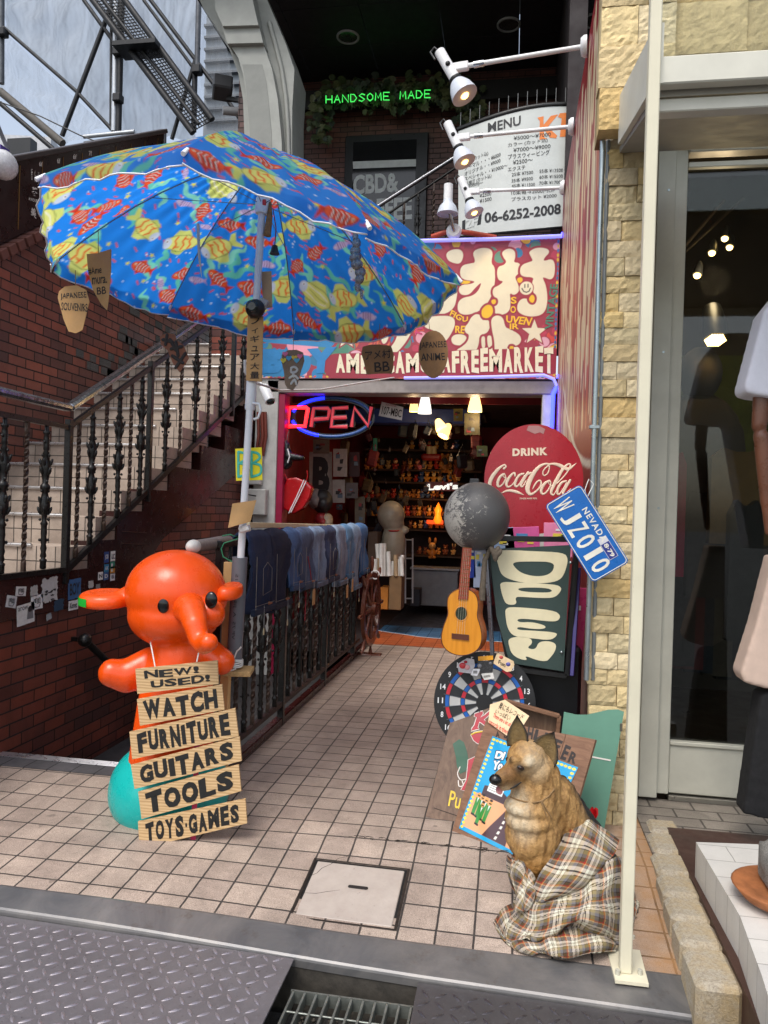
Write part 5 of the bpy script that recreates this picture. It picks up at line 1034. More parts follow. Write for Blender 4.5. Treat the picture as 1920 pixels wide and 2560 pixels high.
def slab(pts,d,dep):return lambda mb:mb.prism([A(u,v,y=ym+d)for u,v in pts],(0,dep,0))
sculpt('shirt',slab([(1980,690),(1912,775),(1862,965),(1868,982),(1925,992),(1990,990),(2060,1400),(2200,1400),(2200,690)],-.08,.19),mat('white_cotton',(226,226,236),.85,0,.05,12,.5,14),.012,5,.5,mq)
sculpt('beige_shirt_hem',slab([(1935,1390),(1892,1560),(1852,1685),(1862,1708),(1912,1722),(1990,1730),(1990,1390)],-.09,.16),mat('beige_cotton',(200,176,160),.85,0,.08,12,.5,14),.012,5,.5,mq)
sculpt('trousers',slab([(1990,1690),(1902,1740),(1880,1880),(1858,2036),(1930,2052),(1990,2050)],-.06,.14),mat('black_cotton',(20,20,22),.9,0,.2,12,.4,14),.012,4,.5,mq)
UPX=[(105,437),(465,372),(920,555),(1145,690),(1015,815),(735,828),(425,765),(140,650)]
UC=Vector((-.674,.153,2.832));UN=Vector((.0691,.0937,.9932));UA=Vector((0,1,0)).cross(UN).normalized();UB=UN.cross(UA)
rim=[]
for k,(u,v)in enumerate(UPX):
 t_=3.989+k*math.pi/4;q=UC+(UA*math.cos(t_)+UB*math.sin(t_))*1.05;D=CR[2]@(np.array(q)-CC);rim.append(Vector(CC+ray(u,v)*D))
APEX=UC+UN*.60;rim_c=[r for r in rim]
def rib(k,s):
 V=rim[k%8];return APEX.lerp(V,s)+UN*(.42*s*(1-s))
um=thing('parasol','blue beach parasol printed with tropical fish standing beside the jeans railing','parasol',(-.72,.28,.68),None)
FY,FO,FR,MINT='#d8dc7a','#e0662e','#d8402c','#78d4bc'
def fish(cv,x,y,Ln,an,kind,rr):
 c,s=math.cos(an),math.sin(an);T_=lambda a,b:(x+(a*c-b*s)*Ln,y+(a*s+b*c)*Ln);P_=lambda pts,col:cv.poly([T_(*p)for p in pts],col)
 if kind=='y':
  P_([(-.3,0),(-.52,.2),(-.6,.16),(-.5,0),(-.6,-.18),(-.5,-.2)],'#c6d070');P_([(-.25,.1),(-.1,.36),(.12,.34),(.25,.12)],'#ccd676');P_([(-.2,-.1),(-.05,-.32),(.15,-.26),(.2,-.1)],'#bccc6a')
  cv.ell(*T_(0,0),.37*Ln,.22*Ln,'#5c6a3a',an);cv.ell(*T_(0,0),.355*Ln,.205*Ln,FY,an)
  if rr.random()<.5:
   for a in(-.2,-.06,.1):cv.seg([T_(a,.17),T_(a+.04,.05),T_(a-.01,-.05),T_(a+.03,-.16)],.018*Ln,FO)
   cv.seg([T_(-.13,.1),T_(-.05,.12)],.016*Ln,FO);cv.seg([T_(.03,-.1),T_(.1,-.12)],.016*Ln,FO)
  else:
   cv.seg([T_(-.28,.05),T_(-.05,.13),T_(.2,.1)],.012*Ln,'#e8e8d8');cv.seg([T_(-.28,-.05),T_(-.05,-.12),T_(.2,-.08)],.012*Ln,'#e8e8d8');cv.seg([T_(-.25,0),T_(.15,.02)],.01*Ln,'#98a848')
  cv.ell(*T_(.29,.0),.085*Ln,.14*Ln,'#c2cfe0',an);cv.ell(*T_(.3,.05),.032*Ln,.032*Ln,'#f4f4f4');cv.ell(*T_(.3,.05),.018*Ln,.018*Ln,'#181818')
 elif kind=='r':
  P_([(-.28,0),(-.52,.2),(-.46,0),(-.54,-.18)],'#d43a30');P_([(-.15,.12),(0,.3),(.18,.14)],'#dc5a30');P_([(-.1,-.12),(.02,-.27),(.15,-.14)],'#d43a30')
  cv.ell(*T_(0,0),.37*Ln,.19*Ln,'#7a2018',an);cv.ell(*T_(0,0),.35*Ln,.175*Ln,'#e0562c',an)
  for a in(-.24,-.13,-.02,.09):cv.seg([T_(a,.15),T_(a+.05,.02),T_(a-.02,-.14)],.02*Ln,'#c22c2c');cv.seg([T_(a+.03,.13),T_(a+.075,.0),T_(a+.02,-.13)],.014*Ln,'#f0e8e0');cv.seg([T_(a+.05,.12),T_(a+.095,.0),T_(a+.04,-.12)],.01*Ln,'#20181c')
  cv.ell(*T_(.25,.03),.035*Ln,.035*Ln,'#f4e8c8');cv.ell(*T_(.255,.03),.018*Ln,.018*Ln,'#181818')
 else:
  P_([(-.25,0),(-.5,.16),(-.44,0),(-.5,-.16)],'#b89ac8');cv.ell(*T_(0,0),.34*Ln,.15*Ln,'#c4b0d6',an)
  for a in(-.2,-.1,0,.1):cv.seg([T_(a,.13),T_(a+.03,-.13)],.012*Ln,'#5a3c68')
  cv.ell(*T_(.24,.02),.03*Ln,.03*Ln,'#ffffff');cv.ell(*T_(.24,.02),.015*Ln,.015*Ln,'#202020')
def star5(cv,x,y,R,a0,col):cv.poly([(x+(R if k%2==0 else R*.42)*math.sin(a0+k*math.pi/5),y+(R if k%2==0 else R*.42)*math.cos(a0+k*math.pi/5))for k in range(10)],col)
def panel_canvas(seed):
 rr=random.Random(seed);W,H=.92,1.36;cv=Cv(W,H,.0052,'#2583e2')
 for k in range(150):
  x,y,an=rr.uniform(0,W),rr.uniform(0,H),rr.gauss(.5,.2);d=.012;cv.seg([(x-d*math.cos(an),y-d*math.sin(an)),(x+d*math.cos(an),y+d*math.sin(an))],.0042,rr.choice(['#e05c3c','#e05c3c','#d84a48']))
 for k in range(150):cv.seg([(rr.uniform(0,W),rr.uniform(0,H))]*2,rr.uniform(.0035,.0068),'#d8ecfa')
 for k in range(26):
  x,y,an=rr.uniform(0,W),rr.uniform(0,H),rr.gauss(1.1,.4);pts=[];l_=rr.uniform(.14,.3)
  for q in range(15):t_=q/14;o_=.016*math.sin(t_*13+k);pts.append((x+l_*t_*math.cos(an)-o_*math.sin(an),y+l_*t_*math.sin(an)+o_*math.cos(an)))
  cv.seg(pts,[.004+.013*math.sin(math.pi*q/14)for q in range(15)],rr.choice([MINT,'#7fd0bc','#5fbfae']))
 spots=[];kinds=['y']*7+['r']*11+['l']*10;rr.shuffle(kinds)
 for kd in kinds:
  for tr in range(140):
   x,y=rr.uniform(.03,W-.03),rr.uniform(.05,H-.03);R={'y':.118,'r':.09,'l':.065}[kd]
   if all(math.hypot(x-a,y-b)>(R+r)*.8 for a,b,r in spots):break
  else:continue
  spots.append((x,y,R));fish(cv,x,y,{'y':.262,'r':.19,'l':.135}[kd]*rr.uniform(.9,1.15),rr.gauss(0,.5)+(math.pi if rr.random()<.5 else 0),kd,rr)
 for k in range(34):
  x,y=rr.uniform(0,W),rr.uniform(0,H)
  if all(math.hypot(x-a,y-b)>r*.9 for a,b,r in spots):star5(cv,x,y,rr.uniform(.014,.021),rr.uniform(0,1),'#dcd84a')
 return cv
NS,NTt=176,118;cos_,cls_=[],[];canv=[panel_canvas(s)for s in range(4)]
hem_lines=[]
M_CLOTH=painted('parasol_cloth',.75,.06,5,transl=.66)
for k in range(8):
 cv=canv[k%4];S_,T_=np.meshgrid(np.linspace(.015,1,NS),np.linspace(0,1,NTt),indexing='ij')
 a0,v0,v1,n_=np.array(APEX),np.array(rim[k]),np.array(rim[(k+1)%8]),np.array(UN)
 sag=4*T_*(1-T_);Se=S_*(1+.012*sag*S_**3)
 r0=a0+(v0-a0)*Se[...,None]+n_*(.42*Se*(1-Se))[...,None];r1=a0+(v1-a0)*Se[...,None]+n_*(.42*Se*(1-Se))[...,None]
 co=r0*(1-T_[...,None])+r1*T_[...,None]-n_*(.035*sag*S_*(1.2-S_))[...,None]+n_*(.006*np.sin(T_*37+k)*np.sin(S_*15+k*2)*sag)[...,None]
 er=np.minimum(S_,1);nv_=9;dn=np.linspace(.12,1,nv_)[:,None,None];tt=np.linspace(0,1,NTt)[None,:,None];outw=co[-1]-np.array(UC);outw/=np.linalg.norm(outw,axis=1,keepdims=True)
 fl_=co[-1][None]+dn*(-n_*(.060+.010*np.sin(tt*9+k))+outw[None]*(.012*np.sin(tt*23+k*2)+.006));co=np.concatenate([co,fl_]);S_=np.concatenate([S_,1+.05*dn[...,0]*np.ones((1,NTt))]);T_=np.concatenate([T_,np.tile(np.linspace(0,1,NTt),(nv_,1))]);hem_lines.append(fl_[-1])
 wdt=np.linalg.norm(v1-v0);X_=(T_-.5)*wdt*S_+.46;Y_=S_*1.25+.05;fl=1 if k%2 else-1;X_=(X_-.46)*fl+.46
 fx,fy=np.clip(X_/cv.w,0,.999)*(cv.nx-1),np.clip(Y_/cv.h,0,.999)*(cv.ny-1);i0,j0=fx.astype(int),fy.astype(int);i1,j1=np.minimum(i0+1,cv.nx-1),np.minimum(j0+1,cv.ny-1);dx_,dy_=(fx-i0)[...,None],(fy-j0)[...,None]
 col=(cv.c[j0,i0]*(1-dx_)+cv.c[j0,i1]*dx_)*(1-dy_)+(cv.c[j1,i0]*(1-dx_)+cv.c[j1,i1]*dx_)*dy_
 link('canopy_panel',grid_mesh('canopy_panel',co.reshape(-1,3),col.reshape(-1,3),NTt,NS+9,M_CLOTH),um)
M_POLEW=mat('white_enamel_pole',(214,216,220),.3,0,.08,6);M_RIB=mat('rib_steel',(120,126,140),.35,.5,.1)
pp=MB()
for hl in hem_lines:pp.tube([Vector(hl[q])for q in range(0,NTt,9)]+[Vector(hl[-1])],.0036,6)
pp.build('hem_piping',mat('white_piping',(226,226,230),.5),um)
HUB=A(656,512,y=.2)
for k in range(8):
 MB().tube([rib(k,s)-UN*.012 for s in np.linspace(.02,1.0,9)],.0034,6).build('rib',M_RIB,um)
 MB().tube([HUB,rib(k,.55)-UN*.016],.0022,5).build('stretcher',M_RIB,um)
 MB().tube([rib(k,.985)-UN*.01,rib(k,1.02)-UN*.012],.010,8).build('rib_tip',mat('white_piping',0),um)
PB=A(586,1655,y=.28);MB().tube([PB,A(629,950,y=.24),HUB],.0195,12).build('pole',M_POLEW,um);MB().tube([HUB-Vector((0,0,.02)),APEX],.015,12).build('upper_pole',M_POLEW,um)
MB().lathe([(.03,-.05),(.036,-.03),(.036,.03),(.026,.05)],HUB,UN,14).build('runner',M_POLEW,um);MB().box(HUB+Vector((.02,-.03,-.0)),(.02,.012,.03),None,.003).build('tilt_button',mat('red_button',(190,30,40),.3),um)
jt=A(631,925,y=.24);MB().lathe([(.026,0),(.028,.01),(.028,.19),(.024,.2)],A(625,1025,y=.25),(jt-A(625,1025,y=.25)),14).build('sleeve',M_POLEW,um)
hk=MB();hk.tube([A(u,v,y=.22)for u,v in((632,1008),(648,1010),(652,1025),(645,1045),(634,1048))],.007,8);hk.build('hook',M_POLEW,um)
pv=thing('pvc_pipe','grey plastic pipe with printed markings holding the parasol pole','pipe',(PB.x,.28,.66));p0,p1=A(585,1662,y=.30),A(600,1393,y=.28);MB().tube([p0,p1],.041,20).build('pipe',mat('grey_pvc',(98,100,106),.4,0,.1,10),pv)
ax_=(p1-p0).normalized();lt=MB()
nn=(Vector(CC)-(p0+p1)/2);nn=(nn-ax_*nn.dot(ax_)).normalized();sx_=ax_.cross(nn)
def pipefn(a,b,o):an=(.5-b)*.5+.35;q=p0+(p1-p0)*(.25+.6*a);return q+(nn*math.cos(an)-sx_*math.sin(an))*(.0413)
put_text(lt,'VP 75  A  JIS K  2015',pipefn,0,0,.01);lt.build('lettering',mat('pipe_ink',(40,40,44),.6),pv)
M_PINE=mat('pine_wood',(206,166,112),.6,0,.12,10,.15,90)
wp=thing('wooden_post','narrow pine post with a chipboard ledge carrying the grey pipe','post',A(565,1950,y=.40));a_,b_=A(573,1405,y=.38),A(556,1960,y=.38);MB().bar(a_,b_,.04,.05,.003,up=Vector((1,0,0))).build('post',M_PINE,wp)
lc=A(596,1672,y=.31);MB().box(lc+Vector((0,0,-.012)),(.15,.17,.026),rotm('Z',12),.002).build('ledge',mat('chipboard',(176,146,98),.8,0,.25,80),wp)
tw=MB()
for k in range(5):
 z_=lc.z+.02+.008*k;tw.tube([(p0.x+.046*math.cos(q),p0.y+.046*math.sin(q),z_+.004*math.sin(q*2+k))for q in np.linspace(0,6.28,18)],.0045,5)
tw.tube([A(u,v,y=.24)for u,v in((548,1668),(565,1650),(580,1660),(592,1628),(603,1618))],.0045,5);tw.tube([A(u,v,y=.24)for u,v in((545,1690),(556,1672),(575,1678),(590,1672))],.0045,5);tag(tw.build('wound_twine',mat('white_cord',(214,214,210),.7),None),'white cord wound round the foot of the grey pipe','cord')
gt=MB();gt.tube([A(u,v,y=.3)for u,v in((556,1340),(575,1336),(600,1345),(560,1358),(553,1372),(558,1392),(575,1402),(600,1412))],.004,5);tag(gt.build('green_twine',mat('green_twine',(40,120,84),.7),None),'green twine tied round the padded rail end','twine')
M_CARD=mat('cardboard',(176,136,88),.8,0,.12,12,.1,200);M_CARDD=mat('dark_cardboard',(134,98,62),.75,0,.2,14,.1,200);M_MARK=mat('marker_ink',(38,30,26),.7)
def card(name,pts,y,m,label,texts=(),th=.004,lean=0.0,group='cardboard tags hanging from the parasol',string=None,cat='hanging tag',hand=True):
 """flat hand cut card facing the street; outline in photo pixels"""
 cu,cv_=sum(p[0]for p in pts)/len(pts),sum(p[1]for p in pts)/len(pts);o=A(cu,cv_,y=y);pl=Plane(o,(math.cos(lean),math.sin(lean),0),(0,0,1))
 r=thing(name,label,cat,o,group);mb=MB();mb.prism([pl.w(*pl.px(*p))for p in pts],-pl.n*th);mb.build('card',m,r)
 for tx_ in texts:
  mk=MB();put_text(mk,tx_[0],quadfn(pl,*tx_[1:5]),.0012,0,.012,.0,1.0,.012 if hand else 0);mk.build('lettering',tx_[5]if len(tx_)>5 else M_MARK,r)
 if string:
  st=MB();st.tube([A(u,v,y=y)for u,v in string],.0018,5);st.build('string',mat('jute_string',(140,112,76),.9),r)
 return r,pl
z3=lambda x,y:(x*.57866,560+y*.57866);z4=lambda x,y:(600+x*.57866,560+y*.57866)
def q3(*p):return[z3(*x)for x in p]
def q4(*p):return[z4(*x)for x in p]
card('souvenir_tag',q3((255,290),(280,270),(330,264),(372,284),(386,335),(370,400),(356,458),(327,472),(296,464),(274,410),(258,350),(249,318)),.05,M_CARD,'rounded brown card lettered for Japanese souvenirs, leftmost under the parasol',[('JAPANESE',*q3((262,330),(376,326),(372,292),(262,300))),('SOUVENIRS',*q3((264,372),(380,380),(378,345),(266,338)))],string=q3((326,268),(326,200)))
card('horn_tag',q3((374,130),(420,126),(480,108),(479,200),(469,330),(462,373),(436,346),(400,282),(380,200)),.12,M_CARD,'tusk shaped brown card with a hashtag hanging beside the souvenir card',[('#Ame',*q3((382,222),(440,215),(438,180),(380,190))),('mura.',*q3((398,262),(462,255),(462,226),(398,232))),('BB',*q3((420,306),(460,302),(458,268),(418,275)))],string=q3((425,128),(424,0)))
rc,pl_=card('arrow_tag',q3((690,487),(722,470),(756,478),(762,502),(792,522),(816,580),(776,641),(746,600),(724,546),(696,522)),.6,mat('red_brown_card',(124,76,54),.75,0,.2,14),'small red brown arrow shaped card with black marker strokes below the parasol rim',string=q3((762,478),(764,405)))
mk=MB();strokes(mk,pl_,[q3((705,500),(745,510)),q3((722,480),(716,520)),q3((740,540),(785,530)),q3((760,510),(770,570)),q3((745,570),(790,600)),q3((800,560),(760,620)),q3((735,500),(760,545))],4.2);mk.build('lettering',M_MARK,rc)
tall,pl_=card('figure_card',q3((1070,396),(1137,398),(1131,681),(1063,676)),.20,M_CARD,'tall cardboard strip with vertical Japanese lettering taped to the parasol pole',th=.006,group='cardboard pieces taped to the parasol pole',cat='card sign')
mk=MB()
for i,ch in enumerate('フィギュア大量'):
 h_=276/7;y0_=398+i*h_*.99;sm=8 if ch in 'ィュ' else 2;fn=quadfn(pl_,*q3((1078+sm,y0_+h_-4),(1122-sm,y0_+h_-4),(1124-sm,y0_+4+sm),(1080+sm,y0_+4+sm)));put_text(mk,ch,fn,.002,0,.012)
mk.build('lettering',M_MARK,tall)
card('village_tag',q4((530,530),(560,522),(602,520),(652,526),(664,560),(662,620),(655,645),(600,646),(546,650),(536,600),(524,560)),.98,M_CARDD,'square brown card with Japanese lettering hanging left of the oval anime card',[('アメ村',*q4((540,590),(652,578),(650,540),(540,548))),('BB',*q4((582,640),(648,636),(645,592),(580,598)))],string=q4((600,522),(612,250)))
card('anime_tag',[z4(835+64*math.cos(a)*(1-.08*math.sin(a)),563+103*math.sin(a))for a in np.linspace(0,6.1,26)],.75,M_CARDD,'large oval brown card lettered for Japanese anime, rightmost under the parasol',[('JAPANESE',*q4((776,545),(892,540),(890,505),(776,512))),('ANIME',*q4((782,592),(886,588),(884,556),(780,560)))],string=q4((820,460),(800,290)))
sk_,pl_=card('heart_tag',q4((180,565),(205,545),(245,543),(272,555),(278,590),(262,640),(250,690),(228,718),(205,712),(194,690),(190,640),(180,600)),.95,mat('grey_brown_card',(128,108,88),.7,0,.25,20),'small skull shaped card decorated with coloured hearts below the parasol rim',string=q4((230,545),(232,430)))
for(x,y),c in(((188,590),'#d8c83c'),((212,580),'#3c9cc8'),((236,578),'#d8b83c'),((260,572),'#d86a94'),((246,590),'#4aa0c0'),((196,562),'#d86a94')):
 hb=MB();a,b=pl_.px(*z4(x,y));hb.add([pl_.w(a+.0016*16*math.sin(q)**3*.75,b+.0016*.75*(13*math.cos(q)-5*math.cos(2*q)-2*math.cos(3*q)-math.cos(4*q)),.003+x*1e-5)for q in np.linspace(0,6.1,22)],[tuple(range(22))]);hb.build('heart',mat('heart_'+c[1:],c,.5),sk_)
wh=MB();strokes(wh,pl_,[q4((222,622),(235,618),(248,628),(240,640),(222,640),(222,622)),q4((215,665),(235,655),(250,668)),q4((222,690),(236,672),(244,692)),q4((230,645),(232,660))],3);wh.build('drawing',mat('white_marker',(196,196,190),.6),sk_)
r=thing('foil_ornament','long silver foil wrapped ornament hanging under the right side of the parasol','ornament',A(893,640,y=.35));b=MB();c0,c1=A(890,590,y=.35),A(900,735,y=.35)
for k in range(9):
 f=k/8;w_=.028*math.sin(math.pi*(.12+.85*f))+.006;b.ell(c0.lerp(c1,f)+Vector((random.gauss(0,.006),random.gauss(0,.004),0)),(w_,w_*.6,.03),rotm('Y',random.gauss(0,20)),8,6)
b.build('foil',mat('crumpled_foil',(150,148,146),.25,.6,.5,40,.8,60),r);MB().tube([A(888,520,y=.35),c0],.002,5).build('string',M_BLACK,r)
card('paper_strip',q3((1128,206),(1172,204),(1176,360),(1138,364)),.25,mat('tan_paper',(176,146,112),.8),'plain tan paper strip taped to the parasol pole',(),group='cardboard pieces taped to the parasol pole',cat='card')
r=thing('straw_brush','small straw brush hanging beside the parasol pole','brush',A(672,565,y=.2));b=MB();b.tube([A(676,505,y=.2),A(674,540,y=.2),A(668,590,y=.2)],[.006,.016,.02],10);b.build('straw',mat('straw',(140,104,66),.9,0,.4,60,.8,80),r)
r=thing('small_bell','small black bell hanging from a red cord under the parasol','bell',A(687,620,y=.3));MB().lathe([(.004,.0),(.016,-.006),(.02,-.03),(.027,-.05)],A(687,612,y=.3),(0,0,1),14).build('bell',M_BLACK,r);MB().tube([A(682,520,y=.3),A(690,570,y=.3),A(687,612,y=.3)],.003,5).build('cord',mat('red_cord',(150,30,36),.7),r)
b=MB();b.tube([A(495,560,y=-.1),A(498,640,y=-.1),A(504,692,y=-.1)],[.008,.007,.001],8);tag(b.build('hanging_spike',mat('pale_spike',(176,176,180),.5),None),'thin pale spike hanging in the middle of the parasol','spike')
r=thing('clip_lamp','round black clip lamp on the parasol pole above the cardboard strip','lamp',A(638,772,y=.17));c0=A(638,772,y=.17);MB().ell(c0,(.052,.045,.05),None,16,10).build('head',M_BLACK,r);MB().lathe([(.03,0),(.034,.012),(.02,.016)],c0+Vector((0,-.04,0)),(0,-1,0),16).build('lens',mat('dark_lens',(24,30,28),.1),r);MB().box(c0+Vector((.03,.03,.03)),(.05,.03,.06),rotm('Y',30),.006).build('clip',mat('grey_clip',(150,150,150),.4),r)
r=thing('small_spotlight','small white cylinder spotlight pointing down beside the parasol pole','spotlight',A(668,990,y=1.4));c0,c1=A(660,968,y=1.4),A(676,1004,y=1.35);MB().tube([c0,c1],.036,14).build('body',M_LAMPW,r);MB().ell(c1,(.03,.03,.02),None,12,6).build('lens',mat('dark_lens',0),r);MB().tube([c0,A(650,958,y=1.4)],.012,8).build('bracket',M_LAMPW,r)
cb=MB();cb.tube([A(612,900,y=.3),A(612,930,y=.3),A(640,958,y=.4),A(700,976,y=1.4),A(800,974,y=2.6),A(930,952,y=4.0),A(985,944,y=4.7)],.007,6);tag(cb.build('white_cable',mat('white_cable',(214,214,214),.5),None),'white cable sagging from the parasol pole to the bottom edge of the sign','cable')
bc,pl_=card('bb_card',[(588,1122),(654,1118),(656,1200),(590,1202)],.30,mat('yellow_paper',(240,222,30),.6,0,.05),'yellow card with turquoise double B lettering behind the parasol pole',group='cardboard pieces taped to the parasol pole',cat='card sign')
mk=MB()
for x_ in(0,33):strokes(mk,pl_,[[(596+x_,1130),(596+x_,1192)],[(596+x_,1130),(612+x_,1134),(616+x_,1146),(600+x_,1158)],[(598+x_,1158),(618+x_,1164),(618+x_,1184),(597+x_,1192)]],3.2)
mk.build('lettering',mat('turquoise_marker',(70,190,170),.5),bc)
r=thing('brown_cardboard','blank brown cardboard flap taped to the parasol pole above the pipe','card',A(606,1290,y=.17));b=MB();g_=[]
q=[A(u,v,y=yy)for(u,v),yy in(((570,1320),.16),((626,1305),.20),((641,1250),.23),((581,1259),.18))]
N_=8;vs=[]
for j in range(N_+1):
 for i in range(N_+1):a_,c_=i/N_,j/N_;p=q[0].lerp(q[1],a_).lerp(q[3].lerp(q[2],a_),c_);vs.append(p+Vector((0,-.02*math.sin(a_*3.1)*(1-c_),0)))
b.add(vs,[(j*9+i,j*9+i+1,j*9+i+10,j*9+i+9)for j in range(8)for i in range(8)],0,True);b.build('flap',M_CARD,r)
MB().box(A(612,1322,y=.22),(.055,.055,.035),rotm('Y',-18),.006).build('tape',mat('clear_tape',(206,204,200),.3,0,.2,60),r)
def scuffed(name,col):
 t=NT(name);c=L(col);f=t.noise(2.2,5,.6);k=t.ramp(f,[(.3,tuple(x*.86 for x in c)),(.7,tuple(min(1,x*1.06)for x in c))]);sc=t.noise(5,6,.8,t.mapping(t.coord(),(3,3,26)),1.5)
 k=t.mix(t.ramp(sc,[(.66,0),(.74,.4)]),k,tuple(min(1,x*.6+.16)for x in c));k=t.mix(t.ramp(t.noise(60,3,.8),[(.68,0),(.74,.5)]),k,tuple(x*.35 for x in c))
 return t.out(k,t.ramp(t.noise(9,6,.7),[(.3,.16),(.7,.42)]),t.bump(t.noise(4,3),.1,.01))
YE_=.13
E_=lambda u,v,d=0.0:A(u,v,y=YE_+d)
M_ORANGE=scuffed('orange_plastic',(232,80,14));M_TEAL=scuffed('turquoise_plastic',(20,172,166))
el=thing('elephant_figure','big orange plastic elephant figure standing on a turquoise ball base','figure',(-1.05,.15,-.01))
bc_=E_(424,1972,.03)
base=sculpt('ball_base',lambda mb:mb.ell((bc_.x,bc_.y,bc_.z),(.315,.30,.27),None,32,20),M_TEAL,.014,3,.4,el)
def ele(mb):
 hc=E_(440,1488);mb.ell(hc+Vector((0,0,.015)),(.262,.25,.225),None,28,18);mb.ell(hc+Vector((0,-.01,-.10)),(.24,.235,.17),None,28,18)
 mb.ell(E_(400,1540,-.14),(.09,.08,.08));mb.ell(E_(520,1535,-.14),(.09,.08,.08))
 cone(mb,E_(455,1620),E_(440,1760),.155,.20);cone(mb,E_(440,1760),E_(428,1900),.20,.22)
 cone(mb,E_(380,1655),E_(318,1690,-.06),.085,.09);cone(mb,E_(318,1690,-.06),E_(280,1682,-.1),.09,.075)
 cone(mb,E_(525,1630),E_(555,1655,-.03),.07,.07)
body=sculpt('body',ele,M_ORANGE,.0125,9,.5,el)
EL=[]
def ear(mb,c,rx,ry,t,root,rr0):
 n0=len(mb.v);mb.lathe([(.0001,-t),(.82,-t),(.95,-t*.75),(1,-t*.3),(1,t*.3),(.95,t*.75),(.82,t),(.0001,t)],(0,0,0),(0,0,1),36)
 for k in range(n0,len(mb.v)):p=mb.v[k];mb.v[k]=(c.x+p[0]*rx,c.y+p[1]*ry,c.z+p[2]+.12*p[1]*ry)
 cone(mb,c.lerp(root,.35),root,t*.9,rr0)
tipL,rootL=E_(206,1498,-.02),E_(345,1490);cL=E_(264,1497,-.03);cR=E_(574,1478,.03)
sculpt('ear',lambda mb:ear(mb,cL,(cL-tipL).length,.12,.036,E_(330,1490),.07),M_ORANGE,.008,4,.5,el)
sculpt('ear',lambda mb:ear(mb,cR,.066,.10,.034,E_(545,1495),.07),M_ORANGE,.008,4,.5,el)
gb_=MB();gvs=[];rxL=(cL-tipL).length
for q in range(15):
 a_=math.radians(186+66*q/14);p=cL+Vector((rxL*1.006*math.cos(a_),.1215*math.sin(a_),.12*.12*math.sin(a_)));gvs+=[p+Vector((0,0,-.021)),p+Vector((0,0,.021))]
gb_.add(gvs,[(2*q,2*q+2,2*q+3,2*q+1)for q in range(14)]);gb_.build('green_band',mat('green_band',(30,160,50),.35),el)
def trunk(mb):
 p=[E_(472,1520,-.17),E_(480,1530,-.27),E_(488,1560,-.33),E_(497,1595,-.35),E_(510,1612,-.38),E_(522,1606,-.42)]
 rs=(.085,.068,.058,.05,.046,.044)
 for a,b,r0,r1 in zip(p[:-1],p[1:],rs[:-1],rs[1:]):cone(mb,a,b,r0,r1)
sculpt('trunk',trunk,M_ORANGE,.008,5,.5,el)
M_EYE=mat('black_eye',(14,14,15),.08)
for u,v,d in((408,1512,-.232),(528,1500,-.20)):MB().ell(E_(u,v,d),(.032,.018,.042),None,18,12).build('eye',M_EYE,el)
zoA=lambda x,y:(x*.39783,1300+y*.39783);zoB=lambda x,y:(x*.42194,1800+y*.42194)
bb=A(352,2120,z=-.025);ptop=A(478,1660,y=YE_-.23)
up_=(ptop-A(455,2090,z=-.02));up_=Vector((0,up_.y,up_.z)).normalized();ps_=Plane(A(455,2095,z=-.02)+Vector((0,-.0,0)),Vector((1,.12,0)),up_)
t=NT('pine_board');co=t.coord();g=t.noise(3,6,.6,t.mapping(co,(1.5,10,26)),1.2);wv=t.n('TexWave',bands_direction='Z');wv.inputs['Scale'].default_value=22;wv.inputs['Distortion'].default_value=7;wv.inputs['Detail'].default_value=3;wv.inputs['Detail Scale'].default_value=.9;t.l(t.mapping(co,(.18,.3,1)),wv.inputs['Vector'])
c=t.ramp(t.mix(.5,g,wv.outputs['Fac']),[(.2,(.40,.245,.11)),(.55,(.56,.37,.18)),(.85,(.62,.44,.24))]);M_BOARD=t.out(c,.65,t.bump(g,.2,.002))
M_BLK=mat('black_brush_paint',(16,15,14),.6,0,.2,30)
boards=[('NEW! USED!',[zoA(865,1092),zoA(1374,1030),zoA(1366,882),zoA(852,935)],'uppermost pine board lettered for new and used goods on the elephant figure'),
          ('WATCH',[zoA(882,1292),zoA(1412,1190),zoA(1396,1032),zoA(863,1125)],'pine board with the word watch, second from the top'),
          ('FURNITURE',[zoA(832,1503),zoA(1500,1358),zoA(1478,1182),zoA(815,1330)],'pine board with the word furniture above the guitars board'),
          ('GUITARS',[zoB(800,407),zoB(1433,240),zoB(1420,97),zoB(778,265)],'pine board with the word guitars above the tools board'),
          ('TOOLS',[zoB(840,585),zoB(1430,420),zoB(1415,262),zoB(820,425)],'pine board with the word tools, second from the ground'),
          ('TOYS·GAMES',[zoB(830,760),zoB(1465,610),zoB(1455,465),zoB(820,600)],'lowest pine board lettered for toys and games resting on the tiles')]
SG='pine word boards hanging on the elephant figure'
def hand(mb,s,fn,off,r_,ph):
 """brush lettering with uneven bold capitals"""
 wts=[{'I':.5,'!':.45,'·':.35,'W':1.3,'M':1.25}.get(c_,1.0)for c_ in s];tot=sum(wts);x_=0
 for c_,w_ in zip(s,wts):
  a0,a1=x_/tot+.008,(x_+w_)/tot-.008;x_+=w_;lo,hi=.02+.07*abs(math.sin(x_*2.7+ph)),.98-.08*abs(math.sin(x_*1.9+ph))
  if c_==' ':continue
  if c_=='·':lo,hi=.4,.6
  put_text(mb,c_,lambda a,b,o:fn(a0+(a1-a0)*a,lo+(hi-lo)*b+.03*math.sin((a0+a*(a1-a0))*9),o),off,0,r_,0,1,.022)
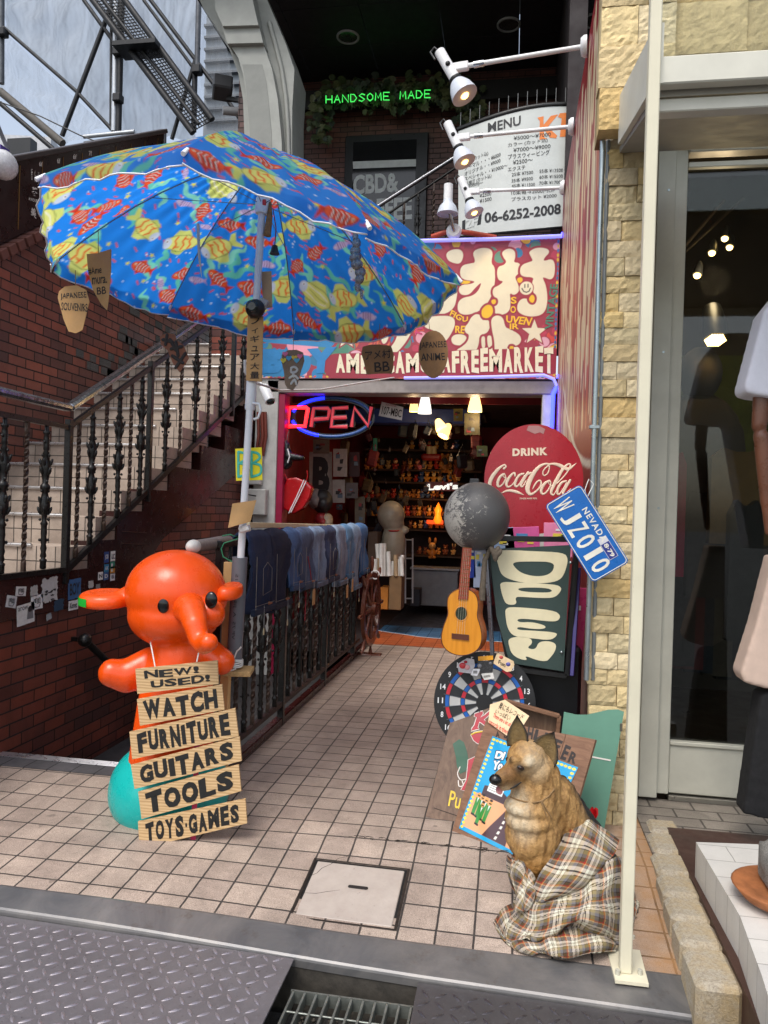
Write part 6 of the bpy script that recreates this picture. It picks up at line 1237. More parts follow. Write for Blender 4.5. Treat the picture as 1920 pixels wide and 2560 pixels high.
for i,(s,q,lab)in enumerate(boards):
 cen=[sum(p[0]for p in q)/4,sum(p[1]for p in q)/4];off=.002*(i%2)+.004;r=thing('word_board',lab,'sign board',ps_.w(*ps_.px(*cen)),SG)
 cq=[ps_.w(*ps_.px(*p),off)for p in q];MB().prism(cq,-ps_.n*.014).build('board',M_BOARD,r)
 f_=quadfn(ps_,*q);mk=MB()
 if i==0:hand(mk,'NEW!',lambda a,b,o:f_(.10+.68*a,.54+.36*b-.02*a,o),off+.0015,.035,1);mk.build('lettering',M_BLK,r);mk=MB();hand(mk,'USED!',lambda a,b,o:f_(.17+.74*a,.12+.36*b,o),off+.0015,.035,2)
 else:hand(mk,s,lambda a,b,o:f_(.06+.88*a,.07+.86*b,o),off+.0015,{1:.06,2:.06,3:.06,4:.07,5:.06}[i],i)
 mk.build('lettering',M_BLK,r)
b=MB();b.tube([A(388,1668,y=YE_-.24),E_(380,1625,-.20),E_(376,1605,-.16),E_(390,1596,.12),E_(490,1592,.12),E_(503,1600,-.16),E_(499,1620,-.20),A(492,1655,y=YE_-.24)],.0035,6);tag(b.build('neck_twine',mat('white_cord',0),None),'white twine round the neck of the elephant figure holding the boards','cord')
b=MB();b.bar(ps_.w(*ps_.px(495,1740),-.018),ps_.w(*ps_.px(480,2105),-.018),.025,.003,up=ps_.n);tag(b.build('red_strap',mat('crimson_strap',(160,30,70),.7),None),'crimson strap joining the pine word boards from behind','strap')
def denim(name,col,fade):
 t=NT(name);c=L(col);co=t.coord();w1=t.n('TexWave',bands_direction='DIAGONAL');w1.inputs['Scale'].default_value=220;w1.inputs['Distortion'].default_value=1.5;t.l(co,w1.inputs['Vector'])
 f=t.noise(7,5,.7,t.mapping(co,(1,1,.45)));k=t.mix(t.ramp(f,[(.38,0),(.72,fade)]),c,tuple(min(1,x*2.4+.05)for x in c));k=t.mix(1.0,k,t.ramp(w1.outputs['Fac'],[(0,.8),(1,1.1)]),'MULTIPLY')
 return t.out(k,.9,t.bump(t.noise(34,6,.75,None,1.2),.9,.012))
zj=lambda x,y:(560+x*.25316,1200+y*.25316)
JE=[(232,462,1285,(24,40,72),.22,'darkest long'),(440,628,1235,(20,30,58),.2,'dark navy'),(620,745,1060,(64,92,134),.55,'mid blue'),(742,872,1050,(62,78,106),.75,'ripped dark blue'),(868,985,1030,(102,122,148),.7,'grey blue faded'),(985,1100,985,(40,54,86),.45,'dark slim'),(1102,1192,1015,(108,124,146),.7,'pale grey blue'),(1190,1255,950,(82,122,158),.6,'light blue'),(1256,1330,1055,(112,136,162),.7,'frayed pale blue'),(1334,1404,910,(60,100,146),.5,'bright mid blue')]
ordn=['nearest the parasol','second from the parasol','third from the parasol','fourth along the rail','in the middle of the rail','just past the middle of the rail','fourth from the ship wheel','third from the ship wheel','second from the ship wheel','nearest the ship wheel']
M_STI=mat('pale_stitching',(160,152,140),.8);M_PATCH=mat('leather_patch',(150,92,58),.6,0,.15,20);M_TAG=mat('kraft_tag',(186,152,104),.7)
for i,(ul,ur,vb,col,fade,look)in enumerate(JE):
 xf=XP+.045;pa,pb_=A(*zj(ul,510),x=xf),A(*zj(ur,500),x=xf);y0,y1=pa.y,pb_.y;zb=A(*zj((ul+ur)/2,vb),x=xf).z;wd_=(y1-y0)*.99;yc=(y0+y1)/2
 r=thing('jeans','%s jeans hung over the railing, %s'%(look,ordn[i]),'jeans',(xf,yc,zb),'jeans hung over the passage railing')
 mb=MB();N=26;M_=24;vs=[];path=[(XP-.05,1.18+.2)];zt_top=ZTP+.035
 path=[(XP-.055,ZTP-.30),(XP-.055,ZTP-.12)]+[(XP-.055*math.cos(a)*1,ZTP-.012+.06*math.sin(a))for a in np.linspace(.1,math.pi-.1,8)]+[(XP+.055+.012*math.sin(q*5+i),ZTP-.03-(ZTP-.03-zb)*q)for q in np.linspace(.03,1,16)]
 for k,(x_,z_)in enumerate(path):
  hang=max(0,(k-9)/16);nx_=Vector((1,0,0))if k>9 else Vector((0,0,1))if 3<k<8 else Vector((-1,0,0))if k<3 else Vector((-.7,0,.7))if k<=3 else Vector((.7,0,.7))
  for j in range(M_):
   an=2*math.pi*j/M_;w_=wd_/2*(1+.05*math.sin(hang*7+i))*(1-.06*hang);cx=math.copysign(abs(math.cos(an))**.6,math.cos(an));y_=yc+cx*w_;th=(.014+.009*(1-abs(cx)**2.5))*math.copysign(abs(math.sin(an))**.7,math.sin(an));fold=.008*math.sin(cx*6+hang*4+i*2)*min(1,hang*3)*1.6+.005*math.sin(cx*13-hang*9+i)-.014*math.exp(-((cx-.3*math.sin(i*1.7)-.25*math.sin(hang*3+i))/.1)**2)*min(1,hang*4)+.004*math.sin(hang*38+cx*5+i)*math.exp(-((hang-.25)/.3)**2)
   vs.append(Vector((x_,y_,z_+(.03*math.sin(i*2.3)*cx+.012*math.sin(cx*4+i))*hang))+nx_*(th+fold))
 fs=[(k*M_+j,k*M_+(j+1)%M_,(k+1)*M_+(j+1)%M_,(k+1)*M_+j)for k in range(len(path)-1)for j in range(M_)]+[tuple(range(M_))[::-1],tuple(range((len(path)-1)*M_,len(path)*M_))]
 mb.add(vs,fs,0,True);mb.build('denim',denim('denim_%d'%i,col,fade),r)
 xs_=xf+.056;H=ZTP-zb;st=MB();w2=wd_*.26
 pk=[(xs_,yc-w2*.6,zb+H*.62),(xs_,yc+.1*w2,zb+H*.70),(xs_,yc+w2*.9,zb+H*.6),(xs_,yc+w2*.95,zb+H*.28),(xs_,yc-w2*.55,zb+H*.24)]
 st.tube(pk,.0012,4,closed=True)if i in(0,2,5,8)else None;st.tube([(xs_,yc-wd_*.44,zb+H*.8),(xs_,yc-wd_*.43,zb+.02)],.0012,4);st.tube([(xs_-.004,yc-wd_*.42,zb+.05),(xs_-.004,yc+wd_*.42,zb+.045)],.0012,4);st.build('pocket_stitching',M_STI,r)
 MB().box((xs_-.008,yc+wd_*.25,zb+.02),(.006,min(.075,wd_*.3),.055),rotm('X',random.uniform(-12,12)),.002).build('leather_patch',M_PATCH,r)
 bt_=MB();bt_.box((xs_-.012,yc,zb+.012),(.03,wd_*.96,.042),None,.006);bt_.build('waistband',denim('denimw_%d'%i,tuple(int(x*.8)for x in col),fade*.5),r)
 if i in(0,1,2,3,5,6,7,8,9):
  big=i in(3,6,7,9);h_,w_=(.125,.085)if big else(.042,.024);yt=yc+wd_*random.uniform(-.1,.3);zt2=zb-(.02 if big else.10);tg=MB();xx=xs_+.006
  pts=[(xx,yt-w_/2,zt2-h_),(xx,yt+w_/2,zt2-h_),(xx,yt+w_/2,zt2-.015),(xx,yt+w_*.28,zt2),(xx,yt-w_*.28,zt2),(xx,yt-w_/2,zt2-.015)]
  tg.prism(pts,(-.002,0,0));tgo=tg.build('price_tag',M_TAG if big else mat('cream_tag',(206,196,160),.7),r);MB().tube([(xx,yt,zt2-.004),(xx-.004,yt+.005,zb+.04)],.0012,4).build('string',mat('white_cord',0),tgo)
b=MB();b.tube([A(*zj(828,755),x=XP+.095),A(*zj(850,880),x=XP+.095),A(*zj(862,985),x=XP+.095)],.004,5);b.tube([A(*zj(812,1110),x=XP+.06),A(*zj(797,1390),x=XP+.06)],.004,5);tag(b.build('red_lanyard',mat('red_lanyard',(150,44,56),.7),None),'red lanyard hanging from the ripped dark blue jeans','lanyard')
M_WHEEL=mat('varnished_wood',(96,50,32),.3,0,.3,9,.1,60,coat=.3)
wc=A(928,1522,y=4.55);sw=thing('ship_wheel','varnished wooden ship wheel standing at the far end of the jeans railing','ship wheel',(wc.x,wc.y,.02));wa=Vector((1,-.05,0));wu,wv_=frame(wa)
def wpt(r_,a_,o=0.0):return wc+(wu*math.cos(a_)+wv_*math.sin(a_))*r_+wa*o
b=MB();nseg=40;prof=[(.33,-.02),(.40,-.02),(.40,.02),(.33,.02)];vs=[];
for q in range(nseg):vs+=[wpt(r_,2*math.pi*q/nseg,o)for r_,o in prof]
b.add(vs,[(q*4+e,((q+1)%nseg)*4+e,((q+1)%nseg)*4+(e+1)%4,q*4+(e+1)%4)for q in range(nseg)for e in range(4)]);b.build('rim',M_WHEEL,sw)
MB().tube([wc-wa*.06,wc+wa*.06],.075,18).build('hub',M_WHEEL,sw)
for q in range(8):
 a_=2*math.pi*q/8+.05;d=(wu*math.cos(a_)+wv_*math.sin(a_));MB().lathe([(.018,.06),(.024,.12),(.014,.2),(.02,.28),(.018,.33)],wc,d,10).build('spoke',M_WHEEL,sw);MB().lathe([(.016,.40),(.012,.42),(.02,.46),(.024,.51),(.016,.56),(.008,.575)],wc,d,10).build('handle',M_WHEEL,sw)
MB().box(wc+Vector((-.03,.05,-.52)),(.3,.12,.05),None,.01).build('foot',M_WHEEL,sw)
wr=MB();cc_=A(938,1437,y=4.5);wr.tube([cc_+Vector((.045*math.cos(q),0,.045*math.sin(q)))for q in np.linspace(0,5.2,14)],.008,6);tag(wr.build('white_ring',mat('white_ring',(220,220,220),.4),None),'white ring clipped on the ship wheel rim','ring')
from mathutils.bvhtree import BVHTree
def bvh(o):
 off=Vector((0,0,0));q=o
 while q is not None:off=off+q.location;q=q.parent
 return BVHTree.FromPolygons([v.co+off for v in o.data.vertices],[tuple(p.vertices)for p in o.data.polygons])
def hit(bv,u,v,lift=0.0):
 d=Vector(ray(u,v)).normalized();r=bv.ray_cast(Vector(CC),d);return(r[0]-d*lift,r[1])if r[0]is not None else(None,None)
pd=Plane(A(1333,1199,y=.98),(1,.10,0),(0,.02,1));zc1=lambda x,y:(1190+x*.16878,1090+y*.16878)
ds=thing('round_sign','round red enamel drink sign with cream script lettering','sign',pd.w(0,-.30));rad=.305
cd_=pd.px(1334,1198);ring=[pd.w(cd_[0]+rad*.955*math.cos(q),cd_[1]+rad*1.075*math.sin(q))for q in np.linspace(0,2*math.pi,65)[:-1]]
t=NT('red_enamel');f=t.noise(5,5,.7);c=t.ramp(f,[(.3,(.36,.016,.028)),(.7,(.45,.022,.036))]);M_RED=t.out(c,t.ramp(t.noise(18,4),[(.3,.22),(.7,.4)]),t.bump(t.noise(6,3),.05,.004))
MB().prism(ring,-pd.n*.008,0,True).build('disc',M_RED,ds)
mk=MB();put_text(mk,'DRINK',quadfn(pd,zc1(538,300),zc1(1062,284),zc1(1058,168),zc1(540,186)),.002,0,.055,0,1.15);mk.build('lettering',mat('cream_enamel',(236,214,188),.4),ds)
SCR=[[(415,482,18),(442,455,14),(428,430,12),(392,442,15),(330,490,23),(260,575,29),(215,660,31),(205,730,28),(235,800,20),(300,840,14)],[(385,842,7),(450,815,15),(530,812,21),(600,828,23),(660,852,14),(705,872,4)],
       [(415,560,14),(362,600,20),(325,675,23),(326,740,20),(368,740,12),(418,682,12),(440,612,10),(420,562,9),(400,600,7),(462,628,8)],[(578,588,15),(572,545,12),(522,578,18),(466,660,23),(450,720,21),(475,755,15),(520,738,10),(562,690,7)],
       [(705,558,14),(642,582,18),(592,660,22),(576,722,20),(602,750,14),(652,700,12),(722,590,14)],[(772,540,18),(702,650,22),(664,725,20),(690,752,11),(742,660,6)],[(778,562,18),(812,546,16)],
       [(1080,415,14),(1010,418,17),(930,462,23),(850,560,33),(780,700,39),(764,800,36),(800,862,24),(860,842,15),(930,780,14),(966,710,14),(948,660,13),(902,682,13),(862,742,12),(838,792,3)],[(1075,425,9),(1086,470,10),(1070,540,10),(1022,585,10),(992,570,10),(996,520,10),(1040,465,11),(1100,420,13)],
       [(1090,416,12),(1170,416,21),(1250,442,29),(1310,476,29),(1372,490,24),(1430,450,15),(1486,402,3)],[(1092,660,12),(1020,702,22),(970,790,24),(974,850,18),(1020,852,13),(1080,782,12),(1110,702,10),(1084,660,9),(1080,710,6),(1122,740,7)],
       [(1398,424,11),(1360,420,14),(1280,502,24),(1190,660,29),(1126,790,25),(1114,850,18),(1150,872,11),(1192,800,6)],[(1402,422,11),(1362,520,11),(1292,610,10),(1202,702,9)],[(1335,668,14),(1270,692,18),(1216,772,22),(1204,842,18),(1232,866,13),(1290,790,12),(1342,700,13)],[(1394,656,18),(1332,760,22),(1290,842,20),(1312,872,11),(1402,782,6)]]
mk=MB();strokes(mk,pd,[[(*zc1(x,y),r*.16878)for x,y,r in s]for s in SCR],1,.001,.0016);mk.build('script_lettering',mat('cream_enamel',0),ds)
mk=MB();put_text(mk,'TRADE MARK REG.',quadfn(pd,zc1(642,938),zc1(908,936),zc1(908,912),zc1(642,914)),.002,0,.03);mk.build('lettering',mat('cream_enamel',0),ds)
ch=MB();ch.add([pd.w(cd_[0]+x,cd_[1]+y,.0015)for x,y in((-.05,.29),(.0,.27),(.03,.28),(.05,.27),(.06,.30),(.02,.32),(-.04,.318))],[tuple(range(7))]);ch.build('chipped_patch',mat('chipped_primer',(176,130,128),.7),ds)
MB().box(A(1330,1420,y=1.02),(.05,.03,.5)).build('stand_leg',M_BLACK,ds)
pn=Plane(A(1469,1335,y=.30),A(1478,1450,y=.30)-A(1370,1277,y=.30),A(1440,1215,y=.30)-A(1370,1277,y=.30));zq_=lambda x,y:(1060+x*.38577,1040+y*.38577)
npl=thing('number_plate','blue Nevada number plate hanging tilted beside the round red sign','number plate',A(1469,1440,y=.30));cs=[pn.px(*zq_(*p))for p in((803,612),(1095,1082),(1318,925),(992,453))]
def rrect(c4,inset,rad_):
 a0,a1=min(c[0]for c in c4),max(c[0]for c in c4);b0,b1=min(c[1]for c in c4),max(c[1]for c in c4);a0+=inset;a1-=inset;b0+=inset;b1-=inset;out=[]
 for cx,cy,s0 in((a1-rad_,b0+rad_,-90),(a1-rad_,b1-rad_,0),(a0+rad_,b1-rad_,90),(a0+rad_,b0+rad_,180)):
  out+=[(cx+rad_*math.cos(math.radians(s0+q)),cy+rad_*math.sin(math.radians(s0+q)))for q in range(0,91,18)]
 return out
M_NPB=mat('plate_blue',(18,98,176),.3,0,.1,8,.03,60);M_NPW=mat('plate_cream',(224,220,206),.4)
o_=rrect(cs,.0,.022);MB().prism([pn.w(a,b)for a,b in o_],-pn.n*.003).build('plate',M_NPB,npl)
i_=rrect(cs,.006,.018);b_=MB();b_.tube([pn.w(a,b,.001)for a,b in i_],.0022,6,closed=True,sq=(pn.n,.0015));b_.build('raised_border',M_NPW,npl)
a0,a1,b0,b1=min(c[0]for c in cs),max(c[0]for c in cs),min(c[1]for c in cs),max(c[1]for c in cs);fpl=lambda a,b,o:pn.w(a0+(a1-a0)*a,b0+(b1-b0)*b,o)
mk=MB();put_text(mk,'NEVADA',lambda a,b,o:fpl(.25+.42*a,.70+.15*b,o),.0015,0,.02,0,1.2);mk.build('lettering',M_NPW,npl)
for k,ch_ in enumerate('WJZ010'):
 mk=MB();x_=.055+.153*k;w_=.11 if ch_!='1' else.06;put_text(mk,ch_,lambda a,b,o:fpl(x_+(0 if ch_!='1' else.03)+w_*a,.14+.48*b,o),.0015,0,.015);mk.build('lettering',M_NPW,npl)
mk=MB();mk.add([fpl(a,b,.0013)for a,b in((.62,.63),(.88,.63),(.88,.86),(.62,.86))],[(0,1,2,3)]);mk.build('month_sticker',mat('sticker_white',(206,206,214),.4),npl);mk=MB();mk.add([fpl(a,b,.0019)for a,b in((.69,.64),(.875,.64),(.875,.85),(.69,.85))],[(0,1,2,3)]);mk.build('month_sticker',mat('sticker_blue',(38,52,130),.4),npl);mk=MB();put_text(mk,'8·79',lambda a,b,o:fpl(.70+.16*a,.69+.11*b,o),.0025,0,.03);mk.build('lettering',M_NPW,npl)
w_=MB();w_.tube([A(u,v,y=.31)for u,v in((1468,1252),(1462,1225),(1472,1198),(1484,1210),(1470,1240))],.003,5);w_.build('wire',mat('white_cord',0),npl)
po_=Plane(A(1330,1520,y=.62),(1,.12,0),(0,.05,1));ob=thing('open_board','dark green upright board with bubbly cream letters spelling open in a black frame','sign board',A(1330,1690,y=.62));zo=zq_
MB().prism([po_.w(*po_.px(*zo(*p)),0)for p in((425,862),(952,836),(905,1655),(555,1600),(470,1300))],-po_.n*.012).build('panel',mat('bottle_green_paint',(50,68,64),.5,0,.15,4,.1,60),ob)
fr=MB();fp=[zo(*p)for p in((408,792),(1000,800),(930,1690),(560,1640))];fw=[po_.w(*po_.px(*p),-.03)for p in fp]
for k in range(4):MB().bar(fw[k],fw[(k+1)%4],.03,.035,.003,up=po_.n).build('frame_bar',M_BLACK,ob)
MB().bar(A(1448,1420,y=.75),A(1430,1690,y=.60),.02,.025,.002).build('frame_bar',mat('purple_bar',(50,40,110),.4),ob);MB().bar(po_.w(*po_.px(1218,1400),-.02),po_.w(*po_.px(1232,1640),-.02),.02,.02,.002).build('frame_bar',mat('silver_bar',(140,142,150),.3,.7),ob)
M_CR2=mat('cream_board_paint',(226,216,180),.5,0,.06,12)
def smooth_poly(pts,it=2):
 for _ in range(it):
  out=[]
  for k in range(len(pts)):
   a,b=pts[k],pts[(k+1)%len(pts)];out+=[(a[0]*.75+b[0]*.25,a[1]*.75+b[1]*.25),(a[0]*.25+b[0]*.75,a[1]*.25+b[1]*.75)]
  pts=out
 return pts
LO=[('O',[(458,872),(560,868),(700,876),(905,884),(935,925),(915,1010),(880,1066),(790,1084),(660,1084),(560,1062),(500,1030),(478,960)],[(568,946),(700,942),(842,946),(840,1000),(795,1034),(715,1040),(635,1020),(590,985)]),
      ('P',[(492,1074),(600,1078),(850,1090),(892,1112),(882,1142),(845,1178),(760,1180),(640,1172),(588,1172),(604,1222),(535,1224),(512,1180),(496,1120)],[(600,1112),(790,1112),(838,1132),(800,1146),(625,1138)]),
      ('E',[(526,1240),(610,1238),(840,1258),(886,1292),(870,1328),(815,1332),(650,1312),(598,1318),(618,1338),(700,1334),(790,1358),(782,1380),(700,1380),(606,1364),(602,1386),(700,1390),(862,1402),(858,1428),(815,1454),(700,1440),(580,1430),(540,1376),(528,1300)],None),
      ('N',[(546,1444),(600,1428),(690,1436),(704,1472),(664,1504),(722,1514),(742,1464),(800,1456),(858,1474),(850,1524),(818,1566),(795,1590),(735,1584),(650,1550),(672,1584),(615,1574),(566,1540),(548,1480)],None)]
for nm,outl,hole in LO:
 mk=MB();ol=smooth_poly(outl)
 if hole:
  hl=smooth_poly(hole);i_=min(range(len(ol)),key=lambda q:min(math.hypot(ol[q][0]-h[0],ol[q][1]-h[1])for h in hl));j_=min(range(len(hl)),key=lambda q:math.hypot(ol[i_][0]-hl[q][0],ol[i_][1]-hl[q][1]));hr=[hl[(j_-q)%len(hl)]for q in range(len(hl)+1)];ol=ol[:i_+1]+hr+ol[i_:]
 mk.add([po_.w(*po_.px(*zo(*p)),.003)for p in ol],[tuple(range(len(ol)))]);mk.build('letter',M_CR2,ob)
for p in((948,950),(890,1530)):MB().ell(po_.w(*po_.px(*zo(*p)),.006),.009,None,8,6).build('screw',M_GALV,ob)
rk=random.Random(8)
for k,(u,v,w_,h_,c,lab)in enumerate(((1305,1352,.2,.16,'#d85a9a','pink magazine sticking out below the round red sign'),(1395,1350,.16,.2,'#e88ab0','pale pink magazine right of the pink one under the round sign'),(1260,1352,.12,.15,'#9fb8d8','pale blue magazine left of the pink one under the round sign'),(1440,1560,.10,.42,'#c23a70','crimson magazine at the right edge of the green open board'),(1205,1420,.09,.22,'#b8c4dc','silver blue plastic bag hanging between the ukulele neck and the green board'),(1175,1400,.06,.2,'#2340a0','dark blue card standing behind the ukulele neck'))):
 p=A(u,v,y=.86 if k<4 else.66);mb=MB();mb.box(p,(w_,.012,h_),rotm('Y',rk.uniform(-8,8)),.002);
 for q in range(5):mb.box(p+Vector((rk.uniform(-.3,.3)*w_,-.0075,rk.uniform(-.35,.4)*h_)),(w_*rk.uniform(.15,.4),.002,h_*rk.uniform(.05,.14)),None,0,rk.choice([1,2,3]))
 tag(mb.build('magazine' if k not in(4,5)else('plastic_bag' if k==4 else 'blue_card'),[mat('mag_'+c[1:],c,.3),mat('mag_a',(226,206,80),.3),mat('mag_b',(80,140,190),.3),mat('mag_c',(230,230,230),.3)],None),lab,'magazine' if k<4 else('bag' if k==4 else 'card'))
tag(MB().box((.93,.9,.42),(.36,.3,.86),None,.02).build('black_cabinet',mat('black_cabinet',(18,18,22),.5,0,.3,4),None),'black cabinet standing in the dark under the open board','cabinet')
t=NT('worn_black_ball');co=t.coord();n1=t.noise(4.5,4,.6);n2=t.noise(34,6,.8,dist=1.2);s_=t.n('SeparateXYZ');t.l(co,s_.inputs[0]);m_=t.math('ADD',t.math('MULTIPLY',n1,.45),t.math('MULTIPLY',n2,.75));m_=t.math('SUBTRACT',m_,t.math('MULTIPLY',s_.outputs[0],1.1))
fk=t.ramp(m_,[(.67,0),(.73,.85)]);c=t.mix(fk,(.075,.072,.072),(.50,.47,.41));M_BALL=t.out(c,t.ramp(fk,[(0,.42),(1,.75)]),t.bump(t.math('ADD',n2,t.math('MULTIPLY',fk,-.4)),.35,.006))
bc2=A(1192,1291,y=.52);bo=thing('worn_ball','black ball with worn white scuffs on top of the ukulele neck','ball',bc2-Vector((0,0,.18)));MB().ell(bc2,(.178,.178,.186),None,40,28).build('ball',M_BALL,bo)
MB().box(bc2+Vector((-.02,.02,.19)),(.05,.03,.03),None,.004).build('lug',mat('dark_lug',(50,50,52),.5),bo)
M_ROPE=mat('dusty_rope',(96,86,74),.9,0,.3,40,.6,120)
ra=MB();ra.tube([A(u,v,y=.47)for u,v in((1228,1368),(1212,1400),(1208,1450),(1204,1500))],[.012,.014,.016,.02],10);tag(ra.build('dusty_strap',M_ROPE,None),'dusty grey cloth strap hanging from the black ball beside the ukulele','strap');kn=MB()
for k in range(5):kn.ell(A(1233+3*k,1378+6*(k%3),y=.44),(.016,.012,.03),rotm('Y',20*k-40),8,6)
tag(kn.build('rope_knot',M_ROPE,None),'dusty knotted rope end under the black ball','rope')
pu=Plane(A(1153,1560,y=.40),(1,.22,0),(0,.06,1));uk=thing('ukulele','amber ukulele with red brown neck hanging above the dartboard','ukulele',A(1155,1640,y=.40))
body_r=[(1140,1473),(1120,1488),(1117,1512),(1121,1535),(1110,1560),(1102,1590),(1106,1615),(1125,1633),(1152,1640),(1182,1634),(1200,1618),(1206,1592),(1200,1562),(1192,1540),(1196,1515),(1193,1490),(1178,1475),(1158,1470)]
bs=smooth_poly(body_r,3);bw_=[pu.w(*pu.px(*p))for p in bs]
t=NT('amber_wood');g=t.noise(4,5,.6,t.mapping(t.coord(),(14,14,1)));c=t.ramp(g,[(.3,(.66,.235,.012)),(.7,(.78,.31,.022))]);M_AMB=t.out(c,.18);M_AMB.node_tree.nodes['Principled BSDF'].inputs['Coat Weight'].default_value=.5
t=NT('amber_side');g=t.noise(4,5,.6,t.mapping(t.coord(),(1,1,8)));c=t.ramp(g,[(.3,(.30,.06,.012)),(.7,(.42,.10,.018))]);M_AMBS=t.out(c,.2)
vd=Vector((.33,.94,0)).normalized()*.075;MB().prism(bw_,vd,0,True,1).build('body',[M_AMB,M_AMBS],uk)
b_=MB();b_.tube([p+pu.n*.0005 for p in bw_],.0025,6,closed=True);b_.build('binding',mat('dark_binding',(90,44,18),.4),uk)
sh_c=pu.px(1153,1534);hol=[pu.w(sh_c[0]+.030*math.cos(q),sh_c[1]+.034*math.sin(q),.0012)for q in np.linspace(0,6.2832,29)[:-1]];b_=MB();b_.add(hol,[tuple(range(28))]);b_.build('sound_hole',mat('hole_dark',(40,48,30),.8,0,.5,60),uk)
b_=MB();b_.tube([pu.w(sh_c[0]+.034*math.cos(q),sh_c[1]+.038*math.sin(q),.001)for q in np.linspace(0,6.2832,29)[:-1]],.003,6,closed=True,sq=(pu.n,.001));b_.build('rosette',mat('rosette_tan',(214,140,50),.4),uk)
M_NECK=mat('red_brown_neck',(146,58,30),.3,0,.15,20);nk=[pu.px(*p)for p in((1145,1498),(1170,1499),(1179,1370),(1157,1368))]
MB().prism([pu.w(a,b,.006)for a,b in nk],-pu.n*.02).build('neck',M_NECK,uk)
fb_=MB()
for k in range(13):
 f=k/12;a=pu.w(nk[0][0]*(1-f)+nk[3][0]*f,nk[0][1]*(1-f)+nk[3][1]*f,.0072);b=pu.w(nk[1][0]*(1-f)+nk[2][0]*f,nk[1][1]*(1-f)+nk[2][1]*f,.0072);MB().tube([a,b],.0011,5).build('fret',mat('brass_fret',(150,110,50),.3,.8),uk)
br=[pu.w(*pu.px(*p),.004)for p in((1129,1583),(1172,1587),(1172,1601),(1129,1596))];MB().prism([p+pu.n*.004 for p in br],-pu.n*.008).build('bridge',mat('dark_bridge',(92,46,26),.4),uk)
for k in range(4):
 f=(k+.5)/4;MB().tube([br[0].lerp(br[1],.2+.6*f)+pu.n*.004,pu.w(*pu.px(1158+16*f,1372),.011)],.0006,4).build('string',mat('nylon_string',(200,196,180),.3),uk)
pdt=Plane(A(1209,1756,y=.56),(1,.05,0),(0,.16,1));dc=pdt.px(1211,1757);dbd=thing('dartboard','round dartboard with red and blue rings leaning behind the wooden boards','dartboard',pdt.w(dc[0],dc[1]-.26));R0=.2755
P_=lambda r_,a_,o=0:pdt.w(dc[0]+r_*math.sin(a_),dc[1]+r_*math.cos(a_),o)
MB().prism([P_(R0,q)for q in np.linspace(0,2*math.pi,61)[:-1]],-pdt.n*.025,0,True).build('board',mat('dart_black',(22,22,24),.5,0,.2,20),dbd)
MD={'r':mat('dart_red',(196,32,52),.5),'b':mat('dart_blue',(16,92,176),.5),'w':mat('dart_grey',(190,190,186),.6),'k':mat('dart_dark',(36,38,40),.6)}
rings=[(.045,.105,'kw'),(.108,.128,'rb'),(.131,.190,'kw'),(.194,.214,'rb')];segs={c:MB()for c in 'rbwk'}
for k in range(20):
 a0_,a1_=(k-.46)*math.pi/10,(k+.46)*math.pi/10
 for r0_,r1_,cc in rings:
  c=cc[k%2];vs=[P_(r0_,a,.0015)for a in np.linspace(a0_,a1_,6)]+[P_(r1_,a,.0015)for a in np.linspace(a1_,a0_,6)];segs[c].add(vs,[tuple(range(12))])
for c,nm in(('r','red_segment'),('b','blue_segment'),('w','pale_segment'),('k','dark_segment')):o=segs[c].build(nm,MD[c],dbd);o['kind']='stuff'
wi=MB()
for k in range(20):a_=(k-.5)*math.pi/10;wi.tube([P_(.045,a_,.003),P_(.226,a_,.003)],.0022,5)
wi.build('spider_wire',mat('spider_grey',(88,92,98),.4,.5),dbd)
for k,s in enumerate(('20','1','18','4','13','6','10','15','2','17','3','19','7','16','8','11','14','9','12','5')):
 a_=k*math.pi/10-.0;
 mk=MB();w_,h_=(.030 if len(s)==2 else.015),.03;c_=(dc[0]+.240*math.sin(a_),dc[1]+.240*math.cos(a_));put_text(mk,s,lambda a,b,o:pdt.w(c_[0]-w_/2+w_*a,c_[1]-h_/2+h_*b,o),.002,0,.02);mk.build('number',mat('dart_white',(226,226,226),.5),dbd)
zd=lambda x,y:(1060+x*.19289,1620+y*.19289);ppk=Plane(A(1200,1670,y=.52),(1,.05,0),(0,.12,1))
def pack(pts,c,lab,cat='packet',blobs=(),txt=None,th=.012):
 cen=(sum(p[0]for p in pts)/len(pts),sum(p[1]for p in pts)/len(pts));o=ppk.w(*ppk.px(*zd(*cen)));mb=MB();mb.prism([ppk.w(*ppk.px(*zd(*p)),.004)for p in pts],-ppk.n*th);mats=[mat('pack_'+c[1:],c,.25,0,.2,30)]
 for i,(x,y,r,cc)in enumerate(blobs):mb.ell(ppk.w(*ppk.px(*zd(x,y)),.004),(r*.00019*1.7,.006,r*.00019*1.5),None,10,6,i+1);mats.append(mat('pack_'+cc[1:],cc,.25))
 if txt:
  mats.append(M_MARK);put_text(mb,txt[0],quadfn(ppk,*[zd(*p)for p in txt[1:5]]),.0055,len(mats)-1,.02)
 return tag(mb.build(cat.replace(' ','_'),mats,None),lab,cat,'small packets clipped to the dartboard')
pack([(430,210),(560,130),(650,150),(660,230),(610,330),(450,310)],'#b8b4b8','clear packet with red contents clipped to the dartboard','packet',[(500,230,60,'#c43a40'),(560,250,50,'#d8a0a0'),(540,180,30,'#b02030')])
pack([(620,270),(730,272),(690,362),(605,350)],'#e4e4e6','small white price card under the clear packet on the dartboard','price card',(),('IIIII',(640,330),(690,330),(690,292),(640,292)),.004)
pack([(700,110),(895,96),(896,150),(820,160),(704,164)],'#f0a41c','yellow header card at the top of the dartboard','header card',(),None,.004)
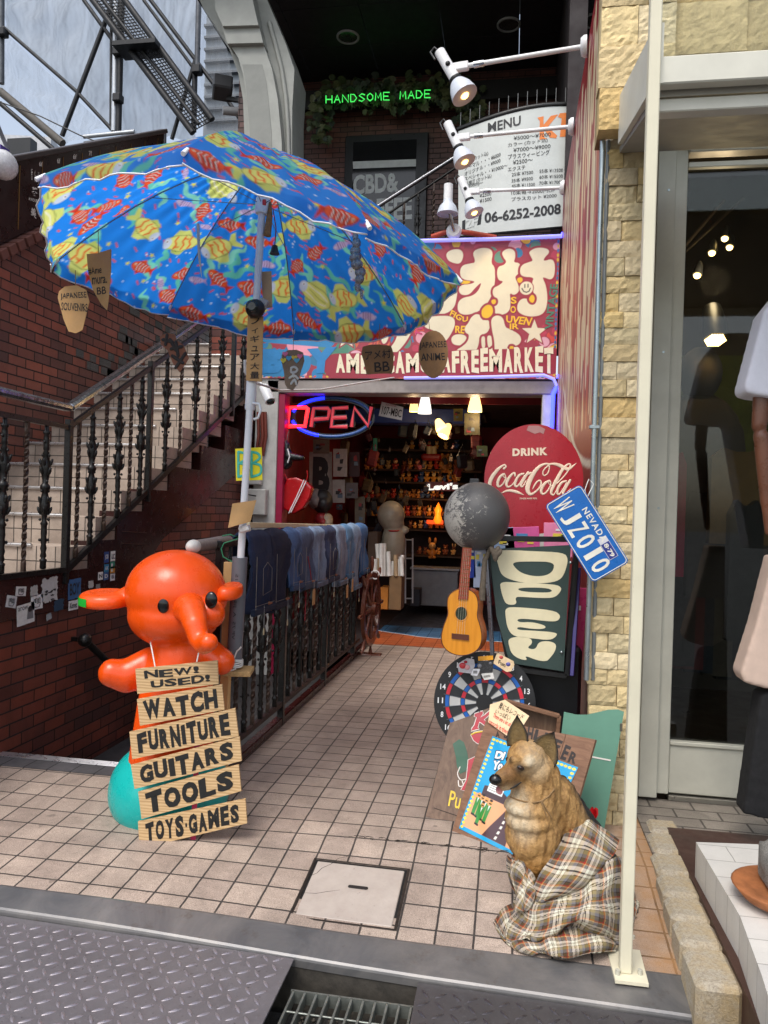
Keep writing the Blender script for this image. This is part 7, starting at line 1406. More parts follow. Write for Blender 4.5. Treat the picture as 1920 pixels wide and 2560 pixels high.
pack([(690,170),(900,165),(890,320),(740,330)],'#2c2c30','black plastic packet below the yellow header card','packet',[(720,230,40,'#8a8a90'),(860,200,30,'#6a6a70')])
pack([(740,335),(890,300),(912,395),(780,415)],'#d8d6d0','white barcode label under the black packet on the dartboard','price label',(),('IIIIIIII',(775,385),(860,372),(856,345),(772,358)),.004)
pack([(905,170),(940,80),(960,66),(1160,170),(1172,215),(1130,300),(1070,310),(900,200)],'#e0c49c','cream printed novelty packet at the upper right of the dartboard','packet',[(1000,120,34,'#c8504c'),(1090,210,40,'#5a5aa0')],('Fun',(960,200),(1050,250),(1060,200),(970,150)))
def lean_plane(bl,br,tl,z):
 a,b=A(*bl,z=z),A(*br,z=z-.02);e=(b-a).normalized();d=Vector(ray(*tl));t_=(a-Vector(CC)).dot(e)/d.dot(e);return Plane(a,e,Vector(CC)+d*t_-a)
t=NT('dark_stained_wood');co=t.coord();g=t.noise(2.2,6,.65,t.mapping(co,(9,9,1.2)),1.4);c=t.ramp(g,[(.3,(.085,.048,.03)),(.5,(.15,.088,.055)),(.72,(.215,.135,.085))]);M_STAIN=t.out(c,.55,t.bump(g,.15,.002))
pk=lean_plane((1064,2041),(1131,2062),(1148,1726),.004);kb=thing('pub_sign','dark wooden pub sign board with red lettering and a jester, leaning leftmost of the boards','sign board',pk.w(.15,0))
zk_=lambda x,y:(960+x*.57866,1700+y*.57866);zk2=zd
MB().prism([pk.w(*pk.px(*p))for p in[zd(445,545)]+[zd(*p)for p in((560,555),(680,545),(800,500),(920,470),(1040,462),(1142,462))]+[(1262,1790),(1230,1950),(1185,2080),(1064,2041)]],-pk.n*.02).build('board',M_STAIN,kb)
def pline(*pts):return[zd(*p)for p in pts]
M_PR,M_PW,M_PG,M_PY=mat('pub_red',(176,32,52),.45),mat('pub_white',(222,216,208),.5),mat('pub_green',(38,88,66),.5),mat('pub_yellow',(226,192,46),.45)
KL=[(655,850),(760,815),(770,850),(735,900),(780,870),(850,810),(880,845),(780,930),(870,1000),(860,1030),(790,1010),(720,960),(700,1030),(720,1050),(610,1080),(620,1040),(650,1000),(680,900),(650,890)]
mk=MB();cxk=sum(p[0]for p in KL)/len(KL),sum(p[1]for p in KL)/len(KL);mk.tube([pk.w(*pk.px(*zd(*p)),.0015)for p in KL],.003,6,closed=True,sq=(pk.n,.001));mk.build('letter_outline',M_PW,kb);mk=MB();mk.add([pk.w(*pk.px(*zd(*p)),.0022)for p in KL],[tuple(range(len(KL)))]);mk.build('letter',M_PR,kb)
HT=[(605,1130),(650,1090),(720,1075),(800,1070),(790,1140),(770,1200),(740,1255),(690,1240),(640,1200)];mk=MB();mk.add([pk.w(*pk.px(*zd(*p)),.002)for p in HT],[tuple(range(len(HT)))]);mk.tube([pk.w(*pk.px(*zd(*p)),.002)for p in HT],.0022,6,closed=True,sq=(pk.n,.001),mi=1);mk.tube([pk.w(*pk.px(*zd(*p)),.003)for p in((612,1125),(660,1100),(720,1088),(800,1078))],.004,6,sq=(pk.n,.001),mi=2);mk.build('hat_emblem',[M_PR,M_PW,M_PY],kb)
mk=MB();gr_=[(1132,1860),(1148,1848),(1160,1856),(1168,1880),(1172,1905),(1165,1928),(1150,1935),(1142,1915),(1140,1895)];mk.add([pk.w(*pk.px(*p),.002)for p in gr_],[tuple(range(9))]);mk.build('green_leaf',M_PG,kb)
H2=[(1170,1900),(1195,1888),(1192,1905),(1182,1915),(1176,1935),(1190,1945),(1180,1960),(1165,1978),(1152,1975),(1165,1950),(1168,1925)];mk=MB();mk.add([pk.w(*pk.px(*p),.0022)for p in H2],[tuple(range(len(H2)))]);mk.tube([pk.w(*pk.px(*p),.002)for p in H2],.0022,6,closed=True,sq=(pk.n,.001),mi=1);mk.build('letter',[M_PR,M_PW],kb)
mk=MB();strokes(mk,pk,[[(1150,1918),(1144,1935),(1152,1950),(1164,1948)],[(1146,1952),(1148,1966),(1158,1964),(1156,1954)]],1.6);mk.build('white_flourish',M_PW,kb)
mk=MB();put_text(mk,'Pub',quadfn(pk,(1120,2015),(1165,2028),(1172,1988),(1127,1976)),.002,0,.01);mk.build('lettering',M_PY,kb)
gl=MB();gl.bar(pk.w(*pk.px(1085,2020),.001),pk.w(*pk.px(1150,2042),.001),.003,.002,up=pk.n);gl.build('groove',mat('groove_dark',(36,22,16),.7),kb)
pbx=lean_plane((1130,2077),(1393,2189),(1215,1798),.0);cl=thing('beer_crate_lid','brown wooden beer crate lid carrying a comic poster behind the dog','crate lid',pbx.w(.2,0))
t=NT('crate_wood');co=t.coord();g=t.noise(3,6,.6,t.mapping(co,(3,3,14)),1.0);c=t.ramp(g,[(.3,(.14,.066,.036)),(.55,(.23,.12,.068)),(.8,(.30,.165,.095))]);M_CRATE=t.out(c,.6,t.bump(g,.25,.002))
ql=[pbx.px(*p)for p in((1130,2077),(1393,2189),(1489,1849),(1215,1798))]
fnb=lambda a,b,o=0:pbx.w(*[(1-a)*(1-b)*ql[0][k]+a*(1-b)*ql[1][k]+a*b*ql[2][k]+(1-a)*b*ql[3][k]for k in(0,1)],o)
for k in range(4):a0_,a1_=k/4+.002,(k+1)/4-.002;MB().prism([fnb(a0_,0),fnb(a1_,0),fnb(a1_,1),fnb(a0_,1)],-pbx.n*.018).build('plank',M_CRATE,cl)
zb_l=lambda x,y:(1200+x*.24111,1780+y*.24111);mk=MB()
for ch_,q in(('A',((160,262),(205,275),(205,205),(165,195))),('S',((245,270),(290,280),(300,200),(255,190))),('A',((320,285),(375,295),(385,190),(335,180))),('H',((485,288),(540,300),(562,165),(502,150))),('I',((545,302),(585,308),(610,185),(580,178))),('B',((640,330),(700,350),(735,225),(680,210))),('E',((740,405),(800,430),(865,305),(790,275))),('E',((828,485),(885,505),(950,365),(890,335))),('R',((905,520),(985,540),(1022,440),(950,405)))):
 if ch_=='B':mk.build('lettering',mat('stencil_grey',(52,46,44),.7,0,.3,30),cl);mk=MB()
 put_text(mk,ch_,quadfn(pbx,*[zb_l(*p)for p in q]),.001,0,.04)
mk.build('lettering',mat('stencil_grey',(52,46,44),.7,0,.3,30),cl)
zp_=lambda x,y:(1060+x*.30139,1780+y*.30139);qp=[pbx.px(*zp_(*p))for p in((292,965),(905,1275),(1280,460),(570,200))];Wp=math.dist(qp[0],qp[1]);Hp=math.dist(qp[0],qp[3]);cvp=Cv(Wp,Hp,.0022,'#1fa0d4');rr=random.Random(2)
fx_=lambda a,b:(a*Wp,b*Hp)
cvp.poly([fx_(*p)for p in((.03,.04),(.97,.04),(.97,.40),(.03,.40))],'#e8a878');cvp.poly([fx_(*p)for p in((.12,.40),(.12,.50),(.2,.52),(.24,.47),(.32,.52),(.42,.48),(.5,.55),(.62,.47),(.75,.52),(.9,.47),(.9,.40))],'#4a3436');cvp.poly([fx_(*p)for p in((.30,.04),(.62,.04),(.56,.42),(.50,.42))],'#53383c')
for k in range(6):f0=.06+.055*k;cvp.poly([fx_(*p)for p in((.45+.11*f0,f0),(.48+.10*f0,f0),(.485+.1*f0,f0+.03),(.46+.1*f0,f0+.03))],'#f0ece0')
for(x0_,y0_,x1_,y1_)in((.03,.03,.03,.97),(.03,.97,.97,.97),(.97,.97,.97,.03)):
 n_=22
 for k in range(n_):f=k/(n_-1);cvp.ell(*fx_(x0_+(x1_-x0_)*f,y0_+(y1_-y0_)*f),.008,.006,rr.choice(['#f0dc3c','#e8d030','#f4e24a']))
cvp.poly([fx_(*p)for p in((.66,.60),(.94,.60),(.94,.86),(.66,.86))],'#f2d428')
for k in range(9):cvp.seg([fx_(.69+.025*(k%5)+.1*(k//5),.80-.12*(k//5)),fx_(.71+.025*(k%5)+.1*(k//5),.74-.12*(k//5))],.0045,'#c04a9c')
for k,(gx,gy)in enumerate(((.10,.36),(.155,.35),(.21,.345),(.265,.33),(.185,.285))):
 cvp.poly([fx_(gx-.025,gy-.16),fx_(gx+.02,gy-.165),fx_(gx+.028,gy),fx_(gx-.028,gy)],'#3a8c3c');cvp.poly([fx_(gx-.008,gy),fx_(gx+.01,gy),fx_(gx,gy-.05)],'#f0f0ee');cvp.ell(*fx_(gx,gy+.03),.0095,.012,'#e0a050');cvp.seg([fx_(gx-.012,gy+.022),fx_(gx+.012,gy+.022)],.003,'#2c2018');cvp.seg([fx_(gx-.015,gy-.17),fx_(gx+.02,gy-.175)],.005,'#1c2420')
 if k in(1,3,4):cvp.ell(*fx_(gx,gy+.055),.009,.006,'#2c2018')
cvp.poly([fx_(*p)for p in((.17,.46),(.36,.46),(.36,.54),(.17,.54))],'#f4f4f0')
for k in range(3):cvp.seg([fx_(.19,.525-.022*k),fx_(.34,.525-.022*k)],.0016,'#50484a')
pf=lambda X,Y:np.array(pbx.o+pbx.n*.003)+(lambda a,b:((1-a)*(1-b)*qp[0][0]+a*(1-b)*qp[1][0]+a*b*qp[2][0]+(1-a)*b*qp[3][0])[...,None]*np.array(pbx.x)+((1-a)*(1-b)*qp[0][1]+a*(1-b)*qp[1][1]+a*b*qp[2][1]+(1-a)*b*qp[3][1])[...,None]*np.array(pbx.y))(X/Wp,Y/Hp)+(.0015*np.sin(X*40+Y*25))[...,None]*np.array(pbx.n)
pst=thing('comic_poster','bright blue comic poster in clear film on the brown crate lid','poster',pbx.w(*qp[0]));link('printed_sheet',cvp.mesh('printed_sheet',pf,painted('poster_print',.16,.05,20,coat=.4)),pst)
mk=MB();put_text(mk,'Di',quadfn(pbx,zp_(590,385),zp_(660,400),zp_(690,330),zp_(605,325)),.0058,0,.06);put_text(mk,"Yo",quadfn(pbx,zp_(565,478),zp_(650,490),zp_(668,410),zp_(585,405)),.0058,0,.06);mk.build('lettering',mat('poster_white',(232,232,232),.3),pst);mk=MB();put_text(mk,'Di',quadfn(pbx,zp_(585,391),zp_(665,406),zp_(696,325),zp_(600,319)),.0050,0,.10);put_text(mk,"Yo",quadfn(pbx,zp_(560,484),zp_(656,496),zp_(674,404),zp_(580,399)),.0050,0,.10);mk.build('lettering_outline',mat('poster_navy',(30,40,70),.3),pst)
cr=thing('wooden_crate','small shallow brown crate behind the beer crate lid','crate',A(1330,1800,y=.42));q=[A(u,v,y=.42)for u,v in((1262,1752),(1398,1790),(1392,1850),(1275,1830))];MB().bar(q[0],q[1],.03,.02,.002).build('rail',M_CRATE,cr);MB().bar(q[1],q[2],.03,.02,.002).build('rail',M_CRATE,cr);MB().prism([p+Vector((0,.03,0))for p in q],(0,.01,0)).build('back',M_STAIN,cr)
pg=Plane(A(1460,1940,y=.30),(1,-.12,0),(0,.14,1));gs=thing('green_scoreboard','green painted board with a wavy top and a white line leaning on the stone pillar','board',pg.w(*pg.px(1445,2085)));MB().prism([pg.w(*pg.px(*p))for p in((1372,2090),(1508,2088),(1560,1780),(1545,1774),(1520,1775),(1495,1781),(1468,1787),(1440,1787),(1410,1780))],-pg.n*.015).build('board',mat('sage_green_paint',(94,140,120),.5,0,.1,4,.05,60),gs)
b_=MB();b_.bar(pg.w(*pg.px(1470,1890),.002),pg.w(*pg.px(1527,1901),.002),.007,.002,up=pg.n);b_.build('white_line',M_PW,gs);MB().box(pg.w(*pg.px(1553,1818),.003),(.012,.006,.04),None,.002).build('hinge',mat('old_hinge',(120,116,104),.4,.7),gs)
for(u,v,s_),lab in(((1484,2035,1.0),'red dart with heart shaped flights stuck in front of the green board'),((1444,2022,.8),'red dart half hidden behind the beer crate lid')):
 p=A(u,v,y=.16);r=thing('dart',lab,'dart',p)
 for k in range(4):
  an=k*math.pi/2+.5;d=Vector((math.cos(an),math.sin(an),0));MB().prism([p+Vector((0,0,-.045))*s_,p+(d*.026+Vector((0,0,-.005)))*s_,p+(d*.024+Vector((0,0,.022)))*s_,p+(d*.010+Vector((0,0,.032)))*s_,p+Vector((0,0,.024))*s_],d.cross(Vector((0,0,1)))*.001).build('flight',mat('dart_flight_red',(206,24,34),.4),r)
 MB().tube([p+Vector((0,0,-.04)),p+Vector((.01,.06,-.16))],.005,8).build('shaft',M_GALV,r)
t1=thing('pub_tag','kraft tag with faint handwriting on the dark pub sign board','tag',pk.w(*pk.px(*zd(590,690))));tp=[(440,700),(480,625),(725,595),(738,745),(470,780)];MB().prism([pk.w(*pk.px(*zd(*p)),.004)for p in tp],-pk.n*.002).build('tag',M_TAG,t1);mk=MB();put_text(mk,'KINGS',quadfn(pk,zd(470,680),zd(650,665),zd(650,615),zd(480,630)),.005,0,0,0,1,.02);put_text(mk,'HEAD',quadfn(pk,zd(515,728),zd(690,712),zd(690,662),zd(515,682)),.005,0,0,0,1,.02);mk.build('lettering',mat('faint_ink',(120,94,60),.7),t1)
t2=thing('record_tag','large cream paper tag with Japanese and red handwriting at the top of the crate lid','tag',pbx.w(*pbx.px(*zd(1080,900))));tp=[(848,970),(870,740),(1062,678),(1378,888),(1270,1060),(1105,1155)];MB().prism([pbx.w(*pbx.px(*zd(*p)),.012)for p in tp],-pbx.n*.002).build('tag',mat('cream_paper_tag',(232,204,164),.7),t2);mk=MB();put_text(mk,'奥にもレコード',quadfn(pbx,zd(975,790),zd(1285,935),zd(1325,880),zd(1010,705)),.0135,0,.005,0,1,.01);put_text(mk,'いっぱい',quadfn(pbx,zd(935,850),zd(1120,955),zd(1150,890),zd(955,800)),.0135,0,.005,0,1,.01);mk.build('lettering',M_MARK,t2);mk=MB();put_text(mk,'There are a lot of',quadfn(pbx,zd(905,900),zd(1130,1030),zd(1150,975),zd(925,850)),.0135,0,.01,0,1,.01);put_text(mk,'records in there',quadfn(pbx,zd(860,985),zd(1105,1135),zd(1125,1075),zd(870,930)),.0135,0,.01,0,1,.01);mk.build('lettering',mat('red_marker',(206,40,46),.6),t2)
YG=-.36
G=lambda u,v,d=0.0:A(u,v,y=YG+d)
dg_=thing('dog_statue','sitting german shepherd statue with a plaid blanket over its back','dog statue',(.95,-.35,-.06))
P_sk,P_nose,P_ch=G(1316,1896),G(1240,1951,-.10),G(1330,2070)
def fur(co,no,amt):
 out=np.empty(len(co))
 for i,(p,n)in enumerate(zip(co,no)):v=Vector((p[0]*46,p[1]*46,p[2]*14));out[i]=mnoise.fractal(v,.9,2.1,3)
 return co+no*(out*amt)[:,None]
def build_dog(mb):
 mb.ell(P_sk,(.083,.092,.078),None,24,16);mb.ell(G(1342,1925,.02),(.075,.095,.085),None,20,14);mb.ell(G(1296,1912,-.045),(.052,.06,.05),None,18,12)
 cone(mb,G(1302,1918,-.03),G(1258,1942,-.082),.053,.033);cone(mb,G(1262,1938,-.078),G(1242,1950,-.10),.034,.026);cone(mb,G(1306,1945,-.02),G(1258,1966,-.072),.036,.02)
 mb.ell(G(1288,1899,-.085),(.026,.02,.018));mb.ell(G(1318,1910,-.085),(.026,.02,.02))
 cone(mb,G(1345,1945,.03),G(1335,2020,.02),.098,.112);mb.ell(G(1318,2014,-.005),(.098,.105,.045));mb.ell(G(1326,2046,.0),(.110,.115,.055));mb.ell(G(1332,2085,.01),(.118,.12,.115));mb.ell(G(1340,2130,.0),(.098,.10,.10));mb.ell(G(1322,2110,-.04),(.07,.07,.07))
 cone(mb,G(1345,2150,-.01),G(1338,2225,-.02),.064,.05);cone(mb,G(1338,2225,-.02),G(1334,2330,-.02),.05,.042);cone(mb,G(1375,2150,.06),G(1375,2325,.06),.055,.042)
 cone(mb,G(1380,1990,.08),G(1440,2110,.20),.10,.14);cone(mb,G(1440,2110,.20),G(1490,2230,.22),.14,.15);mb.ell(G(1475,2270,.12),(.13,.16,.13))
 mb.ell(G(1338,2345,-.05),(.05,.075,.03));mb.ell(G(1380,2340,.03),(.05,.075,.03))
TAN,DTAN,CREAMF,BLK_,BRN=(np.array(L(c))for c in('#bd935a','#8e6838','#dccdb0','#2a2522','#7c5228'))
def dogcol(co):
 d=lambda p:np.linalg.norm(co-np.array(p),axis=1)[:,None];sm=lambda x,a,b:np.clip((x-a)/(b-a),0,1)
 nz=np.array([mnoise.fractal(Vector((p[0]*60,p[1]*60,p[2]*20)),.8,2.2,4)for p in co])[:,None];nz2=np.array([mnoise.fractal(Vector(p)*14,.8,2.2,3)for p in co])[:,None]
 c=TAN*(1-.0*nz)+(DTAN-TAN)*np.clip(.28+.9*nz+.4*nz2,0,1)
 def blend(c,col,w):w=np.clip(w,0,1);return c*(1-w)+col*w
 c=blend(c,CREAMF,.22*(1-sm(d(G(1345,1880,-.03)),.045,.10))*(1+.4*nz));c=blend(c,CREAMF,.3*(1-sm(d(G(1340,1925,-.08)),.03,.075)))
 c=blend(c,CREAMF,.75*(1-sm(d(G(1272,2010,-.08)),.03,.11))*(1+.6*nz));c=blend(c,CREAMF,.6*(1-sm(d(G(1300,2070,-.11)),.02,.09)));c=blend(c,CREAMF,.8*(1-sm(d(G(1326,1900,-.10)),.012,.035)))
 c=blend(c,BRN,.75*(1-sm(d(G(1275,1930,-.09)),.02,.055)));c=blend(c,BRN,.6*(1-sm(d(G(1285,1958,-.06)),.01,.04)))
 for e_ in(G(1300,1921,-.10),G(1268,1896,-.09)):c=blend(c,BLK_,.75*(1-sm(d(e_),.012,.032)))
 c=blend(c,BRN*.7,.7*(1-sm(d(G(1254,1945,-.09)),.02,.05)));c=blend(c,BLK_,.6*(1-sm(d(G(1288,1966,-.06)),.008,.022)))
 c=blend(c,BLK_,1-sm(d(P_nose),.022,.032))
 c=blend(c,np.array(L('#b87c34')),.6*(1-sm(d(G(1345,2180,-.05)),.05,.12)))
 back=sm(co[:,0:1]-(P_sk.x+.085)-nz*.012+(co[:,2:3]-P_ch.z)*.15,0,.03)*sm(co[:,1:2],YG+.04,YG+.10)*(1-sm(co[:,2:3]-P_sk.z,-.10,-.02));c=blend(c,BLK_,back)
 return c
M_FUR=painted('fur_paint',.6,.35,70,.9,110,bd=.006)
sk2=sculpt('body',build_dog,M_FUR,.006,5,.5,dg_)
me=sk2.data;n=len(me.vertices);co=np.empty(n*3,np.float32);no=np.empty(n*3,np.float32);me.vertices.foreach_get('co',co);me.vertices.foreach_get('normal',no);co=co.reshape(-1,3);no=no.reshape(-1,3);off_=np.array(WL['body']if False else(Vector(sk2.location)+WL[dg_.name]));cw=co+off_
face=(np.linalg.norm(cw-np.array(G(1295,1920,-.05)),axis=1)<.115);amt=np.where(face,.0012,.0068);cf=fur(cw,no,1.0)-cw;cw2=cw+cf*amt[:,None]
for uv,d_,w_ in(((1300,1999),-.09,.022),((1325,2032),-.1,.02),((1330,2062),-.1,.02)):pass
me.vertices.foreach_set('co',np.ascontiguousarray(cw2-off_,np.float32).ravel());set_col(me,dogcol(cw));me.update()
bvd=bvh(sk2)
def ear_mesh(base_l,base_r,tip,depth,d,nm,mirror):
 N,M_=14,10;V=[];C_=[];bl,br,tp=G(*base_l,d),G(*base_r,d),G(*tip,d+.01);nrm=Vector((-.45,-.88,.1)).normalized()
 for j in range(N+1):
  f=j/N;wf=(1-f**1.9)
  for i in range(M_+1):
   g=i/M_*2-1;p=bl.lerp(br,.5).lerp(tp,f)+(br-bl)*.5*g*max(.03,wf)*(1+.35*math.sin(f*math.pi)*.6);p=p+nrm*(-depth*(1-g*g)*(1-f*.8));V.append(p);e=max(abs(g),f);dark=min(1,max(0,(e-.62)/.3));C_.append(np.array(L('#8c7448'))*(1-dark)+BLK_*dark+(np.array(L('#4a3a26'))-np.array(L('#8c7448')))*(1-dark)*.5*max(0,1-abs(g)*1.4)*(1-f))
 F=[(j*(M_+1)+i,j*(M_+1)+i+1,(j+1)*(M_+1)+i+1,(j+1)*(M_+1)+i)for j in range(N)for i in range(M_)]
 n0=len(V);V2=[p-nrm*.012*(1-.6*(k//(M_+1))/N)for k,p in enumerate(V)];F+=[tuple(n0+q for q in f[::-1])for f in F]
 per=[i for i in range(M_+1)]+[j*(M_+1)+M_ for j in range(1,N+1)]+[N*(M_+1)+i for i in range(M_-1,-1,-1)]+[j*(M_+1)for j in range(N-1,0,-1)]
 F+=[(per[k],n0+per[k],n0+per[(k+1)%len(per)],per[(k+1)%len(per)])for k in range(len(per))]
 me=bpy.data.meshes.new(nm);me.from_pydata([tuple(p)for p in V+V2],[],F);me.polygons.foreach_set('use_smooth',np.ones(len(F),bool));set_col(me,np.array(C_+[BLK_*1.2]*len(V2)));me.materials.append(M_FUR);me.update();return link(nm,me,dg_)
ear_mesh((1268,1866),(1317,1866),(1292,1788),.03,-.02,'ear',0);ear_mesh((1326,1874),(1382,1922),(1384,1830),.03,-.01,'ear',1)
for u,v in((1302,1920),(1268,1897)):
 h,n_=hit(bvd,u,v);R_=Matrix((frame(n_)[0],n_,frame(n_)[1])).transposed();MB().ell(h-n_*.002,(.0155,.006,.0095),R_@rotm('Y',18),14,10).build('eye_rim',M_BLACK,dg_);MB().ell(h+n_*.002,(.0095,.0045,.007),R_,12,8).build('eye',mat('brown_eye',(58,32,20),.05),dg_);MB().ell(h+n_*.0052,(.0042,.0025,.004),R_,10,6).build('pupil',M_EYE,dg_)
h,n_=hit(bvd,1238,1950);nb=sculpt('nose',lambda mb:(mb.ell(h-n_*.008,(.027,.024,.022)),mb.ell(h+Vector((-.0,.0,.008))-n_*.008,(.022,.02,.016))),mat('wet_black_nose',(18,16,16),.12,0,.2,40,.2,120),.004,3,.5,dg_)
b_=MB();pts=[]
for u,v in((1240,1968),(1258,1978),(1275,1972),(1290,1964),(1303,1955)):
 q,_=hit(bvd,u,v,-.001)
 if q is not None:pts.append(q)
if len(pts)>2:b_.tube(pts,[.003]+[.005]*(len(pts)-2)+[.003],8);b_.build('mouth',M_BLACK,dg_)
tg=MB();q=G(1248,1976,-.085);tg.ell(q,(.016,.02,.006),rotm('X',35)@rotm('Y',25),12,8);tg.build('tongue',mat('pink_tongue',(184,116,116),.3),dg_)
b_=MB();pts=[]
for u,v in((1264,1982),(1275,1992),(1292,1999),(1312,2004),(1335,2006),(1355,2002),(1372,1990),(1386,1972)):
 q,n_=hit(bvd,u,v,.004)
 if q is not None:pts.append(q)
if len(pts)>2:b_.tube(pts,.0032,6)
for(a,b)in(((1355,2003),(1379,2044)),((1352,2003),(1368,2042))):
 q=[hit(bvd,a[0]+(b[0]-a[0])*f,a[1]+(b[1]-a[1])*f,.005)[0]for f in(0,.35,.7,1)];q=[x for x in q if x is not None]
 if len(q)>2:b_.tube(q,.0026,6)
tag(b_.build('neck_string',mat('jute_string',0),None),'thin jute string tied round the neck of the dog statue','string')
def band(x):
 P=.118;x=np.mod(x,P)/P;out=np.empty(x.shape+(3,));seq=[(0,.13,'#7c7a7c'),(.13,.15,'#4a443e'),(.15,.30,'#6a6052'),(.30,.35,'#9e5836'),(.35,.38,'#c0a07c'),(.38,.50,'#807c7a'),(.50,.52,'#2a2624'),(.52,.63,'#d6cabb'),(.63,.65,'#241f1e'),(.65,.67,'#d8ccb8'),(.67,.69,'#241f1e'),(.69,.71,'#d8ccb8'),(.71,.73,'#241f1e'),(.73,.84,'#d2c6b4'),(.84,.86,'#2a2624'),(.86,1.01,'#948a72')]
 for a,b,c in seq:out[(x>=a)&(x<b)]=L(c)
 return out
def plaid(a,b):A_,B_=band(a),band(b+.031);return np.clip((A_*.5+B_*.5-.22)*1.3+.175,.015,.66)
M_PLAID=painted('plaid_wool',.95,.12,90,.5,220)
def surf(grid,nu,nv):
 """smooth surface through a grid of world points (rows x columns)"""
 g=np.array([[list(p)for p in r]for r in grid]);R_,C_=g.shape[:2]
 def cat(x,n):
  m=x.shape[0];t=np.linspace(0,m-1,n);i=np.minimum(t.astype(int),m-2);f=(t-i)[:,None,None];p0,p1,p2,p3=x[np.maximum(i-1,0)],x[i],x[i+1],x[np.minimum(i+2,m-1)]
  return.5*(2*p1+(p2-p0)*f+(2*p0-5*p1+4*p2-p3)*f**2+(3*p1-p0-3*p2+p3)*f**3)
 x=cat(g,nv);return np.swapaxes(cat(np.swapaxes(x,0,1),nu),0,1)
zw=lambda x,y:(1210+x*.24111,2080+y*.24111)
W=lambda x,y,d:G(*zw(x,y),d)
bk=thing('plaid_blanket','brown and white plaid blanket draped over the dog statue and spread on the tiles','blanket',(.98,-.42,-.07))
def blanket(nm,grid,nu,nv,sa,sb,rot,folds,seed,thick=.006):
 S_=surf(grid,nu,nv);du=np.gradient(S_,axis=1);dv=np.gradient(S_,axis=0);N_=np.cross(du,dv);N_/=np.linalg.norm(N_,axis=2,keepdims=True)+1e-9
 if N_[...,1].mean()>0:N_=-N_
 a=np.linspace(0,sa,nu)[None,:]+np.zeros((nv,1));b=np.linspace(0,sb,nv)[:,None]+np.zeros((1,nu));h=np.zeros((nv,nu))
 for(kx,ky,amp,ph)in folds:h+=amp*np.sin(kx*a+ky*b+ph+1.2*np.sin(b*9+ph)+.8*np.sin(a*13+2*ph))
 S_=S_+N_*h[...,None];c,s=math.cos(rot),math.sin(rot);col=plaid(a*c+b*s+.15*h,-a*s+b*c+.15*h).reshape(-1,3)
 floor=np.array([[zt(p[0],p[1])+.004 for p in r]for r in S_]);S_[...,2]=np.maximum(S_[...,2],floor)
 me=grid_mesh(nm,S_.reshape(-1,3),col,nu,nv,M_PLAID);o=link(nm,me,bk)
 if True:m=o.modifiers.new('thickness','SOLIDIFY');m.thickness=thick;m.offset=-1
 return o
up=[[W(400,800,-.13),W(440,735,-.15),W(535,560,-.15),W(640,335,-.12),W(790,110,-.02),W(890,-120,.10),W(935,-200,.14)],
      [W(470,800,-.15),W(530,760,-.19),W(650,600,-.20),W(790,380,-.17),W(930,150,-.08),W(1020,-60,.05),W(1050,-150,.12)],
      [W(560,770,-.16),W(650,720,-.21),W(800,590,-.22),W(960,400,-.20),W(1070,180,-.12),W(1140,10,-.01),W(1150,-80,.10)],
      [W(640,720,-.14),W(740,665,-.18),W(930,585,-.20),W(1100,430,-.19),W(1200,240,-.13),W(1230,80,-.03),W(1250,-20,.08)],
      [W(700,680,-.10),W(790,630,-.13),W(1000,548,-.15),W(1180,420,-.15),W(1300,290,-.11),W(1370,200,-.04),W(1400,90,.06)]]
lw_=[[W(280,240,.02),W(420,420,-.12),W(560,640,-.14),W(760,600,-.15),W(1000,520,-.15),W(1200,400,-.13),W(1340,270,-.10),W(1420,260,.02),W(1440,300,.16)],
       [W(290,500,.0),W(400,640,-.15),W(560,790,-.20),W(760,740,-.23),W(1000,680,-.24),W(1200,600,-.22),W(1360,520,-.16),W(1470,520,-.02),W(1500,540,.14)],
       [W(300,760,-.02),W(380,860,-.19),W(540,930,-.24),W(760,880,-.27),W(1000,830,-.28),W(1200,800,-.27),W(1380,780,-.18),W(1500,760,-.04),W(1540,760,.12)],
       [W(180,960,-.08),W(300,1020,-.22),W(480,1090,-.27),W(720,1030,-.30),W(960,920,-.30),W(1200,980,-.30),W(1390,1060,-.22),W(1520,980,-.06),W(1560,950,.10)],
       [W(95,1040,-.16),W(240,1115,-.27),W(440,1120,-.28),W(700,1060,-.27),W(900,1010,-.25),W(1150,1090,-.26),W(1400,1110,-.24),W(1520,1060,-.08),W(1560,1020,.08)]]
hem=[[W(110,1030,-.14),W(300,1090,-.24),W(520,1110,-.24),W(740,1060,-.22),W(960,930,-.22),W(1180,1000,-.23),W(1400,1120,-.20)],
       [W(130,1070,-.20),W(300,1150,-.28),W(520,1150,-.29),W(740,1130,-.29),W(960,1080,-.30),W(1180,1110,-.29),W(1400,1160,-.23)],
       [W(240,1160,-.26),W(360,1220,-.31),W(540,1200,-.33),W(740,1210,-.34),W(960,1210,-.34),W(1180,1200,-.32),W(1380,1210,-.25)],
       [W(380,1262,-.30),W(480,1268,-.32),W(600,1268,-.335),W(740,1288,-.35),W(940,1290,-.35),W(1160,1255,-.33),W(1375,1240,-.26)]]
blanket('skirt',lw_,250,130,.78,.40,.06,[(26,4,.007,.4),(11,-20,.008,1.7),(55,10,.0025,.2)],1)
blanket('hem',hem,240,90,.70,.20,-.15,[(30,8,.008,2.1),(14,40,.006,.3),(60,-10,.002,1)],2)
blanket('upper_fold',up,170,110,.62,.28,math.radians(90),[(8,22,.005,.8),(20,9,.004,2.0),(50,30,.0018,.5)],3)
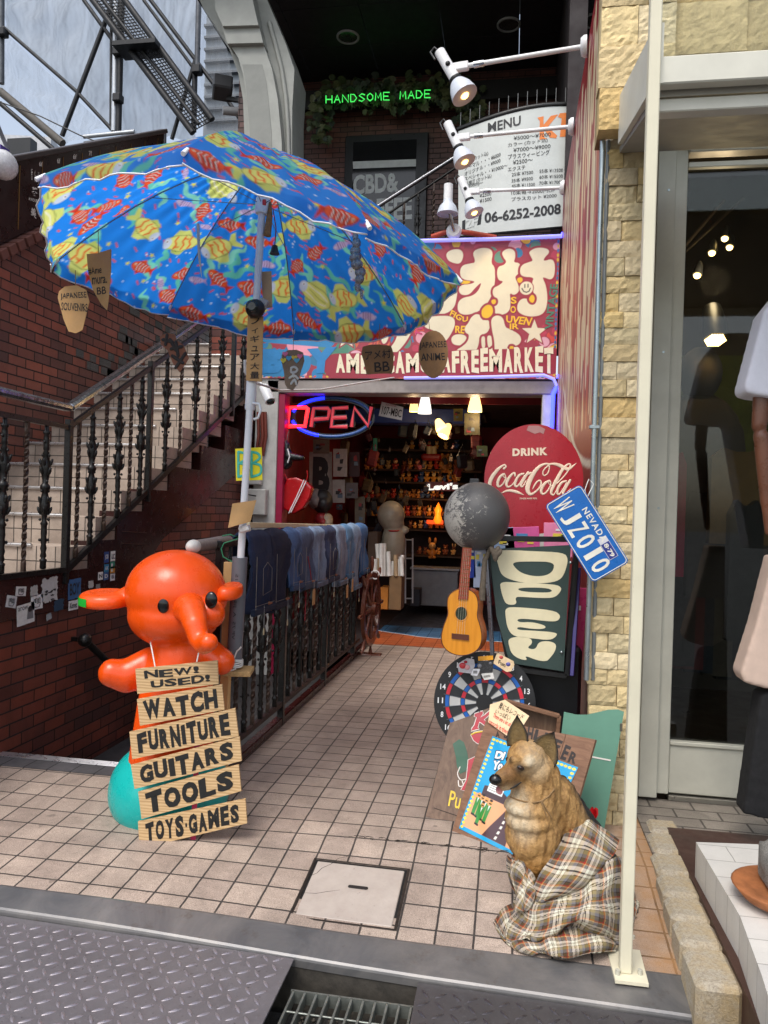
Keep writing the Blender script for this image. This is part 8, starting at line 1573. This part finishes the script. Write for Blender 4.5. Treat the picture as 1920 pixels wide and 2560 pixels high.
lf=[[W(285,235,-.02),W(380,225,-.03),W(450,300,-.04),W(480,470,-.10)],[W(285,420,-.06),W(370,400,-.10),W(450,480,-.13),W(520,560,-.15)],[W(310,620,-.10),W(380,600,-.15),W(450,640,-.18),W(520,660,-.19)],[W(330,820,-.16),W(380,820,-.20),W(430,810,-.21),W(480,790,-.20)]]
blanket('side_fold',lf,70,90,.22,.34,.5,[(60,10,.006,.4),(22,40,.006,1.2)],4)
ri=random.Random(21);I2=lambda x,y:(640+x*.38577,960+y*.38577)
pn2=Plane(A(828,1043,y=5.12),(1,0,0),(0,0,1));os_=thing('neon_open_sign','oval open sign with a blue ring and one bright red letter hanging in the doorway','neon sign',A(828,1100,y=5.12));c_=pn2.px(829,1043)
el_=lambda rx,ry,q,o=0:pn2.w(c_[0]+rx*math.cos(q),c_[1]+ry*math.sin(q),o)
rx_,ry_=(pn2.px(936,1043)[0]-pn2.px(722,1043)[0])/2,(pn2.px(829,988)[1]-pn2.px(829,1098)[1])/2
b_=MB();qs=np.linspace(0,2*math.pi,49)[:-1];n=48;b_.add([el_(rx_,ry_,q)for q in qs]+[el_(rx_*.86,ry_*.76,q)for q in qs],[(k,(k+1)%n,n+(k+1)%n,n+k)for k in range(n)]);b_.build('ring_backing',mat('dark_acrylic',(30,34,44),.3),os_)
M_NB,M_NB2=glow('neon_blue',(20,30,255),3.2),mat('unlit_blue_tube',(52,92,160),.3);M_NR,M_NR2=glow('neon_red',(255,24,28),4.5),glow('neon_red_dim',(190,54,66),.35)
for a0_,a1_,m_ in((1.75,2.9,M_NB),(3.35,4.4,M_NB),(4.4,6.1,M_NB2),(.2,1.75,M_NB2)):MB().tube([el_(rx_*.93,ry_*.88,q,.012)for q in np.linspace(a0_,a1_,16)],.018,8,sq=(pn2.n,.012)).build('ring_tube',m_,os_)
LT={'O':[[(205,270),(222,155),(330,155),(340,160),(322,275),(212,275),(205,265)]],'P':[[(362,280),(378,160),(470,160),(480,175),(470,225),(380,232)]],'E':[[(600,155),(505,160),(490,280),(595,278)],[(500,222),(590,218)]],'N':[[(622,280),(640,155),(730,275),(750,150)]]}
for k,ch in enumerate('OPEN'):
 bk_=MB();b_=MB()
 for st_ in LT[ch]:b_.tube([pn2.w(*pn2.px(*I2(*p)),.03)for p in st_],.022,8,sq=(pn2.n,.012));bk_.tube([pn2.w(*pn2.px(*I2(*p)),.012)for p in st_],.042,8,sq=(pn2.n,.010))
 o=bk_.build('letter_backing',mat('dark_acrylic',0),os_);b_.build('letter_tube',M_NR if ch=='O' else M_NR2,o)
b_=MB();b_.tube([A(790,985,y=5.12),A(790,995,y=5.12)],.004,4);b_.tube([A(870,985,y=5.12),A(870,995,y=5.12)],.004,4);b_.build('hanging_wires',M_BLACK,os_)
M_LBELL=glow('lamp_bell_warm',(255,200,120),1.6);M_LBW=glow('lamp_bell_white',(235,235,228),1.0);M_LBY=glow('lamp_bell_yellow',(255,214,130),2.0)
for(x,y,h,w_,yy,m_,ax),lab in(((1025,120,120,60,6.2,M_LBELL,(0,0,-1)),'amber bell lamp left of the white one under the shop header'),((1095,125,135,90,5.6,M_LBW,(0,0,-1)),'white bell lamp hanging just inside the shop doorway'),((1420,118,125,92,5.8,M_LBY,(0,0,-1)),'warm yellow bell lamp on the right under the shop header'),((1190,262,80,76,6.8,M_LBY,(.5,-.5,-1)),'pale upper lamp of the leaning pair over the toy shelves'),((1232,300,95,76,6.8,M_LBELL,(-.45,-.4,-1)),'amber lower lamp of the leaning pair over the toy shelves')):
 p=A(*I2(x,y),y=yy);s_=(yy-CC[1])/CF*.38577;H_,W_=h*s_,w_*s_;r=thing('bell_lamp',lab,'lamp',p,'bell lamps inside the shop');a_=Vector(ax).normalized()
 MB().lathe([(W_*.16,-H_/2),(W_*.26,-H_*.42),(W_*.36,-H_*.1),(W_*.48,H_*.3),(W_*.5,H_*.5)],p,a_,18).build('shade',m_,r);MB().lathe([(W_*.14,-H_*.62),(W_*.18,-H_*.5)],p,a_,12).build('cap',M_CHROME,r)
 if yy>5.7:
  q_=bpy.data.lights.new('bell_glow','POINT');q_.energy=3.2;q_.color=(1,.7,.4);q_.shadow_soft_size=.06;qo=bpy.data.objects.new('bell_glow',q_);COL.objects.link(qo);qo.location=p+a_*H_*.8
tag(MB().box(A(*I2(1020,215),y=7.0),(1.9,.3,.20),None,.01).build('blue_beam',mat('blue_beam',(20,44,110),.5),None),'dark blue shelf beam crossing the shop under the lamps','beam')
r=thing('wall_plate','white number plate with dark numbers hanging tilted by the open sign','number plate',A(978,1045,y=5.4));pw=Plane(A(978,1027,y=5.4),(1,0,-.22),(.1,.1,1));q=[I2(*p)for p in((795,205),(945,235),(955,150),(815,115))];MB().prism([pw.w(*pw.px(*p))for p in q],-pw.n*.004).build('plate',mat('plate_white',(206,204,200),.4),r);mk=MB();put_text(mk,'107-MBC',quadfn(pw,*[I2(*p)for p in((812,195),(940,218),(946,168),(822,142))]),.002,0,.01);mk.build('lettering',M_MARK,r);mk=MB();put_text(mk,'SOUVENIR',quadfn(pw,*[I2(*p)for p in((840,138),(910,150),(912,138),(842,126))]),.002,0,.01);mk.build('lettering',mat('plate_red',(150,60,70),.5),r)
for k in range(7):
 x=640+52*k;p=A(*I2(x+60,70+8*(k%2)),y=6.0);tag(MB().prism([p+Vector((-.10,0,.10)),p+Vector((.10,0,.10)),p+Vector((0,0,-.12))],(0,.01,0)).build('bunting_flag',mat('bunting_%d'%(k%3),((150,20,60),(190,188,184),(120,16,40))[k%3],.8),None),('crimson pennant of the bunting inside the doorway','off white pennant of the bunting inside the doorway','dark red pennant of the bunting inside the doorway')[k%3],'pennant','bunting inside the doorway')
def poster(x0_,y0_,x1_,y1_,c,lab,yy=6.4,txt=None,tc=M_MARK,cat='poster',big=0):
 q=[A(*I2(*p),y=yy)for p in((x0_,y1_),(x1_,y1_),(x1_,y0_),(x0_,y0_))];mb=MB();mb.prism(q,(0,.012,0));mats=[mat('poster_'+'%02x%02x%02x'%c,c,.5,0,.2,12),mat('poster_ink_a',(40,34,36),.5),mat('poster_ink_b',(140,40,44),.5),mat('poster_ink_c',(90,110,130),.5)]
 pp_=Plane(q[0],(1,0,0),(0,0,1));w_,h_=(q[1]-q[0]).length,(q[3]-q[0]).length
 if txt:put_text(mb,txt,lambda a,b,o:pp_.w(w_*(.12+.76*a),h_*((.1 if big else.7)+(.8 if big else.2)*b),o),.003,1,.06 if big else.02)
 else:
  for k in range(4):a,b=ri.uniform(.1,.5),ri.uniform(.1,.7);mb.add([pp_.w(w_*x,h_*y,.002+k*.0007)for x,y in((a,b),(a+ri.uniform(.2,.4),b),(a+ri.uniform(.2,.4),b+ri.uniform(.1,.25)),(a,b+.15))],[(0,1,2,3)],1+k%3)
 return tag(mb.build(cat,mats,None),lab,cat)
poster(345,440,492,745,(168,158,148),'big pale board with a cut out black capital letter on the left inner wall',6.5,'B',cat='letter board',big=1)
poster(370,360,475,450,(112,98,84),'small brown clock like board above the big letter board',6.45);poster(500,420,590,600,(170,160,156),'white and red poster right of the letter board',6.45);poster(495,620,575,770,(160,156,152),'white poster with dark pictures below the red one',6.45);poster(580,640,660,740,(92,84,84),'grey photo card beside the lower white poster',6.5);poster(600,440,670,600,(60,28,32),'dark red photo poster deep on the left wall',6.6);poster(520,780,560,815,(40,44,52),'tiny dark card under the white poster',6.45);poster(640,730,705,900,(104,92,76),'tan board leaning below the photo cards',6.7);poster(1350,190,1450,330,(70,66,40),'olive framed picture on the right inner wall',6.0);poster(1430,400,1500,470,(66,76,34),'green packet card on the right inner wall',6.0);poster(760,350,785,500,(40,110,90),'narrow teal ribbon banner behind the number plate',7.0);poster(1280,160,1340,240,(110,100,40),'yellow card hanging near the right bell lamp',6.3)
r=thing('bicycle_saddle','black bicycle saddle hanging on the magenta door frame','saddle',A(735,1150,y=5.0));q=lambda x,y,d=0:A(*I2(x,y),y=5.0+d)
sculpt('saddle_top',lambda mb:(cone(mb,q(190,380),q(210,470),.035,.055),cone(mb,q(210,470),q(300,480),.06,.03),mb.ell(q(200,500),(.07,.05,.10)),cone(mb,q(200,400),q(190,530),.04,.05)),mat('black_vinyl_saddle',(22,22,24),.25),.01,5,.5,r);b_=MB();b_.tube([q(205,420,-.06),q(218,470,-.07),q(205,510,-.07)],.008,6);b_.build('white_stripe',mat('white_piping',0),r);b_=MB();b_.tube([q(200,370),q(205,330),q(215,300)],.006,6);b_.build('rails',M_CHROME,r)
r=thing('red_bag','shiny red shoulder bag with a white double stripe hanging by the door frame','bag',A(742,1285,y=5.0))
rb=sculpt('bag_body',lambda mb:mb.prism([q(*p)for p in((200,610),(260,605),(320,630),(362,670),(345,740),(300,810),(240,842),(205,825),(150,790),(160,700),(190,640))],(0,.12,0)),mat('red_vinyl',(176,18,26),.2,0,.12,8,.1,30,coat=.4),.012,5,.5,r)
for k in(0,1):b_=MB();b_.tube([q(312+14*k,622+6*k,-.02),q(268+14*k,720,-.03),q(212+14*k,838-6*k,-.02)],.007,6);b_.build('white_stripe',mat('white_piping',0),r)
b_=MB();b_.tube([q(200,620),q(185,580),q(175,540)],.008,6);b_.build('bag_strap',mat('red_vinyl',0),r);b_=MB();b_.tube([q(320,640),q(335,600),q(330,560)],.006,6);b_.build('bag_strap',mat('red_vinyl',0),r)
for(x,y,rx__,ry__,c,lab)in((430,760,.14,.16,(30,28,30),'black cap hanging below the letter board'),(385,745,.10,.14,(120,110,108),'grey knitted bag beside the black cap'),(430,880,.10,.10,(130,24,30),'red toy below the posters'),(460,885,.08,.10,(150,138,118),'pale ornament beside the red toy')):
 tag(sculpt('hanging_item',lambda mb:(mb.ell(A(*I2(x,y),y=5.9),(rx__,.1,ry__)),mb.ell(A(*I2(x+10,y+18),y=5.86),(rx__*.7,.1,ry__*.6))),mat('item_%d_%d_%d'%c,c,.5,0,.2,12),.016,3),lab,'ornament')
shf=thing('toy_shelf','dark wooden shelves full of vintage toys at the back of the shop','shelf',A(1060,1500,y=8.9));YSf=8.75
rows_px=[430,560,640,745,860,945,1110]
xl_,xr_=A(*I2(700,700),y=YSf).x,A(*I2(1460,700),y=YSf).x
for v in rows_px:z_=A(*I2(1000,v),y=YSf).z;MB().box(((xl_+xr_)/2,YSf+.12,z_),(xr_-xl_,.42,.03),None,.004).build('shelf_board',mat('shelf_wood',(64,44,32),.6),shf)
MB().box(((xl_+xr_)/2,YSf+.38,1.4),(xr_-xl_,.04,2.8)).build('back_panel',mat('shelf_back',(40,20,18),.7),shf)
z_=A(*I2(1150,1250),y=8.2).z;cab=thing('white_counter','low white display counter in front of the toy shelves','counter',(.0,8.2,0));a_,b2_=A(*I2(1010,1245),y=8.2),A(*I2(1310,1245),y=8.2);MB().box(((a_.x+b2_.x)/2,8.35,.40),(b2_.x-a_.x,.4,.55),None,.01).build('body',mat('counter_white',(140,144,150),.4),cab);MB().box(((a_.x+b2_.x)/2,8.33,.70),(b2_.x-a_.x+.04,.46,.03)).build('top',mat('counter_top',(170,172,176),.3),cab)
def toy(p,h,col,col2,kind):
 """small figurine: body, head, ears, limbs in one piece"""
 mb=MB();mb.ell(p+Vector((0,0,h*.3)),(h*.24,h*.2,h*.3),None,8,6);mb.ell(p+Vector((0,0,h*.74)),(h*.22,h*.2,h*.21),None,8,6,0 if kind<2 else 1)
 if kind in(0,1,3):
  for s in(-1,1):mb.ell(p+Vector((s*h*.17,0,h*(.93 if kind!=3 else 1.05))),(h*.09,h*.06,h*(.09 if kind!=3 else.2)),None,6,4)
 if kind==2:mb.lathe([(h*.24,h*.82),(h*.16,h*.86),(h*.13,h*1.02),(.001,h*1.05)],p,(0,0,1),8)
 for s in(-1,1):mb.ell(p+Vector((s*h*.24,-h*.08,h*.38)),(h*.09,h*.09,h*.16),rotm('Y',s*25),6,4);mb.ell(p+Vector((s*h*.13,-h*.14,h*.07)),(h*.11,h*.15,h*.08),None,6,4)
 mb.ell(p+Vector((0,-h*.19,h*.70)),(h*.08,h*.06,h*.06),None,6,4,1)
 for s in(-1,1):mb.ell(p+Vector((s*h*.08,-h*.19,h*.79)),(h*.025,)*3,None,5,4,2)
 return mb.mesh('toy',[mat('toy_%s'%col,col,.4),mat('toy_%s'%col2,col2,.4),M_BLACK])
pals=[('#c07a34','#e0b070','caramel bear like toy'),('#d8963a','#f0d8a0','honey yellow toy'),('#b03024','#e8c090','red suited toy'),('#8a4a28','#c89060','brown toy'),('#d0a868','#6a3a24','cream and brown toy'),('#3a5a90','#e0b890','blue suited toy'),('#c8b89c','#b84030','off white toy')]
protos={}
for i,(c1_,c2_,nm)in enumerate(pals):
 for kd in range(4):protos[(i,kd)]=toy(Vector((0,0,0)),1.0,c1_,c2_,kd)
kindn=('round eared','small eared','hatted','long eared')
def put_toy(p,h,i,kd,lab=None,grp='toys on the back shelves'):
 o=bpy.data.objects.new('toy',protos[(i,kd)]);COL.objects.link(o);o.location=p;o.scale=(h,h,h);o.rotation_euler.z=ri.uniform(-.5,.5);return tag(o,lab or '%s %s standing on the back shelves'%(kindn[kd],pals[i][2]),'toy',grp)
for v,hp,x0_,x1_,stp in((560,62,960,1320,42),(640,60,950,1320,38),(745,55,940,1230,30),(860,62,950,1230,34),(940,52,1000,1220,36),(430,55,1010,1320,60),(1110,60,1060,1300,45),(745,60,710,930,40),(560,70,720,930,44),(860,60,720,800,40)):
 x=x0_
 while x<x1_:
  p=A(*I2(x,v-3),y=YSf-ri.uniform(0,.14));z_=A(*I2(x,v),y=YSf).z+.016;h=hp*ri.uniform(.75,1.15)*(YSf-CC[1])/CF*.38577*.95;put_toy(Vector((p.x,p.y,z_)),h,ri.choices(range(7),(4,4,3,3,2,1,1))[0],ri.randrange(4));x+=stp*ri.uniform(.8,1.2)
for(x,y,hh,i,kd),lab in(((1222,575,125,0,0),'largest caramel bear figure on the upper toy shelf'),((1310,590,98,3,1),'brown figure right of the large bear on the upper shelf'),((1255,625,70,1,0),'small honey toy in front of the large bear'),((1310,625,60,4,3),'cream long eared toy right of the small honey toy'),((1140,1130,110,0,3),'wide orange toy on the bottom shelf above the counter')):
 p=A(*I2(x,y),y=8.45);put_toy(p,hh*(8.45-CC[1])/CF*.38577,i,kd,lab)
ro=MB();
for dx in(-14,14):ro.tube([A(*I2(1138+dx,470),y=8.5),A(*I2(1138+dx,405),y=8.5)],.05,10,mi=0)
ro.box(A(*I2(1138,475),y=8.5),(.32,.2,.10),None,.03,1);tag(ro.build('cream_legs_ornament',[mat('cream_plastic',(226,206,150),.4),mat('toy_red_base',(170,30,24),.4)],None),'pair of cream upright legs on a red base on top of the shelves','ornament')
r=thing('logo_light','small white illuminated jeans lettering in front of the toy shelf','light sign',A(1115,1216,y=8.3));pl3=Plane(A(1115,1216,y=8.3),(1,0,0),(0,0,1));mk=MB();put_text(mk,"Levi's",quadfn(pl3,*[I2(*p)for p in((1110,690),(1310,682),(1310,640),(1110,646))]),.02,0,.05);mk.build('lettering',glow('logo_white',(240,244,240),.6),r);MB().box(A(1105,1216,y=8.32),(.5,.02,.14)).build('backing',mat('logo_red',(90,12,18),.4),r)
fl=thing('amber_lamp','glowing amber ornament lamp low on the toy shelves','lamp',A(*I2(1180,900),y=8.5));b_=MB();b_.lathe([(.05,0),(.07,.05),(.04,.16),(.06,.22),(.001,.34)],A(*I2(1178,905),y=8.5),(0,0,1),12);b_.build('amber_glass',glow('amber_glow',(255,120,20),1.0),fl);MB().box(A(*I2(1160,895),y=8.48),(.26,.03,.06)).build('lit_base',glow('amber_base',(255,70,20),.8),fl);q_=bpy.data.lights.new('amber_light','POINT');q_.energy=3;q_.color=(1,.5,.15);q_.shadow_soft_size=.06;qo=bpy.data.objects.new('amber_light',q_);COL.objects.link(qo);qo.location=A(*I2(1170,830),y=8.2)
wt=thing('white_toy','tall white toy figure with a round head and red collar by the poster tubes','toy figure',A(*I2(885,1180),y=6.6));ws=lambda x,y,d=0:A(*I2(x,y),y=6.6+d)
sculpt('body',lambda mb:(mb.ell(ws(875,850),(.19,.18,.20)),mb.ell(ws(885,900),(.16,.15,.12)),mb.ell(ws(890,1040),(.17,.15,.32)),cone(mb,ws(900,975),ws(970,945),.05,.05)),mat('ivory_plastic',(150,140,122),.35),.016,4,.5,wt);MB().tube([ws(890+45*math.cos(q),945+8*math.sin(q),-.13*math.sin(q))for q in np.linspace(0,6.28,20)],.012,6).build('red_collar',mat('toy_red_base',0),wt)
tb=ri
for k in range(13):
 x=770+15*k+ri.uniform(-4,4);y1_=ri.uniform(1020,1140)if k<7 else ri.uniform(1100,1160);tilt=ri.uniform(-14,14);c=[(200,198,194),(186,182,176),(150,126,96)][ri.randrange(3)];tag(MB().tube([A(*I2(x,1245),y=5.9+.03*(k%3)),A(*I2(x+tilt,y1_),y=5.95+.03*(k%3))],.028,12).build('poster_tube',mat('tube_%d'%c[0],c,.6),None),{200:'white rolled poster in the bundle by the ship wheel',186:'off white rolled poster in the bundle by the ship wheel',150:'brown cardboard tube in the bundle by the ship wheel'}[c[0]],'poster tube','rolled posters by the ship wheel')
def boxt(x0_,y0_,x1_,y1_,yy,dpt,c,nm,lab,cat):
 a,b=A(*I2(x0_,y1_),y=yy),A(*I2(x1_,y0_),y=yy);return tag(MB().box(((a.x+b.x)/2,yy+dpt/2,(a.z+b.z)/2),(b.x-a.x,dpt,b.z-a.z),None,.006).build(nm,mat('box_%d_%d_%d'%c,c,.7,0,.15,8),None),lab,cat)
boxt(858,1245,945,1462,5.9,.3,(112,86,56),'cardboard_box','upright cardboard box holding the rolled posters','box');boxt(800,1320,858,1460,6.0,.25,(170,104,30),'orange_box','orange printed box between ship wheel and cardboard box','box');boxt(720,960,790,1200,6.3,.3,(70,52,38),'wooden_stand','dark wooden stand behind the ship wheel','stand');boxt(1000,1330,1060,1440,7.6,.3,(52,56,66),'dark_crate','dark crate on the shop floor by the trolley','crate')
tr=thing('wire_trolley','white wire trolley beside the white counter','trolley',A(*I2(995,1440),y=7.2));
for x in(968,1015):MB().tube([A(*I2(x,1420),y=7.2),A(*I2(x,1000),y=7.2)],.012,6).build('post',mat('trolley_white',(196,200,204),.4),tr)
for y in(1010,1130,1260,1390):MB().tube([A(*I2(968,y),y=7.2),A(*I2(1015,y),y=7.2)],.010,6).build('bar',mat('trolley_white',0),tr)
for k in range(96):
 x,y=ri.uniform(560,1500),ri.uniform(70,330)if k<22 else ri.uniform(330,960);yy=ri.uniform(6.6,8.2)
 if k>=46:x,y=ri.uniform(690,1330),ri.uniform(330,900)
 if 22<=k<46:x=ri.choice([ri.uniform(560,900),ri.uniform(1330,1480)])
 c=ri.choice([(40,26,28),(70,20,26),(30,40,54),(84,66,44),(24,24,26),(96,84,70),(110,30,30)]);nm={40:'dark brown',70:'dark red',30:'slate blue',84:'olive brown',24:'black',96:'grey brown',110:'red'}[c[0]];s_=ri.uniform(.05,.10)if k<46 else ri.uniform(.02,.055);p=A(*I2(x,y),y=yy);R_=rotm('Y',ri.uniform(-25,25))@rotm('Z',ri.uniform(-40,40));mb=MB();mb.box(p,(s_*1.6,s_*.7,s_*ri.uniform(1.4,2.6)),R_,s_*.25);mb.box(p+R_@Vector((0,-s_*.37,-s_*.3)),(s_*1.1,s_*.1,s_*.8),R_,s_*.05);mb.tube([p+R_@Vector((-s_*.5,0,s_)),p+Vector((0,0,s_*2.4)),p+R_@Vector((s_*.5,0,s_))],.006,5)
 tag(mb.build('hanging_goods',mat('goods_%d'%c[0],c,.5,0,.3,14),None),'%s bundle hanging among the goods inside the shop'%nm,'hanging goods','goods hanging inside the shop')
